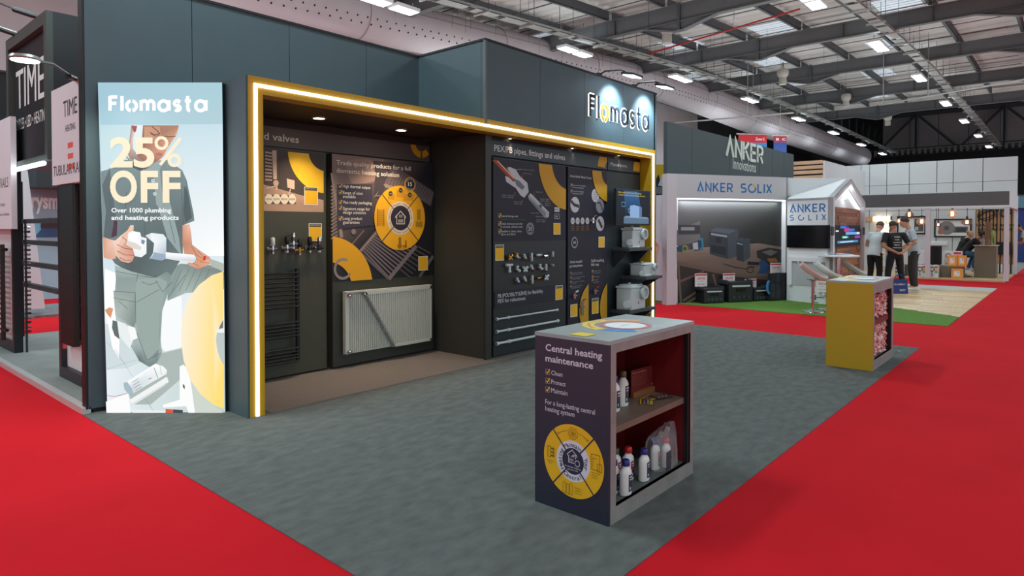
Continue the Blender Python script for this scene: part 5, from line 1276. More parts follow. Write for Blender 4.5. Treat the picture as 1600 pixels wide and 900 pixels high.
# display walls: frames with white panels
def display_frame(lb, y0, y1, z1=2.0, x=TXP, back=.20):
    t = thing('display_stand', lb, 'stand', (x, (y0+y1)/2, .05))
    part('post', M_tk, t, x, x+back, y0, y0+.08, .05, z1); part('post', M_tk, t, x, x+back, y1-.08, y1, .05, z1)
    part('bottom_rail', M_tk, t, x, x+back, y0+.08, y1-.08, .05, .16); part('panel', M_pan, t, x+.05, x+.08, y0+.08, y1-.08, .16, z1)
    return t
u2 = display_frame('black framed display stand holding a black tubular radiator next to the dark wall', 6.40, 7.77, 2.5)
sg2 = thing('sign_panel', 'white sign panel reading TIME HEATING and TUBULAR RAD beside the TIME tower', 'sign', (1.88, 7.5, 2))
T2 = PX_(1.87)
ys, ye = 6.46, -T2.px(80, 146)[0]
zt = T2.px(117, 125)[1]; zb = T2.px(82, 290)[1]
part('panel', mat('sign_white', (226, 222, 226), .45), sg2, 1.87, 1.925, ys, ye, zb, zt)
part('edge_trim', mat('trim_olive', (84, 90, 70), .5), sg2, 1.865, 1.93, ys-.05, ys, zb, zt+.1)
A = Art(T2)
e = 0.0
a0 = T2.px(99, 176)[0]; b0 = T2.px(99, 184)[1]; A.text((50, 50, 54), 'TIME', a0, b0, a0+.42, .155, .01)
A.text((70, 70, 74), 'HEATING', a0+.06, b0-.14, a0+.36, .06)
a0 = T2.px(106, 230)[0]; b0 = T2.px(106, 232)[1]
for k in range(3): A.rect((226, 96, 84), a0, b0-k*.10, a0+.16, b0-k*.10+.05)
a0, b0 = T2.px(84, 276); A.text((60, 60, 64), 'TUBULAR RADIATORS', a0, b0-.0, a0+1.35, .10, .0)
A.build('lettering', sg2)
tr2 = thing('tubular_radiator', 'black vertical tubular radiator on the display stand next to the dark wall', 'radiator', (1.9, 7.0, .3))
ya_, yb_ = -PX_(1.925).px(99.5, 400)[0], -PX_(1.925).px(117, 400)[0]
for k in range(7):
    y = ya_+(yb_-ya_)*k/6
    MB().tube([(1.925, y, .42), (1.925, y, 1.98)], .034, 8).build('tube', M_tr, tr2, smooth=True)
for z in (.46, 1.94): MB().tube([(1.955, ya_+.03, z), (1.955, yb_-.03, z)], .025, 6).build('manifold', M_tr, tr2)
MB().tube([(1.925, ya_, .36), (1.925, ya_, .42)], .018, 6).build('valve_stub', M_chrome, tr2)
u1 = display_frame('black framed display stand with white panel at the left edge of the photo', 9.60, 11.4, 2.9, TXP, .09)
sg3 = thing('sign_panel', 'white sign panel ending in RAILS cut by the left edge of the photo', 'sign', (1.88, 10.4, 2))
T3 = PX_(1.87); zt = T3.px(10, 184)[1]; zb = T3.px(10, 358)[1]; ys = -T3.px(17.5, 300)[0]
part('panel', MATS['sign_white'], sg3, 1.87, 1.925, ys, ys+1.3, zb, zt)
A = Art(T3); a1, b1 = T3.px(13, 292); A.text((60, 60, 64), 'TOWEL RAILS', a1-1.0, b1, a1, .12, .0); A.text((90, 90, 94), 'Great designs', a1-.6, zb+.28, a1-.16, .04, .0); A.text((90, 90, 94), 'for your bathroom or kitchen', a1-1.0, zb+.16, a1+.03, .04, .0); A.build('lettering', sg3)
tr3 = thing('towel_rail', 'black ladder towel rail on the white panel at the left edge of the photo', 'towel rail', (1.9, 10.3, .3))
T4 = PX_(1.9); ya = -T4.px(4.5, 450)[0]; za = T4.px(4.5, 382)[1]; zb_ = T4.px(7, 532)[1]
for y in (ya, ya+.5): MB().tube([(1.9, y, zb_), (1.9, y, za)], .025, 8).build('upright', M_tr, tr3)
for k in range(18):
    z = zb_+.06+(za-zb_-.1)*k/17
    MB().tube([(1.9, ya-.0, z), (1.9, ya+.5, z)], .012, 6).build('rung', M_tr, tr3)
for z in (za-.06, zb_+.14): MB().tube([(1.9, ya-.2, z), (1.9, ya, z)], .02, 6).build('bracket', M_tr, tr3)
# side view of rungs on the back of the left stand
tr4 = thing('towel_rail', 'silver-edged towel rail seen end on behind the left black frame', 'towel rail', (2.2, 9.7, .3))
for k in range(24): MB().tube([(2.04, 9.60, .3+.055*k), (2.10, 9.58, .3+.055*k)], .014, 5).build('rung', M_chrome if k % 2 else M_tk, tr4)
MB().tube([(2.05, 9.575, .05), (2.05, 9.575, 1.65)], .012, 6).build('upright', M_tk, tr4)
# open ladder rails seen between the frames
ol = thing('ladder_frame', 'open black ladder frame with four bars between the two display stands', 'frame', (2.6, 9, 0.05))
xa = 2.30
for py0, py1 in ((487, 485), (615, 612), (744, 741), (875, 870)):
    pyq = 225+py0/4; a = G(34, pyq, 1.0)
T5 = PX_(2.30)
for zpx in (346, 378, 410.5, 443):
    a0, b0 = T5.px(33, zpx); a1, _ = T5.px(87, zpx); part('bar', M_tk, ol, 2.28, 2.34, -a1-.3, -a0+.1, b0-.03, b0+.03)
for yy in (-T5.px(33, 400)[0]+.05, -T5.px(87, 400)[0]-.35): part('post', M_tk, ol, 2.28, 2.34, yy, yy+.06, .05, 2.2)
part('foot_rail', M_tk, ol, 4.5, 4.6, 9.0, 14.5, 0, .14)
# neighbouring stand glimpsed through the gap
gs = thing('neighbour_stand', 'blue-grey stand wall with the white letters rysm glimpsed through the gap', 'stand', (6, 15.5, 0))
NB = Pl((4.8, 17.0, 0), (1, 0, 0))
part('wall', mat('neighbour_blue', (150, 176, 190), .6), gs, 2.4, 8.4, 17.0, 17.1, 0, 3.6)
part('dark_canopy', M_tk, gs, 3.6, 5.2, 15.9, 16.9, 2.4, 3.05)
A = Art(NB)
a0, b0 = NB.px(49, 325); a1, _ = NB.px(84, 325); A.text((250, 252, 252), 'rysmi', a0, b0, a1+.15, .34, .03)
x0, z1 = NB.px(56, 349); x1, z0 = NB.px(84, 371); A.poly((0,0,0), [(x0, z0), (x1, z0), (x1, z1), (x0, z1)], [(120, 190, 214), (90, 160, 196), (80, 150, 190), (130, 196, 220)])
cx_ = (x0+x1)/2+.1; A.disc((70, 56, 60), cx_, (z0+z1)/2+.10, .18, 16); A.poly((60, 90, 130), [(cx_-.3, z0), (cx_+.3, z0), (cx_+.15, z0+.2), (cx_-.15, z0+.2)])
A.build('wall_print', gs)
sl = thing('slanted_pylon', 'tall white slanted pylon on a tread plate seen through the gap', 'pylon', (3.6, 12.8, 0))
SP = Pl((0, 13.6, 0), (1, 0, 0))
pts = [SP.px(28, 265), SP.px(43, 265), SP.px(70.5, 482), SP.px(30, 484)]
MB().slab([SP.at(a, max(b, .05)) for a, b in pts], (0, .35, 0)).build('pylon_body', mat('pylon_white', (214, 214, 220), .5), sl)
a, b = G(36, 487), G(88, 480); part('tread_plate', mat('tread_plate', (150, 150, 150), .35, .6, noise=.3, nscale=14), sl, a.x-.4, b.x+1.2, a.y-1.3, a.y+.6, 0.0, .05)
st_ = thing('bar_chair', 'white moulded chair in front of green plants beyond the gap', 'chair', (5.4, 15.6, 0))
c0 = G(71, 462); 
MB().lathe((c0.x+.2, c0.y+.6, .62), [(.0, 0), (.26, .02), (.32, .1), (.30, .12), (.24, .05), (0, .04)], 16).build('seat', M_pan, st_, smooth=True)
MB().tube([(c0.x+.2, c0.y+.6, 0), (c0.x+.2, c0.y+.6, .62)], .03, 8).build('stem', M_chrome, st_); MB().lathe((c0.x+.2, c0.y+.6, 0), [(.24, 0), (.22, .02), (.04, .03)], 16).build('foot', M_chrome, st_)

# ================================================================ power station stand (diagonal mural wall, little house)
M_w = mat('stand_white', (222, 222, 226), .45); M_w2 = mat('stand_white_warm', (206, 200, 206), .45)
BLU = (28, 108, 176)
q0, q1 = G(1057, 476), G(1228, 468)
q0.z = q1.z = 0
mu = (q1-q0).normalized(); MP = Pl(q0, mu); ML = (q1-q0).length
ms = thing('mural_wall', 'white stand wall with a blue-lettered fascia and a workshop photo mural', 'stand', q0)
def slab_on(pl, name, m, parent, a0, a1, b0, b1, d0, d1, bevel=0):
    return MB().slab([pl.at(a0, b0, d1), pl.at(a1, b0, d1), pl.at(a1, b1, d1), pl.at(a0, b1, d1)], -pl.n*(d1-d0)).build(name, m, parent, bevel)
fz0, fz1 = 2.17, 2.66
slab_on(MP, 'back_panel', M_w, ms, -.05, ML+.05, 0, fz1, -.17, -.13)
pc = MP.px(1043, 474)[0]
slab_on(MP, 'pillar', M_w2, ms, pc-.02, 0, 0, fz1, -.17, .0)
slab_on(MP, 'fascia', mat('fascia_white', (196, 196, 200), .45), ms, 0, ML+.03, fz0, fz1, -.08, 0)
slab_on(MP, 'soffit', M_w, ms, 0, ML, fz0, fz0+.03, -.13, -.08)
slab_on(MP, 'top_board', M_w, ms, -.2, ML, fz1-.02, fz1, -.13, -.08)
o = slab_on(MP, 'lit_edge', mat('cove_led', (235, 250, 255), .4, emit=3.2), ms, .02, ML-.03, fz0-.02, fz0-.0, -.12, -.02)
cl_ = MP.at(ML*.5, fz0-.05, -.05); area_lamp(cl_.x, cl_.y, cl_.z, ML*.9, .12, 12, (.9, .98, 1), (0, 0, math.atan2(mu.y, mu.x)), 'fascia_cove_light')
slab_on(MP, 'side_return', M_w, ms, ML-.02, ML+.03, 0, fz1, -.17, 0)
MU = MP.shift(-.128)
A = Art(MU); P = A.pp
m0, m1 = MU.px(1059, 400)[0], MU.px(1222, 400)[0]
A.poly((0,0,0), [(m0, 0), (m1, 0), (m1, 2.16), (m0, 2.16)], [(22, 20, 24), (24, 24, 26), (60, 62, 60), (108, 106, 110)])
P((52, 52, 52), [(1150, 375), (1222, 340), (1222, 385), (1170, 378)]); P((0,0,0), [(1057, 360), (1094, 345), (1094, 378), (1057, 384)], [(110, 106, 112), (120, 116, 120), (126, 120, 122), (110, 104, 104)])
P((0,0,0), [(1057, 393), (1105, 386), (1185, 380), (1222, 386), (1222, 432), (1200, 433), (1140, 428), (1058, 413)], [(150, 124, 112), (156, 132, 120), (150, 126, 116), (134, 112, 104), (104, 84, 78), (120, 96, 88), (132, 106, 96), (120, 96, 86)])
for k in range(6): A.pline((124, 98, 88), [(1058, 397+k*3), (1220, 396+k*6)], .008)
P((112, 88, 78), [(1058, 408), (1150, 427), (1222, 437), (1222, 441), (1140, 431), (1058, 414)])
P((52, 42, 42), [(1058, 414), (1140, 431), (1222, 440), (1222, 458), (1140, 446), (1058, 436)])
for q in (((1060, 414), (1064, 474)), ((1114, 428), (1124, 466)), ((1067, 470), (1098, 450)), ((1072, 474), (1104, 455)), ((1062, 440), (1100, 424))): A.pline((110, 86, 76), q, .05)
# painted workshop objects of the mural
P((74, 80, 92), [(1108, 361), (1115, 355), (1125, 354), (1152, 358), (1154, 364), (1151, 400), (1142, 404), (1135, 404), (1109, 397)])
P((58, 62, 72), [(1108, 362), (1137, 366), (1138, 404), (1134, 404), (1109, 397)]); P((92, 98, 110), [(1109, 361), (1118, 356), (1150, 360), (1138, 366)]); P((160, 166, 174), [(1111, 364), (1136, 368), (1136, 371), (1111, 367)])
P((38, 42, 52), [(1118, 370), (1127, 371), (1127, 380), (1118, 379)]); P((36, 40, 48), [(1111, 383), (1134, 386), (1134, 399), (1111, 394)])
P((70, 76, 88), [(1150, 377), (1156, 371), (1172, 373), (1172, 402), (1161, 409), (1151, 406)]); P((50, 54, 64), [(1150, 377), (1161, 379), (1162, 409), (1151, 406)]); P((150, 156, 164), [(1151, 379), (1160, 381), (1160, 383), (1151, 381)])
P((40, 70, 96), [(1080, 380), (1090, 376), (1098, 372), (1098, 390), (1086, 392), (1080, 388)]); A.pline((60, 130, 160), [(1092, 373), (1097, 374), (1098, 386), (1094, 390)], .05); a, b = MU.px(1070, 389); A.ring((130, 140, 80), a, b, .045, .085); P((34, 70, 100), [(1057, 386), (1066, 384), (1066, 394), (1058, 393)]); P((190, 190, 196), [(1082, 380), (1090, 378), (1091, 390), (1083, 390)])
P((60, 60, 66), [(1059, 351), (1094, 352), (1094, 365), (1060, 366)]); P((150, 146, 150), [(1064, 355), (1085, 355), (1085, 360), (1064, 360)])
P((40, 42, 44), [(1182, 392), (1200, 387), (1222, 390), (1222, 412), (1205, 416), (1183, 402)]); P((110, 106, 100), [(1190, 394), (1203, 390), (1216, 393), (1204, 400)]); P((150, 96, 50), [(1198, 404), (1212, 403), (1216, 409), (1202, 410)])
P((34, 70, 116), [(1186, 408), (1192, 406), (1202, 417), (1198, 427), (1184, 427), (1188, 418)]); A.pline((24, 26, 34), [(1168, 411), (1186, 412)], .07)
A.pline((26, 24, 26), [(1130, 412), (1150, 418), (1166, 420), (1180, 416)], .015); A.line((26, 24, 26), [(MU.px(1172, 421)[0]+.09*math.cos(i/12*2*PI), MU.px(1172, 421)[1]+.07*math.sin(i/12*2*PI)) for i in range(12)], .014, True)
A.build('mural_print', ms)
def solix(A, pl, p0, p1, ptop, col=BLU, w=.17, words='ANKER SOLIX'):
    a0, b0 = pl.px(*p0); a1, _ = pl.px(*p1); _, b1 = pl.px(*ptop); n = 0
    h = b1-b0
    for ch, rb in word_ribbons(words, a0, b0, a1, h, w, .22):
        for L, R, c in rb: A.strip(col, L, R, c)
        if ch == 'O':
            xs = [p[0] for p in rb[0][0]+rb[0][1]]; cx_, cz_ = (min(xs)+max(xs))/2, b0+h/2; k2_ = (max(xs)-min(xs))/2
            for k in range(4):
                an = math.radians(14+k*20); A.line((200, 190, 40), [(cx_+math.cos(an)*k2_*.55, cz_+math.sin(an)*h*.33), (cx_+math.cos(an)*k2_*.95, cz_+math.sin(an)*h*.52)], .018)
    a = pl.px(p0[0]+4, p0[1])[0]; h = b1-b0
    if words[0] == 'A': A.poly(col, [(a+.10*h+.02, b0+.35*h), (a-.08*h, b0+.0*h), (a+.04*h, b0+.02*h), (a-.02*h, b0-.22*h), (a+.2*h, b0+.14*h), (a+.06*h, b0+.12*h)])
A = Art(MP); solix(A, MP, (1089, 299), (1206, 299), (1089, 285)); A.build('lettering', ms)
# small wall return behind the fascia, towards the house roof
# house pod
C_, L_ = G(1301, 477.7), G(1229, 470); C_.z = L_.z = 0
R_h = G(1351, 458); R_h.z = 0
hs = thing('house_pod', 'white house-shaped pod with pitched roof, blue lettering and a black television', 'pod', C_)
HP = Pl(L_, C_-L_); HL = (C_-L_).length
u2 = (R_h-C_).normalized(); GP = Pl(C_, R_h-C_); GL = (R_h-C_).length
ez = 2.18; rz_ = 2.64
slab_on(HP, 'front_wall', M_w, hs, 0, HL, 0, ez, -.05, 0)
slab_on(HP, 'niche_frame', M_w, hs, .06, HL-.06, .86, .95, 0, .04); slab_on(HP, 'niche_frame', M_w, hs, .06, .14, .35, .86, 0, .04); slab_on(HP, 'niche_frame', M_w, hs, HL-.14, HL-.06, .35, .86, 0, .04)
slab_on(HP, 'niche_back', mat('niche_grey', (176, 178, 182), .5), hs, .14, HL-.14, .35, .86, 0, .006)
tvp = HP.shift(.05); a0, b1 = tvp.px(1229.5, 352); a1, b0 = tvp.px(1295, 388.5)
tvv = thing('television', 'switched-off black television on the white front of the house pod', 'television', HP.at((a0+a1)/2, (b0+b1)/2, .05))
slab_on(HP, 'screen', mat('tv_black', (10, 10, 14), .15), tvv, a0+.012, a1-.012, b0+.012, b1-.012, .05, .056); slab_on(HP, 'bezel', M_black, tvv, a0, a1, b0, b1, .008, .05)
A = Art(HP); solix(A, HP, (1234, 332), (1290, 331), (1234, 320), words='ANKER', w=.17)
A.word(BLU, 'SOLIX', HP.px(1234, 345)[0], HP.px(1234, 344.5)[1], HP.px(1291, 344)[0], .115, .16, .75)
A.build('lettering', hs)
# gable frame towards the aisle, with cedar boards inside
t_ = .09
mid = GL/2
HD = (L_-C_).normalized()      # depth of the pod runs along its white front
def gslab(name, m, pts, d0, d1, par): return MB().slab([GP.at(a, b)-HD*d1 for a, b in pts], HD*(d1-d0)).build(name, m, par)
for s in (0, 1):
    f = (lambda x: x) if s == 0 else (lambda x: GL-x)
    pts = [(f(0), ez), (f(mid), rz_), (f(mid), rz_-.13), (f(.0), ez-.13)]
    if s: pts = pts[::-1]
    gslab('gable_rafter', M_w2, pts, -.12, .0, hs)
    pts = [(f(0), 0), (f(t_), 0), (f(t_), ez-.10), (f(0), ez-.13)]
    if s: pts = pts[::-1]
    gslab('gable_post', M_w2, pts, -.12, .0, hs)
    pts = [(f(.06), ez-.16), (f(mid), rz_-.15), (f(mid), rz_-.26), (f(.16), ez-.20)]
    if s: pts = pts[::-1]
    gslab('roof_led', mat('gable_led', (240, 252, 255), .4, emit=1.6), pts, -.15, -.12, hs)
gslab('gable_board', M_w, [(.05, ez-.17), (GL-.05, ez-.17), (mid, rz_-.16)], -.24, -.17, hs)
A = Art(Pl(C_+HD*.168, GP.u)); A.text((70, 80, 84), 'eufy', mid-.24, ez+.03, mid+.30, .13, .0); A.build('gable_lettering', hs)
M_ced = [mat('cedar_'+n, c, .5, noise=.22, nscale=8, stretch=(1, 1, 6)) for n, c in (('red', (134, 72, 48)), ('brown', (150, 88, 58)), ('light', (166, 104, 70)))]
cw = Pl(C_+HD*.15, GP.u)
random.seed(12)
z = 0.0; j = 0
while z < ez-.18:
    h = .070; a = t_-random.random()*.9
    while a < GL-t_:
        b = a+random.uniform(.6, 1.1)
        aa, bb = max(a, t_)+.004, min(b, GL-t_)-.004
        if bb-aa > .05: slab_on(cw, 'cedar_plank', M_ced[random.randrange(3)], hs, aa, bb, z+.004, min(z+h, ez-.18), 0, random.choice((.02, .028, .036)))
        a = b
    z += h
back = -GP.n
gl_ = GP.at(mid, rz_-.24)+HD*.06; pl_l = bpy.data.lights.new('gable_led_light', 'POINT'); pl_l.energy = 12; pl_l.shadow_soft_size = .1; pl_l.color = (.9, 1, 1); plo = bpy.data.objects.new('gable_led_light', pl_l); plo.location = gl_; COL.objects.link(plo)
# roof: two slopes
e0 = [C_+Vector((0, 0, ez)), L_+Vector((0, 0, ez))]
rl = GP.at(mid, rz_, 0); rb = rl+(L_-C_)
MB().slab([e0[0], Vector(rl), Vector(rb), e0[1]], (0, 0, -.05)).build('roof_slope', M_w, hs)
far = [Vector(R_h)+Vector((0, 0, ez)), Vector(R_h)+(L_-C_)+Vector((0, 0, ez))]
MB().slab([far[0], far[1], Vector(rb), Vector(rl)], (0, 0, -.05)).build('roof_slope', M_w, hs)
slab_on(Pl(R_h, L_-C_), 'back_wall', M_w, hs, 0, HL, 0, ez, -.05, 0)
tvp = Pl(C_+HD*.07, GP.u); a0, b1 = tvp.px(1304, 351.5); a1, b0 = tvp.px(1344, 383)
tv2 = thing('television', 'lit television with colourful tiles on the cedar boards of the house pod', 'television', GP.at((a0+a1)/2, (b0+b1)/2, -.4))
slab_on(tvp, 'bezel', M_black, tv2, a0, a1, b0, b1, -.04, 0)
A = Art(tvp); w_, h_ = a1-a0, b1-b0
def q_(u, v): return (a0+u*w_, b0+v*h_)
def tile(col, u0, v0, u1, v1): A.poly(col, [q_(u0, v0), q_(u1, v0), q_(u1, v1), q_(u0, v1)])
tile((10, 12, 22), .02, .02, .98, .98); A.poly((30, 66, 170), [q_(.2, .98), q_(.45, .98), q_(.75, .6), q_(.5, .7)])
tile((60, 120, 200), .2, .85, .4, .95); tile((206, 50, 130), .34, .7, .52, .86); tile((70, 110, 190), .52, .72, .75, .84); tile((110, 170, 230), .4, .55, .98, .68); tile((60, 170, 150), .26, .38, .5, .5); tile((30, 30, 40), .5, .38, .74, .5); tile((150, 60, 170), .76, .37, .99, .5)
tile((70, 140, 190), .1, .17, .9, .28); tile((240, 244, 248), .04, .7, .14, .76); tile((230, 236, 240), .3, .41, .44, .47); tile((235, 235, 240), .2, .2, .7, .24); tile((240, 240, 244), .84, .57, .94, .66)
A.build('screen_image', tv2, print_mat('tv_glow', .7, 1.0))
for (px, py) in ((1302, 361), (1350.5, 361)):
    pl_ = GP.shift(.02); a, b = pl_.px(px, py); MB().slab([pl_.at(a-.1, b-.09, .0), pl_.at(a+.1, b-.09, 0), pl_.at(a+.1, b+.09, 0), pl_.at(a-.1, b+.09, 0)], -GP.n*.02).build('wall_speaker', M_black, hs, .01)
# things at the foot of the mural
def pstation(px, py, w_, d, h, lb, wheels=False):
    p = G(px, py, .013); t = thing('power_station', lb, 'power station', p, rz=math.atan2(mu.y, mu.x))
    prim(t, MB().box(-w_/2, w_/2, -d/2, d/2, .0, h), 'case', mat('station_black', (30, 32, 36), .4), bevel=.02)
    prim(t, MB().box(-w_*.36, w_*.36, -d/2-.012, -d/2, h*.74, h*.82), 'light_bar', mat('bar_white', (216, 220, 224), .3))
    prim(t, MB().box(-w_*.2, w_*.2, -d/2-.008, -d/2, h*.5, h*.68), 'display', mat('station_display', (14, 16, 20), .15))
    for i in range(4): prim(t, MB().lathe((-w_*.3+w_*.2*i, -d/2, h*.25), [(.028, 0), (.028, .012), (0, .012)], 10, axis=(0, -1, 0)), 'socket', mat('socket_grey', (66, 70, 76), .4))
    for s in (-1, 1): prim(t, MB().box(s*w_*.5-.02, s*w_*.5+.02, -d*.4, d*.4, h*.86, h+.03), 'handle', mat('handle_grey', (58, 62, 70), .45), bevel=.01)
    if wheels:
        prim(t, MB().lathe((-w_*.38, -d/2-.01, .07), [(.085, 0), (.085, .04), (.05, .04), (.05, .01), (0, .01)], 16, axis=(0, -1, 0)), 'wheel', mat('wheel_white', (200, 202, 206), .35))
        prim(t, MB().lathe((w_*.38, -d/2+.03, .07), [(.08, 0), (.08, .03), (0, .03)], 16, axis=(0, -1, 0)), 'wheel', M_black)
    return t
pstation(1108, 472.5, .50, .34, .31, 'black power station with a white bar, leftmost on the grass')
pstation(1149, 470.5, .62, .36, .43, 'tall wheeled black power station with a white wheel')
pstation(1183, 469, .42, .30, .28, 'smallest black power station, between the wheeled one and the folding solar panel')
def pcard(px, py, lb, pl_):
    a, b = pl_.px(px, py); t = thing('price_card', lb, 'card', pl_.at(a, b))
    slab_on(pl_, 'card_board', mat('card_white', (232, 228, 230), .4), t, a-.15, a+.15, b-.135, b+.135, -.006, 0)
    A = Art(pl_); A.rect((206, 50, 60), a-.14, b+.09, a+.14, b+.12); A.text((200, 40, 54), 'SAVE', a-.10, b+.01, a+.10, .05, .012); A.text((90, 90, 96), 'show offer price', a-.08, b-.03, a+.08, .015, .0); A.text((200, 40, 54), 'ONLY TODAY', a-.09, b-.1, a+.09, .028, .004)
    A.build('card_print', t); MB().slab([pl_.at(a-.02, b-.13, -.008), pl_.at(a+.02, b-.13, -.008), pl_.at(a+.02, b-.2, -.008), pl_.at(a-.02, b-.2, -.008)], -pl_.n*.07).build('card_holder', M_w, t)
P3 = MP.shift(-.04)
pcard(1095.5, 437.5, 'white price card over the leftmost power station', P3); pcard(1139, 437, 'white price card over the wheeled power station', P3)
pcard(1173, 445.5, 'white price card over the smallest power station', P3); pcard(1212.5, 420.5, 'white price card above the folding solar panel', P3)
pcard(1286, 446, 'white price card on the foot of the house pod, beside the yellow kiosk', HP.shift(.10))
# folding solar panel
spn = thing('solar_panel', 'black folding solar panel with blue handles standing on the grass', 'solar panel', G(1232, 468.5))
s0, s1, s2 = G(1201, 470.5, .013), G(1222, 469, .013), G(1262, 468, .013)
for a, b, nm in ((s0, s1, 'leaf'), (s1, s2, 'leaf')):
    pl_ = Pl((a.x, a.y, 0), Vector((b.x-a.x, b.y-a.y, 0))); L2 = (Vector((b.x-a.x, b.y-a.y, 0))).length
    slab_on(pl_, 'panel_leaf', mat('solar_cloth', (22, 24, 28), .5), spn, 0, L2, .013, .60, -.03, 0)
    for k in range(2 if L2 > .4 else 1):
        for j in range(3):
            n_ = 2 if L2 > .4 else 1; ww = L2*.8/n_; x = L2*.1+k*ww
            slab_on(pl_, 'solar_cell', mat('solar_cell', (18, 24, 34), .2), spn, x+.01, x+ww-.01, .05+j*.18, .21+j*.18, 0, .004)
for (px, py) in ((1203, 449), (1260, 449)):
    pl_ = Pl((s0.x, s0.y, 0), mu).shift(.03) if px < 1210 else Pl((s2.x, s2.y, 0), mu).shift(.03); a, b = pl_.px(px, py); L_a = arc(a, b, .06, 90, 270 if px < 1210 else -90, 8, .13)
    m = MB(); Lr, Rr = ribbon(L_a, .035); 
    for i in range(len(Lr)-1): m.slab([pl_.at(*Lr[i]), pl_.at(*Rr[i]), pl_.at(*Rr[i+1]), pl_.at(*Lr[i+1])], -pl_.n*.03)
    m.build('handle', mat('handle_blue', (60, 130, 200), .4), spn)
pb = G(1276, 473.5, .013); tb = thing('product_box', 'small white carton picturing a black device at the foot of the house pod', 'box', pb, rz=math.atan2(HP.u.y, HP.u.x))
prim(tb, MB().box(-.09, .09, -.06, .06, 0, .23), 'carton', M_w)
A = Art(Pl((-.09, -.06, 0), (1, 0, 0))); A.rect((40, 60, 90), .045, .07, .12, .17); A.rect((60, 150, 130), .01, .01, .17, .03); A.rect((60, 150, 130), .01, .21, .1, .225); o = A.build('carton_print', None); o.parent = tb
# bar stools and high table
M_st = mat('stool_white', (226, 224, 228), .25); M_cr_ = M_chrome
def stool(px, py, label, ang, zs=.60):
    p = G(px, py, .013); t = thing('bar_stool', label, 'stool', p, group=None, rz=ang)
    prim(t, MB().lathe((0, 0, 0), [(.19, 0), (.185, .012), (.06, .035), (.028, .05)], 20), 'foot_plate', M_cr_, True)
    prim(t, MB().tube([(0, 0, .04), (0, 0, zs)], .026, 10), 'column', M_cr_, True)
    prim(t, MB().tube([(0, 0, .28), (0, -.14, .28), (0, -.17, .28)], .01, 6).tube([(-.12, -.17, .28), (.12, -.17, .28)], .012, 6), 'footrest', M_cr_, True)
    m = MB(); n, k = 10, 14
    vs = []
    for i in range(k+1):
        f = i/k; x = -.21+.44*f; zz = zs+.02+.27*(1-f)**2.2
        hw = .20*math.sin(PI*min(1, max(.06, f*.94+.03)))**.35
        for j in range(n+1):
            g = j/n*2-1; vs.append((x-.10*max(0, (.4-f)), g*hw, zz+.05*g*g))
    N = len(vs); vs2 = [(v[0]+.01, v[1]*.93, v[2]-.05) for v in vs]
    fs = [(i*(n+1)+j, i*(n+1)+j+1, (i+1)*(n+1)+j+1, (i+1)*(n+1)+j) for i in range(k) for j in range(n)]
    fb = [tuple(a+N for a in f[::-1]) for f in fs]
    ed = [i for i in range(n+1)]+[(i+1)*(n+1)+n for i in range(k)]+[k*(n+1)+n-1-i for i in range(n)]+[(k-1-i)*(n+1) for i in range(k-1)]
    fe = [(ed[i], ed[(i+1) % len(ed)], ed[(i+1) % len(ed)]+N, ed[i]+N) for i in range(len(ed))]
    m.add(vs+vs2, fs+fb+fe); prim(t, m, 'seat', M_st, True)
    prim(t, MB().lathe((0, 0, zs-.04), [(.03, 0), (.1, .03), (.1, .05)], 14), 'seat_plate', M_cr_, True)
    return t
va = math.atan2(RT.y, RT.x)
stool(1270, 487, 'white bar stool nearest the camera side with a chrome post, left of the yellow kiosk', va)
stool(1293, 484, 'white bar stool half behind the high table', va)
stool(1333, 475, 'white bar stool whose seat peeks over the yellow kiosk', va, .60)
tpz = 1.02; p = G(1309, 479.5)
tb = thing('bar_table', 'round white high table on a chrome column between the bar stools', 'table', p)
prim(tb, MB().lathe((0, 0, tpz-.03), [(.36, 0), (.38, .012), (.38, .03), (.36, .035)], 32), 'tabletop', M_st, True); prim(tb, MB().tube([(0, 0, .03), (0, 0, tpz-.03)], .045, 12), 'column', M_cr_, True); prim(tb, MB().lathe((0, 0, .013), [(.20, 0), (.19, .015), (.05, .03)], 24), 'foot_plate', M_cr_, True)
for k, (dx, dy, lb) in enumerate(((.1, -.1, 'sheets of paper lying on the high white table'), (-.1, .05, 'folded brochure lying on the high white table'))):
    t = thing('brochure', lb, 'paper', (p.x+dx, p.y+dy, tpz+.006), rz=.4+k); prim(t, MB().box(-.1, .1, -.14, .14, 0, .012), 'paper', mat('paper_white', (236, 238, 242), .5)); prim(t, MB().slab([(-.1, -.14, .013), (.1, -.14, .013), (.1, .14, .03), (-.1, .14, .02)], (0, 0, .004)), 'cover', mat('paper_blue', (190, 206, 230), .5))
# dark sign wall behind
dw = thing('sign_wall', 'tall dark panel wall with raised white letters above the blue-lettered stand', 'sign wall', (12.12, 6.3, 2.6))
DP = PY_(6.32)
xs_ = [12.10]+[DP.px(x, 220)[0] for x in (1081, 1140, 1187, 1207, 1225)]+[20.0]
for a, b in zip(xs_, xs_[1:]): part('wall_panel', mat('dark_slate', (52, 62, 68), .5), dw, a+.006, b-.006, 6.32, 6.40, 0 if a < 12.2 else 0, 3.74)
A = Art(DP)
x0 = DP.px(1132, 240)[0]; x1 = DP.px(1192, 255)[0]; zb = DP.px(1133, 242)[1]; zt = DP.px(1138, 214)[1]
for ch, rb in word_ribbons('ANKER', x0+.05, zb-.02, x1, zt-zb, .17, .12): ribbons3d('letter', mat('letter_white', (214, 216, 206), .45), DP, rb, .015, dw, .0)
x0 = DP.px(1145, 262)[0]; x1 = DP.px(1181, 268)[0]; zb = DP.px(1145, 262)[1]; A.text((206, 208, 200), 'Innovations', x0, zb-.02, x1, .27, .006); A.build('lettering', dw)
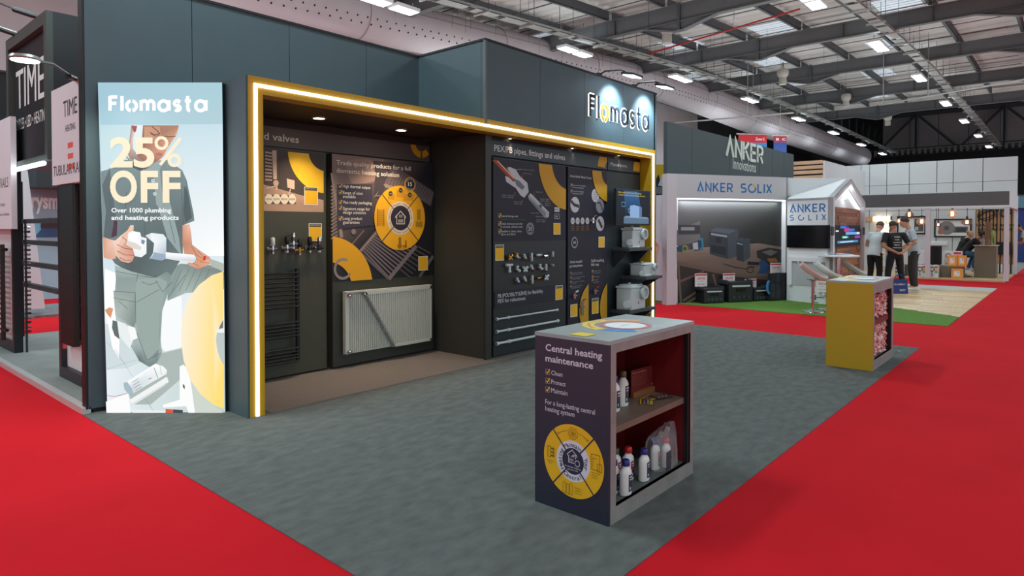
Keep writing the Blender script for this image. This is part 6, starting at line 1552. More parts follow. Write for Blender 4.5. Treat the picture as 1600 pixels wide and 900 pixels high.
wp = thing('white_wall', 'plain white wall panels seen between the yellow portal and the mural stand', 'wall', (12.3, 8, 0))
for y0, y1 in ((6.42, 7.4), (7.41, 8.6), (8.61, 10)): part('wall_panel', mat('lilac_white', (206, 200, 212), .5), wp, 12.3, 12.36, y0, y1, .03, 2.25 if y0 < 7 else 2.6)
yb = thing('yellow_banner', 'yellow and black banner high behind the right edge of the portal', 'banner', (13.5, 8.5, 2))
b0_ = Pl((13.4, 9.2, 0), (1, -1, 0)); x0, z1 = b0_.px(1027, 257); x1, z0 = b0_.px(1040, 290)
slab_on(b0_, 'cloth', mat('banner_yellow', (222, 178, 30), .5), yb, x0-1, x1+.4, z0, z1, -.03, 0); A = Art(b0_); A.pp((30, 30, 34), [(1024, 282), (1029, 272), (1034, 290), (1024, 292)]); A.pp((206, 206, 212), [(1028, 290), (1034, 274), (1043, 268), (1043, 292)]); A.build('banner_print', yb); MB().tube([b0_.at(x0-.5, 0, -.05), b0_.at(x0-.5, z1, -.05)], .03, 6).build('banner_pole', M_galv, yb)
m = MB()
# fascia return towards the wooden slats
fr = thing('white_wall', 'slanting white wall between the blue-lettered fascia and the house roof', 'wall', MP.at(ML, 0, -.1))
c0, c1 = MP.at(ML+.05, 0, -.06), HP.at(.35, 0, -1.6)
MB().slab([(c0.x, c0.y, 2.2), (c1.x, c1.y, 2.2), (c1.x, c1.y, 2.66), (c0.x, c0.y, 2.66)], (.05, .05, 0)).build('wall_panel', M_w, fr)

# ================================================================ wood slat tower and white wall beyond
ws = thing('slat_tower', 'dark tower with four pale horizontal planks beyond the dark sign wall', 'tower', (21, 7, 2.5))
SP2 = Pl((22.0, 0, 0), (0, -1, 0))
a0, _ = SP2.px(1240, 260); a1, zt = SP2.px(1286, 251); zb = SP2.px(1286, 281)[1]
slab_on(SP2, 'back_board', mat('slat_black', (26, 26, 34), .6), ws, a0-1, a1, 0, zt, -.3, 0)
for py in (253.5, 261, 268.5, 276.5):
    z = SP2.px(1263, py)[1]; slab_on(SP2, 'plank', mat('pale_plank', (216, 172, 138), .55, noise=.1, nscale=4), ws, a0-1, a1, z-.07, z+.04, 0, .04)
yw = -a1
wq = thing('white_wall', 'white panel wall running back from the dark slatted tower', 'wall', (24, yw, 0))
part('wall_panel', M_w, wq, 22.0, 24.6, yw-.06, yw, 0, zt+.0); part('wall_panel', M_w, wq, 24.61, 27.2, yw-.06, yw, 0, zt)

# ================================================================ lighting stand (white, grey header, pendants)
tc = thing('lighting_stand', 'white open stand with a long dark grey header beam and tall white back wall', 'stand', (25, 3, 0))
BX = PX_(23.3); WX = PX_(27.2)
bz1, bz0 = 2.62, 2.22
part('header_beam', mat('header_grey', (88, 86, 88), .5), tc, 23.3, 23.4, 1.43, 7.2, bz0, bz1)
part('header_rim', M_w, tc, 23.28, 23.42, 1.43, 7.2, bz0-.06, bz0)
part('header_return', M_w, tc, 23.4, 27.2, 1.43, 1.53, bz0-.05, bz1)
for px in (1572, 1449): 
    y = -BX.px(px, 400)[0]; part('post', M_w2, tc, 23.3, 23.42, y-.06, y+.06, .04, bz0-.06)
part('post', M_w2, tc, 27.0, 27.2, 1.43, 1.53, .04, bz0)
seam = [WX.px(x, 300)[0] for x in (1345, 1358.5, 1385.5, 1420.5, 1463.5, 1489, 1535.5)]+[-1.45]
sz = [.0, 2.2, 3.15, 3.95]
for a, b in zip([seam[0]-2.5]+seam, seam):
    for z0, z1 in zip(sz, sz[1:]): slab_on(WX, 'wall_panel', mat('back_white', (204, 206, 210), .5), tc, a+.01, b-.01, z0+.006, z1-.006, -.1, 0)
slab_on(WX, 'backing', M_tk, tc, seam[0]-2.5, -1.45, 0, 3.93, -.16, -.1)
# slatted feature wall with raised letters
sa0, _ = WX.px(1524, 380); sa1 = -1.50
slab_on(WX, 'slat_backing', M_black, tc, sa0, sa1, .05, bz0-.02, .0, .02)
k = 0; x = sa0+.02
while x < sa1-.04:
    slab_on(WX, 'slat', mat('oak_slat', (178, 140, 96), .5), tc, x, x+.062, .35, bz0-.03, .02, .06)
    slab_on(WX, 'white_slat', M_w, tc, x, x+.052, .06, .35, .02, .06); x += .098
WL = WX.shift(.06)
x0, z0 = WL.px(1553, 339); x1, _ = WL.px(1582, 339); zt = WL.px(1553, 328)[1]
for ch, rb in word_ribbons('TCP', x0, z0, x1, zt-z0, .24, .2): ribbons3d('letter', M_black, WL, rb, .03, tc)
lc = WL.px(1541, 336)
lg = []
for k_ in (1.0, .5):
    lg.append([(lc[0]+.24*math.cos(i*PI/12)*.9-.10*k_*math.sin(i*PI/12), lc[1]+.10*math.cos(i*PI/12)+.15*k_*math.sin(i*PI/12)) for i in range(25)])
    lg[-1][-1] = lg[-1][0]
letters3d('logo_ellipse', M_black, WL, lg+[[WL.px(1528, 345), WL.px(1534, 334), WL.px(1551, 327)]], .022, .03, tc)
A = Art(WL.shift(.01))
def tt(s, xa, xb, y, h): a0, b0 = WL.px(xa, y); a1, _ = WL.px(xb, y); A.text((16, 16, 18), s, a0, b0, a1, h, .03)
tt('HEAT THE ROOM', 1526, 1584.5, 354.2, .10); tt('NOT THE HOME', 1528.5, 1582.5, 360.7, .10); A.build('lettering', tc)
# framed posters
def framed(x0, y0, x1, y1, lb, kind):
    pl_ = WX.shift(.04); a0, b1 = pl_.px(x0, y0); a1, b0 = pl_.px(x1, y1); t = thing('framed_poster', lb, 'poster', pl_.at((a0+a1)/2, (b0+b1)/2))
    m = MB(); k = .05
    for (p, q, r, s) in ((a0, a1, b0, b0+k), (a0, a1, b1-k, b1), (a0, a0+k, b0+k, b1-k), (a1-k, a1, b0+k, b1-k)): m.slab([pl_.at(p, r), pl_.at(q, r), pl_.at(q, s), pl_.at(p, s)], -pl_.n*.04)
    m.build('frame', M_black, t); slab_on(pl_, 'mount_board', mat('poster_white', (224, 222, 222), .4), t, a0+k, a1-k, b0+k, b1-k, -.035, -.02)
    A = Art(pl_.shift(-.02)); W2, H2 = a1-a0, b1-b0
    def r(c, u0, v0, u1, v1): A.rect(c, a0+u0*W2, b0+v0*H2, a0+u1*W2, b0+v1*H2)
    if kind: r((90, 88, 92), .60, .15, .92, .85); r((190, 186, 186), .63, .22, .74, .4); r((60, 60, 64), .63, .45, .9, .6); A.disc((206, 150, 110), a0+.25*W2, b0+.5*H2, .1)
    else: 
        r((92, 90, 94), .35, .25, .9, .58); A.disc((130, 124, 124), a0+.34*W2, b0+.5*H2, .24); A.disc((90, 86, 88), a0+.34*W2, b0+.5*H2, .08); r((60, 60, 62), .6, .3, .85, .5); A.disc((170, 110, 90), a0+.18*W2, b0+.28*H2, .09); A.disc((230, 160, 140), a0+.75*W2, b0+.8*H2, .05)
    A.text((120, 118, 120), 'Infrared heating', a0+.4*W2, b0+.86*H2, a0+.8*W2, .04, .0); A.build('poster_print', t)
framed(1401.5, 338, 1446.5, 366, 'framed poster behind the man in the grey-blue shirt', 1); framed(1459.5, 342, 1518, 371, 'framed poster above the seated women', 0)
# pendant lamps
M_am = mat('amber_glass', (206, 160, 120), .1, alpha=.35); M_am2 = mat('dark_amber_glass', (110, 56, 40), .1, alpha=.5); M_fil = mat('filament_glow', (255, 205, 140), .4, emit=7)
PEN = [(1404.5, 345, 22.9, 'amber', 'small amber pendant lamp above the man in the black T-shirt', .10, .16), (1420.8, 335, 23.0, 'dark', 'dark drop-shaped pendant lamp hanging left of the first white post', .13, .26), (1440, 346, 23.0, 'amber', 'lantern-shaped amber pendant lamp just left of the white post', .13, .24),
       (1466, 351, 23.0, 'dark', 'small star-shaped dark pendant lamp right of the white post', .09, .14), (1488, 334, 23.0, 'amber', 'large amber drop pendant lamp above the second framed poster', .13, .28), (1511, 347, 23.0, 'dark', 'faceted dark pendant lamp above the seated women', .13, .20)]
for px, py, x, cl, lb, r, h in PEN:
    pl_ = PX_(x+.6); a, b = pl_.px(px, py); y = -a; t = thing('pendant_lamp', lb, 'lamp', (x+.6, y, bz0+.1))
    m_ = M_am if cl == 'amber' else M_am2
    prof = [(r*.25, -h/2), (r*.75, -h*.38), (r, -h*.12), (r*.8, h*.14), (r*.4, h*.36), (r*.22, h*.5)] if 'drop' in lb else [(r*.5, -h/2), (r, -h*.3), (r, h*.2), (r*.3, h*.5)]
    MB().lathe((x+.6, y, b), prof, 12, caps=False).build('glass_shade', m_, t, smooth='drop' in lb)
    MB().tube([(x+.6, y, b-h*.25), (x+.6, y, b+h*.25)], r*.28, 8).build('filament', M_fil, t)
    MB().lathe((x+.6, y, b+h*.5), [(r*.25, 0), (r*.2, .07), (0, .07)], 10).build('lamp_holder', M_black, t)
    MB().tube([(x+.6, y, b+h*.5+.06), (x+.6, y, bz1)], .008, 5).build('cord', M_black, t)
part('pendant_rail', M_w, tc, 23.55, 23.7, 1.6, 6.5, bz1-.02, bz1+.04)
# wall lamps display
for i, (px, py) in enumerate(((1358.5, 342), (1371, 342), (1384, 342), (1383, 354), (1382, 361))):
    pl_ = WX.shift(.05); a, b = pl_.px(px, py); t = thing('wall_lamp', ['unlit wall lamp above the man in the white T-shirt', 'wall lamp, second of the top row beside the house pod', 'glowing wall lamp at the right end of the top row', 'glowing square wall lamp in the middle row', 'glowing square wall lamp in the lowest row'][i], 'lamp', pl_.at(a, b))
    g = mat('wall_lamp_glow', (255, 226, 176), .4, emit=3.5 if i else 1) if i else mat('wall_lamp_dim', (200, 160, 120), .4)
    slab_on(pl_, 'shade', g, t, a-.15, a+.15, b-.08, b+.08, -.02, .06); slab_on(pl_, 'wall_plate', M_black, t, a+.15, a+.19, b-.05, b+.09, -.05, .03)
    l = None
# counter, heater boxes
cnt = thing('counter', 'olive brown reception counter in front of the slatted wall', 'counter', (24.6, 2.5, 0))
CPl = PX_(24.4); ya, _ = CPl.px(1522, 430); yb_, _ = CPl.px(1556, 430); ctz = CPl.px(1540, 383)[1]
part('counter_body', mat('counter_olive', (110, 100, 84), .5), cnt, 24.4, 25.0, -yb_, -ya, .04, ctz-.03); part('counter_top', mat('counter_top', (190, 170, 150), .4), cnt, 24.36, 25.04, -yb_-.03, -ya+.03, ctz-.03, ctz)
def carton(x, y, z, w_, d, h, lb, style):
    t = thing('product_box', lb, 'box', (x, y, z))
    part('carton', mat('carton_orange', (236, 130, 60), .5) if style == 'o' else M_w, t, x, x+d, y-w_/2, y+w_/2, z, z+h)
    A = Art(Pl((x, y+w_/2, z), (0, -1, 0)))
    if style == 'o':
        A.rect((240, 190, 90), .02*w_, .03*h, .98*w_, .97*h); 
        for i in range(6):
            for j in range(7): 
                if i in (0, 5) or j in (0, 6): A.rect((226, 80, 60), (.06+.15*i)*w_, (.05+.13*j)*h, (.06+.15*i+.1)*w_, (.05+.13*j+.07)*h)
        A.rect((236, 232, 230), .27*w_, .28*h, .73*w_, .76*h); A.rect((60, 60, 64), .55*w_, .6*h, .65*w_, .68*h)
    else:
        A.rect((220, 60, 60), .55*w_, .78*h, .95*w_, .93*h); A.rect((110, 180, 90), .58*w_, .35*h, .92*w_, .55*h); A.rect((226, 190, 60), .58*w_, .56*h, .92*w_, .72*h); A.line((70, 66, 70), [(.25*w_, .15*h), (.25*w_, .55*h)], .02); A.ring((70, 66, 70), .25*w_, .68*h, .05, .075, n=16); A.rect((60, 40, 50), .1*w_, .12*h, .4*w_, .16*h)
    A.build('carton_print', t); return t
FX = PX_(23.6)
def cpx(x0, y0, x1, y1, style, lb, xx=23.6, zb=.042):
    pl_ = PX_(xx); a0, b1 = pl_.px(x0, y0); a1, b0 = pl_.px(x1, y1); carton(xx, -(a0+a1)/2, zb if zb is not None else b0, a1-a0, .2, b1-(zb if zb is not None else b0), lb, style)
cpx(1434.5, 414.5, 1446, 436, 'w', 'white fan carton standing on the floor just left of the white post'); cpx(1453, 414.5, 1466, 436.5, 'w', 'white fan carton standing on the floor just right of the white post')
cpx(1486.5, 420, 1504, 437.5, 'o', 'orange heater carton standing alone on the floor')
pw = thing('plinth', 'low olive brown plinth carrying cartons and a black heater', 'plinth', (23.9, 4, 0))
P4 = PX_(23.85); a0, z1 = P4.px(1466, 415.5); a1, _ = P4.px(1504, 415.5); PZ = z1
part('plinth_body', MATS['counter_olive'], pw, 23.85, 24.45, -a1, -P4.px(1398, 415)[0], .04, PZ)
cpx(1480.5, 399, 1495, 415, 'o', 'orange heater carton on the plinth, the left one of two', 23.86, PZ+.001); cpx(1496, 399, 1509.5, 415, 'o', 'orange heater carton on the plinth, the right one of two', 23.86, PZ+.001)
cpx(1475, 392, 1503, 414.5, 'w', 'large white carton behind the two orange cartons', 24.15, PZ+.001); cpx(1402, 414, 1411, 436, 'w', 'white carton standing behind the men beside the plinth', 23.6)
cpx(1372, 395, 1381, 414, 'w', 'white carton with green label between the first two men, the upper one', 23.86, PZ+.001); cpx(1372, 415, 1381, 436, 'w', 'white carton with green label between the first two men, the lower one', 23.6)
for (x0, y0, x1, y1, m_, lb) in ((1453, 384, 1471, 414, M_blk, 'black ribbed panel heater standing on the plinth'), (1433, 391, 1444, 413, M_w, 'white panel heater on the plinth beside the post'), (1449, 377, 1480, 383.5, M_w, 'long white bar heater mounted on the back wall')):
    xx = 24.1 if y0 > 380 else 27.14; pl_ = PX_(xx); a0, b1 = pl_.px(x0, y0); a1, b0 = pl_.px(x1, y1)
    if y0 > 380: b0 = PZ+.001
    t = thing('heater', lb, 'heater', (xx, -(a0+a1)/2, b0)); part('heater_body', m_, t, xx, xx+.08, -a1, -a0, b0+(.03 if y0 > 380 else 0), b1, .01)
    if m_ is M_blk:
        for k in range(8): part('fin', M_black, t, xx-.02, xx, -a1+.03+(a1-a0-.06)*k/8, -a1+.03+(a1-a0-.06)*(k+.6)/8, b0+.06, b1-.04)
    if y0 > 380:
        for yy in (-a1+.06, -a0-.1): part('foot', m_, t, xx-.04, xx+.12, yy, yy+.04, b0, b0+.03)
# things on the counter
cc = PX_(24.6)
def oncounter(px, wpx, hpx, m_, lb, nm, cat, prof):
    a, b = cc.px(px, 383); k = 25.5/1012; t = thing(nm, lb, cat, (24.65, -a, ctz+.001)); MB().lathe((24.65, -a, ctz+.001), [(r*wpx*k, z*hpx*k) for r, z in prof], 12).build('body', m_, t, smooth=True); return t
oncounter(1537, 2.2, 12, mat('bottle_grey', (150, 146, 156), .3), 'grey spray bottle on the olive counter', 'spray_bottle', 'bottle', [(1, 0), (1, .5), (.4, .75), (.5, .8), (.5, 1), (0, 1)])
oncounter(1543, 3, 28, mat('kraft_card', (128, 96, 74), .6), 'tall brown card tube on the olive counter', 'card_tube', 'tube', [(1, 0), (1, 1), (0, 1)])
oncounter(1549.5, 2.5, 18, mat('bulb_green', (120, 170, 80), .3), 'green-tipped lamp on the olive counter', 'table_lamp', 'lamp', [(.8, 0), (.3, .1), (.3, .4), (.9, .6), (1, .8), (.5, 1), (0, 1)])
bh = thing('black_box', 'black square heater hanging in front of the slatted wall', 'heater', (26.6, 1.9, .9)); a0, b1 = WL.px(1558, 378); a1, b0 = WL.px(1580, 398); slab_on(WL, 'heater_body', M_blk, bh, a0, a1, b0, b1, .04, .14, .01); slab_on(WL, 'wall_mount', M_chrome, bh, a0+.1, a1-.1, b0+.1, b1-.1, .01, .04)
wb = thing('white_railing', 'white slatted shelf unit behind the black T-shirt man', 'shelf unit', (24.1, 4.8, 0)); P6 = PX_(23.5)
for k in range(5):
    a0, b0 = P6.px(1398, 404+k*6); part('shelf_slat', M_w, wb, 23.5, 23.8, -P6.px(1411, 400)[0], -a0, b0-.015, b0+.015)
for px in (1398, 1411): y = -P6.px(px, 400)[0]; part('post', M_w, wb, 23.5, 23.53, y-.015, y+.015, .04, .85)
# banners far behind
for (x0, y0, x1, y1, lb, c1, c2) in ((1154, 210, 1198, 242, 'red and blue hanging banner above the dark sign wall, the left one', (196, 30, 44), (60, 120, 176)), (1209, 212, 1229, 238, 'red and blue hanging banner above the dark sign wall, the right one', (150, 40, 56), (36, 62, 130))):
    pl_ = Pl((30, 12 if x0 < 1200 else 10.5, 0), (1, -.9, 0)); a0, b1 = pl_.px(x0, y0); a1, b0 = pl_.px(x1, y1); t = thing('hanging_banner', lb, 'banner', pl_.at((a0+a1)/2, b1))
    slab_on(pl_, 'cloth', mat('banner_cloth_%d' % x0, c2, .6), t, a0, a1, b0, b1-.4*(b1-b0), -.02, 0); slab_on(pl_, 'top_band', mat('banner_band_%d' % x0, c1, .6), t, a0, a1, b1-.4*(b1-b0), b1, -.02, 0)
    A = Art(pl_); A.text((240, 236, 236), 'Zone C' if x0 < 1200 else 'B  C', a0+(a1-a0)*(.6 if x0 < 1200 else .2), b1-.28*(b1-b0), a0+(a1-a0)*.92, .14*(b1-b0)); A.build('lettering', t)
    MB().tube([pl_.at(a0-.1, b1+.02), pl_.at(a1+.1, b1+.02)], .03, 6).tube([pl_.at((a0+a1)/2, b1), pl_.at((a0+a1)/2, zc(32)+1.42)], .012, 4).build('banner_pole', M_galv, t)
# blue wall and clutter at the far right
ft = thing('far_stand', 'dark blue stand wall at the right edge beyond the slatted wall', 'stand', (36, 2, 0))
P7 = PX_(38); part('wall', mat('far_blue', (34, 56, 120), .5), ft, 38, 38.2, -P7.px(1640, 350)[0], -P7.px(1575, 350)[0], 0, P7.px(1600, 325)[1])
part('header', mat('far_teal', (90, 140, 156), .5), ft, 37.9, 38, -P7.px(1640, 350)[0], -P7.px(1575, 350)[0], P7.px(1600, 325)[1], P7.px(1600, 307)[1])
fw = thing('far_stand', 'low grey-white stand fronts far down the hall behind the lighting stand', 'stand', (50, 6, 0))
part('wall', mat('far_grey', (150, 148, 152), .6), fw, 55, 55.2, 6, 16, 0, 3.4); part('wall', mat('far_grey_dark', (84, 84, 90), .6), fw, 50, 50.2, -4, 5, 0, 3.6)

# ================================================================ people
M_skin = mat('skin_fair', (206, 152, 128), .55); M_skin2 = mat('skin_olive', (176, 122, 96), .55)
def union_mesh(mb, voxel, smooth=2):
    """one continuous skin over overlapping limb and torso forms"""
    me = bpy.data.meshes.new('u'); me.from_pydata([tuple(v) for v in mb.v], [], mb.f); me.update()
    bm = bmesh.new(); bm.from_mesh(me); bmesh.ops.recalc_face_normals(bm, faces=bm.faces); bm.to_mesh(me); bm.free()
    o = bpy.data.objects.new('u', me); COL.objects.link(o)
    r = o.modifiers.new('r', 'REMESH'); r.mode = 'VOXEL'; r.voxel_size = voxel; r.use_smooth_shade = True
    s_ = o.modifiers.new('s', 'SMOOTH'); s_.factor = .5; s_.iterations = smooth
    dg = bpy.context.evaluated_depsgraph_get(); out = bpy.data.meshes.new_from_object(o.evaluated_get(dg))
    bpy.data.objects.remove(o); bpy.data.meshes.remove(me); return out
def person(label, loc, yaw, pose, shirt, trouser, hair, shoe, skin=None, hairlen=0, female=False, scale=1.0, sleeves=.55):
    """local axes: +x is where the person faces, +y their left"""
    skin = skin or M_skin
    t = thing('person', label, 'person', loc, rz=yaw); P = pose; S = scale
    V = lambda p: Vector(p)*S
    def put(me, name, m):
        me.materials.clear(); me.materials.append(m)
        for p in me.polygons: p.use_smooth = True; p.material_index = 0
        o = bpy.data.objects.new(name, me); link(o, t); CHILDREN.setdefault(t.name, []).append(o); return o
    pel, chest, neck, head = V(P['pelvis']), V(P['chest']), V(P['neck']), V(P['head'])
    up_s = (chest-pel).normalized(); mid = pel.lerp(chest, .5); shl = chest.lerp(neck, .55); W = .93 if female else 1.0
    def torso(m, secs, n=20):
        vs = []; cs = [c for c, a, b in secs]
        for i, (c, a, b) in enumerate(secs):
            ax = (cs[min(i+1, len(cs)-1)]-cs[max(i-1, 0)]).normalized(); lat = Vector((0, 1, 0)); fr = lat.cross(ax).normalized()
            for k in range(n): q = 2*PI*k/n; vs.append(c+lat*(a*S*W*math.cos(q))+fr*(b*S*math.sin(q)))
        fs = [tuple(range(n))[::-1], tuple(range((len(secs)-1)*n, len(secs)*n))]+[(i*n+k, i*n+(k+1) % n, (i+1)*n+(k+1) % n, (i+1)*n+k) for i in range(len(secs)-1) for k in range(n)]
        m.add(vs, fs)
    def limb(m, pts, rs):
        m.tube(pts, [r*S for r in rs], 12)
        for p, r in zip(pts, rs): m.ball(p, r*S*.99, n=12, m=8)
    fd = Vector(P.get('face', (1, 0, 0))).normalized(); up = (head-neck).normalized(); up = (up-fd*up.dot(fd)).normalized(); left = up.cross(fd).normalized(); hc = head+up*.02*S
    def blob(m, c, r, sc, n=16, k=12):
        q = MB().ball((0, 0, 0), r*S, n=n, m=k); m.add([c+fd*v[0]*sc[0]+left*v[1]*sc[1]+up*v[2]*sc[2] for v in q.v], q.f)
    m = MB()
    torso(m, [(pel-up_s*.07*S, .145, .10), (pel, .150, .105), (mid, .130, .092), (chest, .155, .108), (chest.lerp(shl, .6), .165, .098), (shl, .11, .07), (neck, .052, .054)])
    limb(m, [shl, neck, head-up*.03*S], [.06, .052, .055])
    for sd in ('l', 'r'):
        a = [V(p) for p in P['arm_'+sd]]; limb(m, [a[0], a[0].lerp(a[1], .5), a[1]], [.052, .047, .039]); limb(m, [a[1], a[1].lerp(a[2], .35), a[2]], [.039, .040, .027])
        l = [V(p) for p in P['leg_'+sd]]; limb(m, [l[0], l[0].lerp(l[1], .5), l[1]], [.08, .068, .05]); limb(m, [l[1], l[1].lerp(l[2], .35), l[2]], [.05, .052, .036]); limb(m, [l[2], l[2]+V(P.get('foot_'+sd, (1, 0, 0))).normalized()*.10*S-Vector((0, 0, .04))*S], [.034, .026])
        # hand: palm, four fingers of unequal length, thumb from the side of the palm
        w_ = a[2]; d = Vector(P.get('hand_'+sd, (0, 0, 0))); d = d.normalized() if d.length else (w_-a[1]).normalized()
        side = d.cross(Vector((0, 0, 1))); side = side.normalized() if side.length > .2 else Vector((0, 1, 0)); nrm = side.cross(d)
        for q in (-.022, 0, .022): limb(m, [w_+side*q*.6*S, w_+(d*.085+side*q)*S], [.020, .017])
        for k, ln in enumerate((.062, .07, .066, .052)):
            b0 = w_+(d*.085+side*(k-1.5)*.020)*S; b1 = b0+(d*ln*.5-nrm*.008)*S; b2 = b1+(d*ln*.38-nrm*.022)*S; m.tube([b0, b1, b2], [.0105*S, .0098*S, .0085*S], 8)
        s_ = 1 if sd == 'r' else -1
        b0 = w_+(d*.03+side*.026*s_)*S; b1 = b0+(d*.032+side*.024*s_)*S; m.tube([b0, b1, b1+(d*.028+side*.006*s_)*S], [.013*S, .0115*S, .009*S], 8)
    # head with jaw, nose, brow, ears
    blob(m, hc, .1, (1.0, .80, 1.14)); blob(m, hc+(fd*.040-up*.068)*S, .05, (1.0, .95, .85)); blob(m, hc+(fd*.102-up*.022)*S, .018, (1.1, .7, 1.5), 10, 8); blob(m, hc+(fd*.070+up*.022)*S, .034, (.8, 1.5, .5))
    for s_ in (-1, 1): blob(m, hc+(left*s_*.083-up*.012)*S, .026, (.7, .35, 1.2), 10, 8)
    put(union_mesh(m, .0095, 1), 'body', skin)
    ey = MB()
    for s_ in (-1, 1): ey.ball(hc+(fd*.092+left*s_*.033+up*.004)*S, .009*S, n=8, m=6)
    o = ey.build('eyes', mat('eye_dark', (40, 30, 28), .3), None, smooth=True); o.parent = t
    mo = MB(); blob(mo, hc+(fd*.092-up*.062)*S, .02, (.4, 1.1, .25), 8, 6); o = mo.build('mouth', mat('lips', (160, 86, 78), .5), None, smooth=True); o.parent = t
    # hair
    m = MB(); q = MB().ball((0, 0, 0), 1.0, n=28, m=20); vs = []; keep = []
    for v in q.v:
        f, u = v[0], v[2]; lim = -.30-hairlen+max(0, f)*1.35; r_ = 1.0 if u > lim else .82
        vs.append(hc+(fd*(v[0]*.108-.008)+left*v[1]*.089+up*(v[2]*.122+.004))*S*1.0 if u > lim else hc+(fd*(v[0]*.08-.008)+left*v[1]*.066+up*v[2]*.10)*S)
    m.add(vs, q.f)
    if hairlen > .2: m2 = MB(); blob(m, hc+(up*.035-fd*.118)*S, .05, (1, 1, 1))
    put(union_mesh(m, .009, 1), 'hair', hair)
    # T-shirt: body of the shirt and both sleeves in one cloth
    m = MB()
    torso(m, [(pel-up_s*.10*S, .186, .138), (pel, .180, .134), (mid, .166, .125), (chest, .186, .134), (chest.lerp(shl, .6), .188, .118), (shl, .145, .09), (shl.lerp(neck, .62), .072, .068)])
    for sd in ('l', 'r'):
        a = [V(p) for p in P['arm_'+sd]]; e = a[0].lerp(a[1], sleeves); limb(m, [shl.lerp(a[0], .6), a[0]], [.068, .070]); m.tube([a[0], e], [.070*S, .066*S], 14)
    put(union_mesh(m, .012, 2), 'shirt', shirt)
    m = MB(); torso(m, [(pel-up_s*.12*S, .165, .118), (pel-up_s*.05*S, .172, .124), (pel+up_s*.04*S, .160, .115)])
    for sd in ('l', 'r'):
        l = [V(p) for p in P['leg_'+sd]]; limb(m, [l[0], l[0].lerp(l[1], .5), l[1]], [.098, .088, .072]); m.tube([l[1], l[1].lerp(l[2], .5), l[2]+Vector((0, 0, .0))], [.072*S, .066*S, .058*S], 14)
    put(union_mesh(m, .012, 2), 'trousers', trouser)
    for sd in ('l', 'r'):
        f = Vector(P['leg_'+sd][2]); d = Vector(P.get('foot_'+sd, (1, 0, 0))).normalized()*S; f = f*S
        m = MB(); c = f+Vector((0, 0, 0)); z0 = (P['leg_'+sd][2][2]-.085)*S
        pts = []
        for k, (q, hw, hh) in enumerate(((-.09, .03, .07), (-.07, .04, .085), (0, .042, .085), (.07, .045, .06), (.14, .046, .045), (.185, .03, .03))):
            n_ = Vector((-d.y, d.x, 0)).normalized()
            for (s_, zz) in ((-1, 0), (-1, hh*.6), (-.5, hh), (.5, hh), (1, hh*.6), (1, 0)): p = c+d*q+n_*hw*s_*S; pts.append((p.x, p.y, z0+zz*S+.002))
        fs = [tuple(range(6))[::-1], tuple(range(30, 36))]+[(i*6+j, i*6+(j+1) % 6, i*6+6+(j+1) % 6, i*6+6+j) for i in range(5) for j in range(6)]
        m.add(pts, fs); o = m.build('shoe', shoe, None, 0, True); o.parent = t
    return t
def standing(lean=0.0, **kw):
    P = dict(pelvis=(0, 0, .95), chest=(lean*.25, 0, 1.26), neck=(lean*.38, 0, 1.50), head=(lean*.5+.03, 0, 1.62), face=(1, 0, -.35),
             leg_l=[(0, .095, .90), (.03, .12, .50), (-.02, .13, .09)], leg_r=[(0, -.095, .90), (.03, -.12, .50), (-.02, -.13, .09)])
    sx = lean*.32
    P['arm_l'] = [(sx, .19, 1.42), (sx-.02, .25, 1.14), (sx+.20, .12, 1.02)]; P['arm_r'] = [(sx, -.19, 1.42), (sx-.02, -.25, 1.14), (sx+.20, -.12, 1.02)]
    P.update(kw); return P
M_tw = mat('tshirt_white', (214, 220, 226), .8, noise=.04, nscale=14); M_tb = mat('tshirt_black', (22, 22, 26), .8); M_ts = mat('shirt_greyblue', (178, 188, 198), .8, noise=.05, nscale=14)
M_jb = mat('trousers_black', (20, 20, 26), .8); M_jg = mat('trousers_dark_grey', (56, 52, 52), .8, noise=.1, nscale=16); M_jean = mat('jeans_blue', (60, 92, 126), .8, noise=.12, nscale=20)
M_hd = mat('hair_dark', (40, 30, 28), .7, noise=.2, nscale=60); M_hb = mat('hair_brown', (92, 64, 48), .7, noise=.2, nscale=60); M_hl = mat('hair_blonde', (168, 130, 90), .7, noise=.15, nscale=60)
M_sw = mat('shoe_white', (216, 214, 214), .5); M_sb = mat('shoe_black', (24, 24, 26), .4)
fwd = math.atan2(FW.y, FW.x); rt = math.atan2(RT.y, RT.x)
def gp(px, py, z=.012): p = G(px, py, z); return (p.x, p.y, z)
e = gp(1366, 452.5); f3 = gp(1427, 452.5); f2 = gp(1398, 455.5)
person('man in a white T-shirt and black trousers looking down, left of the black T-shirt man', e, rt+.45, standing(.35, head=(.20, 0, 1.60), face=(1, 0, -.6), arm_l=[(.1, .19, 1.40), (.05, .27, 1.13), (.28, .14, 1.02)], arm_r=[(.1, -.19, 1.40), (.08, -.25, 1.12), (.32, -.12, 1.00)]), M_tw, M_jb, M_hb, M_sb, scale=.99)
t2_ = person('man seen from behind in a black printed T-shirt with his hands behind his back', f2, fwd+.05, standing(.15, arm_l=[(.03, .23, 1.41), (-.05, .34, 1.13), (-.20, .06, .96)], arm_r=[(.03, -.23, 1.41), (-.05, -.34, 1.13), (-.20, -.06, .98)], hand_l=(.0, -1, -.15), hand_r=(0, 1, -.15), face=(1, .1, -.3),
             leg_l=[(0, .10, .90), (.02, .16, .50), (-.02, .21, .09)], leg_r=[(0, -.10, .90), (.02, -.16, .50), (-.02, -.21, .09)]), M_tb, M_jb, M_hd, M_sb, M_skin2, scale=.98, sleeves=.7)
A = Art(Pl((-.124, .285, 0), (0, -1, 0)), .0)
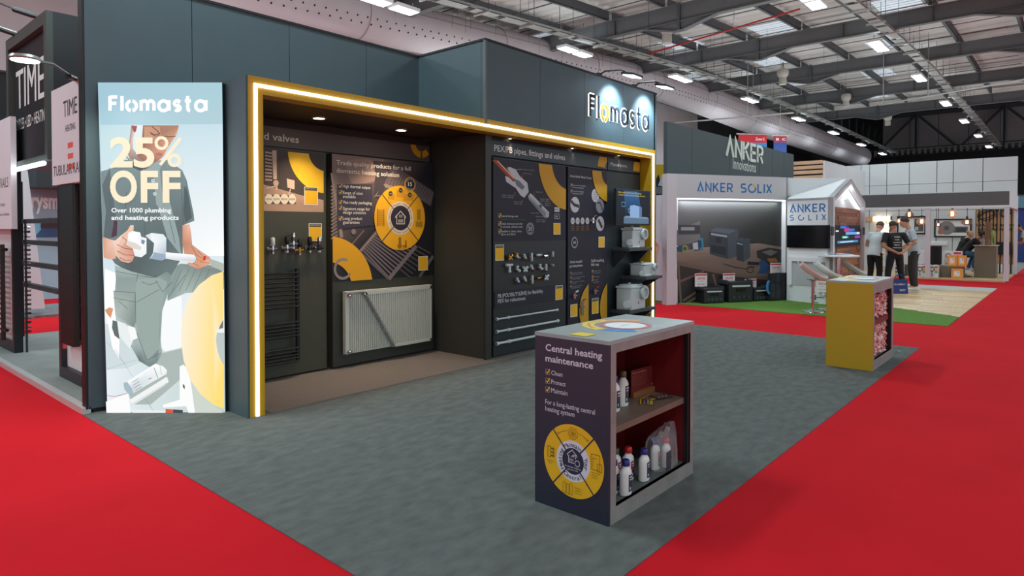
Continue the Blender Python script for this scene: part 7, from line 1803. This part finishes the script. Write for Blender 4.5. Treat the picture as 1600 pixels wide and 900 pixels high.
for k, (s, w_) in enumerate((('ANKER', .15), ('eufy', .12), ('soundcore', .2), ('NEBULA', .15), ('ANKER SOLIX', .22))):
    A.text((214, 214, 220), s, .25-w_/2, 1.32-.065*k, .25+w_/2, .028, .02)
me_ = A.build('back_print', None); me_.parent = t2_
person('man in a grey-blue short-sleeved shirt and dark trousers facing the black T-shirt man', f3, rt+math.pi-.35, standing(.30, head=(.19, 0, 1.61), face=(1, 0, -.55), arm_l=[(.08, .20, 1.41), (.02, .27, 1.14), (.24, .12, 1.0)], arm_r=[(.08, -.20, 1.41), (.02, -.27, 1.14), (.24, -.12, 1.02)]), M_ts, M_jg, M_hd, M_sw, scale=1.04, sleeves=.8)
# blue carrier bag on the floor between them
p = G(1405, 458.5, .012); bgt = thing('carrier_bag', 'navy blue carrier bag with white print standing by the men', 'bag', p, rz=rt)
prim(bgt, MB().hexa([(-.18, -.06), (.18, -.06), (.18, .06), (-.18, .06)], 0, .34, [(-.17, -.025), (.17, -.025), (.17, .025), (-.17, .025)]), 'bag_body', mat('bag_navy', (24, 36, 110), .45))
for y in (-.03, .03): prim(bgt, MB().tube([(-.08, y, .33), (-.06, y, .44), (.06, y, .44), (.08, y, .33)], .008, 5), 'handle', MATS['bag_navy'])
A = Art(Pl((-.19, -.066, 0), (1, 0, 0), (0, .10, 1))); A.text((226, 226, 236), 'PLUMBFLY', .05, .20, .31, .04, .01); A.text((226, 226, 236), 'EASY', .17, .06, .31, .05, .01); o = A.build('bag_print', None); o.parent = bgt
# seated women behind the counter
def seated(px, y_dep, label, yaw, shirt, hair, lean, skin, z0=.04, hl=.3, rch=0):
    pl_ = PX_(y_dep); a, b = pl_.px(px, 430); loc = (y_dep, -a, z0)
    st = thing('bar_stool', 'dark stool under '+('the woman in black leaning on the counter' if not rch else 'the fair-haired woman'), 'stool', loc, rz=yaw); prim(st, MB().lathe((0, 0, .60), [(.16, 0), (.18, .03), (.17, .06), (0, .06)], 16), 'seat', M_black, True); prim(st, MB().tube([(0, 0, .02), (0, 0, .6)], .03, 8), 'column', M_chrome); prim(st, MB().lathe((0, 0, 0), [(.2, 0), (.19, .02), (.03, .03)], 16), 'foot_plate', M_black)
    P = dict(pelvis=(0, 0, .79), chest=(.10+lean, 0, 1.06), neck=(.20+lean*1.7, 0, 1.25), head=(.30+lean*1.9, 0, 1.35), face=(1, 0, -.45), leg_l=[(.08, .10, .77), (.46, .13, .66), (.30, .13, .22)], leg_r=[(.08, -.10, .77), (.46, -.13, .66), (.34, -.13, .24)],
             arm_l=[(.14+lean*1.4, .17, 1.20), (.36+lean, .22, 1.0), (.62+lean, .12, 1.02)], arm_r=[(.14+lean*1.4, -.17, 1.20), (.36+lean, -.22, 1.0), (.60+lean, -.10, 1.03)], hand_l=(1, -.2, -.1), hand_r=(1, .2, -.1), foot_l=(1, 0, 0), foot_r=(1, 0, 0))
    return person(label, loc, yaw, P, shirt, M_jean, hair, M_sw, skin, hl, True, .96, .7)
seated(1506, 24.75, 'dark-haired woman in a black T-shirt and jeans leaning on the olive counter', -PI/2+.15, M_tb, M_hd, .10, M_skin2)
seated(1500, 25.7, 'fair-haired woman sitting behind the dark-haired woman at the counter', -PI/2+.5, M_tb, M_hl, .0, M_skin, rch=1)
# visitor at the right edge and the one behind the portal
pz = Pl((27, 0, 0), (0, -1, 0)); a, b = pz.px(1597, 440)
person('person in a pale shirt and black trousers leaning at the right edge of the photo', (27.6, -a-.2, 0), rt+PI-.6, standing(.5, chest=(.12, 0, 1.22), neck=(.25, 0, 1.42), head=(.34, 0, 1.52), face=(1, 0, -.6), arm_l=[(.2, .19, 1.34), (.22, .25, 1.06), (.42, .14, .92)], arm_r=[(.2, -.19, 1.34), (.22, -.25, 1.06), (.42, -.14, .94)]), mat('shirt_pale', (190, 196, 190), .8, noise=.08, nscale=14), M_jb, M_hd, M_sb, M_skin2, scale=1.04)
pz = PX_(11.6); a, b = pz.px(1020, 440)
person('person in black with bare arms mostly hidden behind the right yellow post', (11.6, -a+.12, 0), rt+PI-.2, standing(.0, arm_l=[(.0, .19, 1.42), (-.10, .33, 1.18), (-.06, .30, .93)], arm_r=[(.0, -.19, 1.42), (-.2, -.30, 1.20), (-.17, -.22, .95)]), M_tb, M_jb, M_hd, M_sb, M_skin, scale=1.0, sleeves=.4)
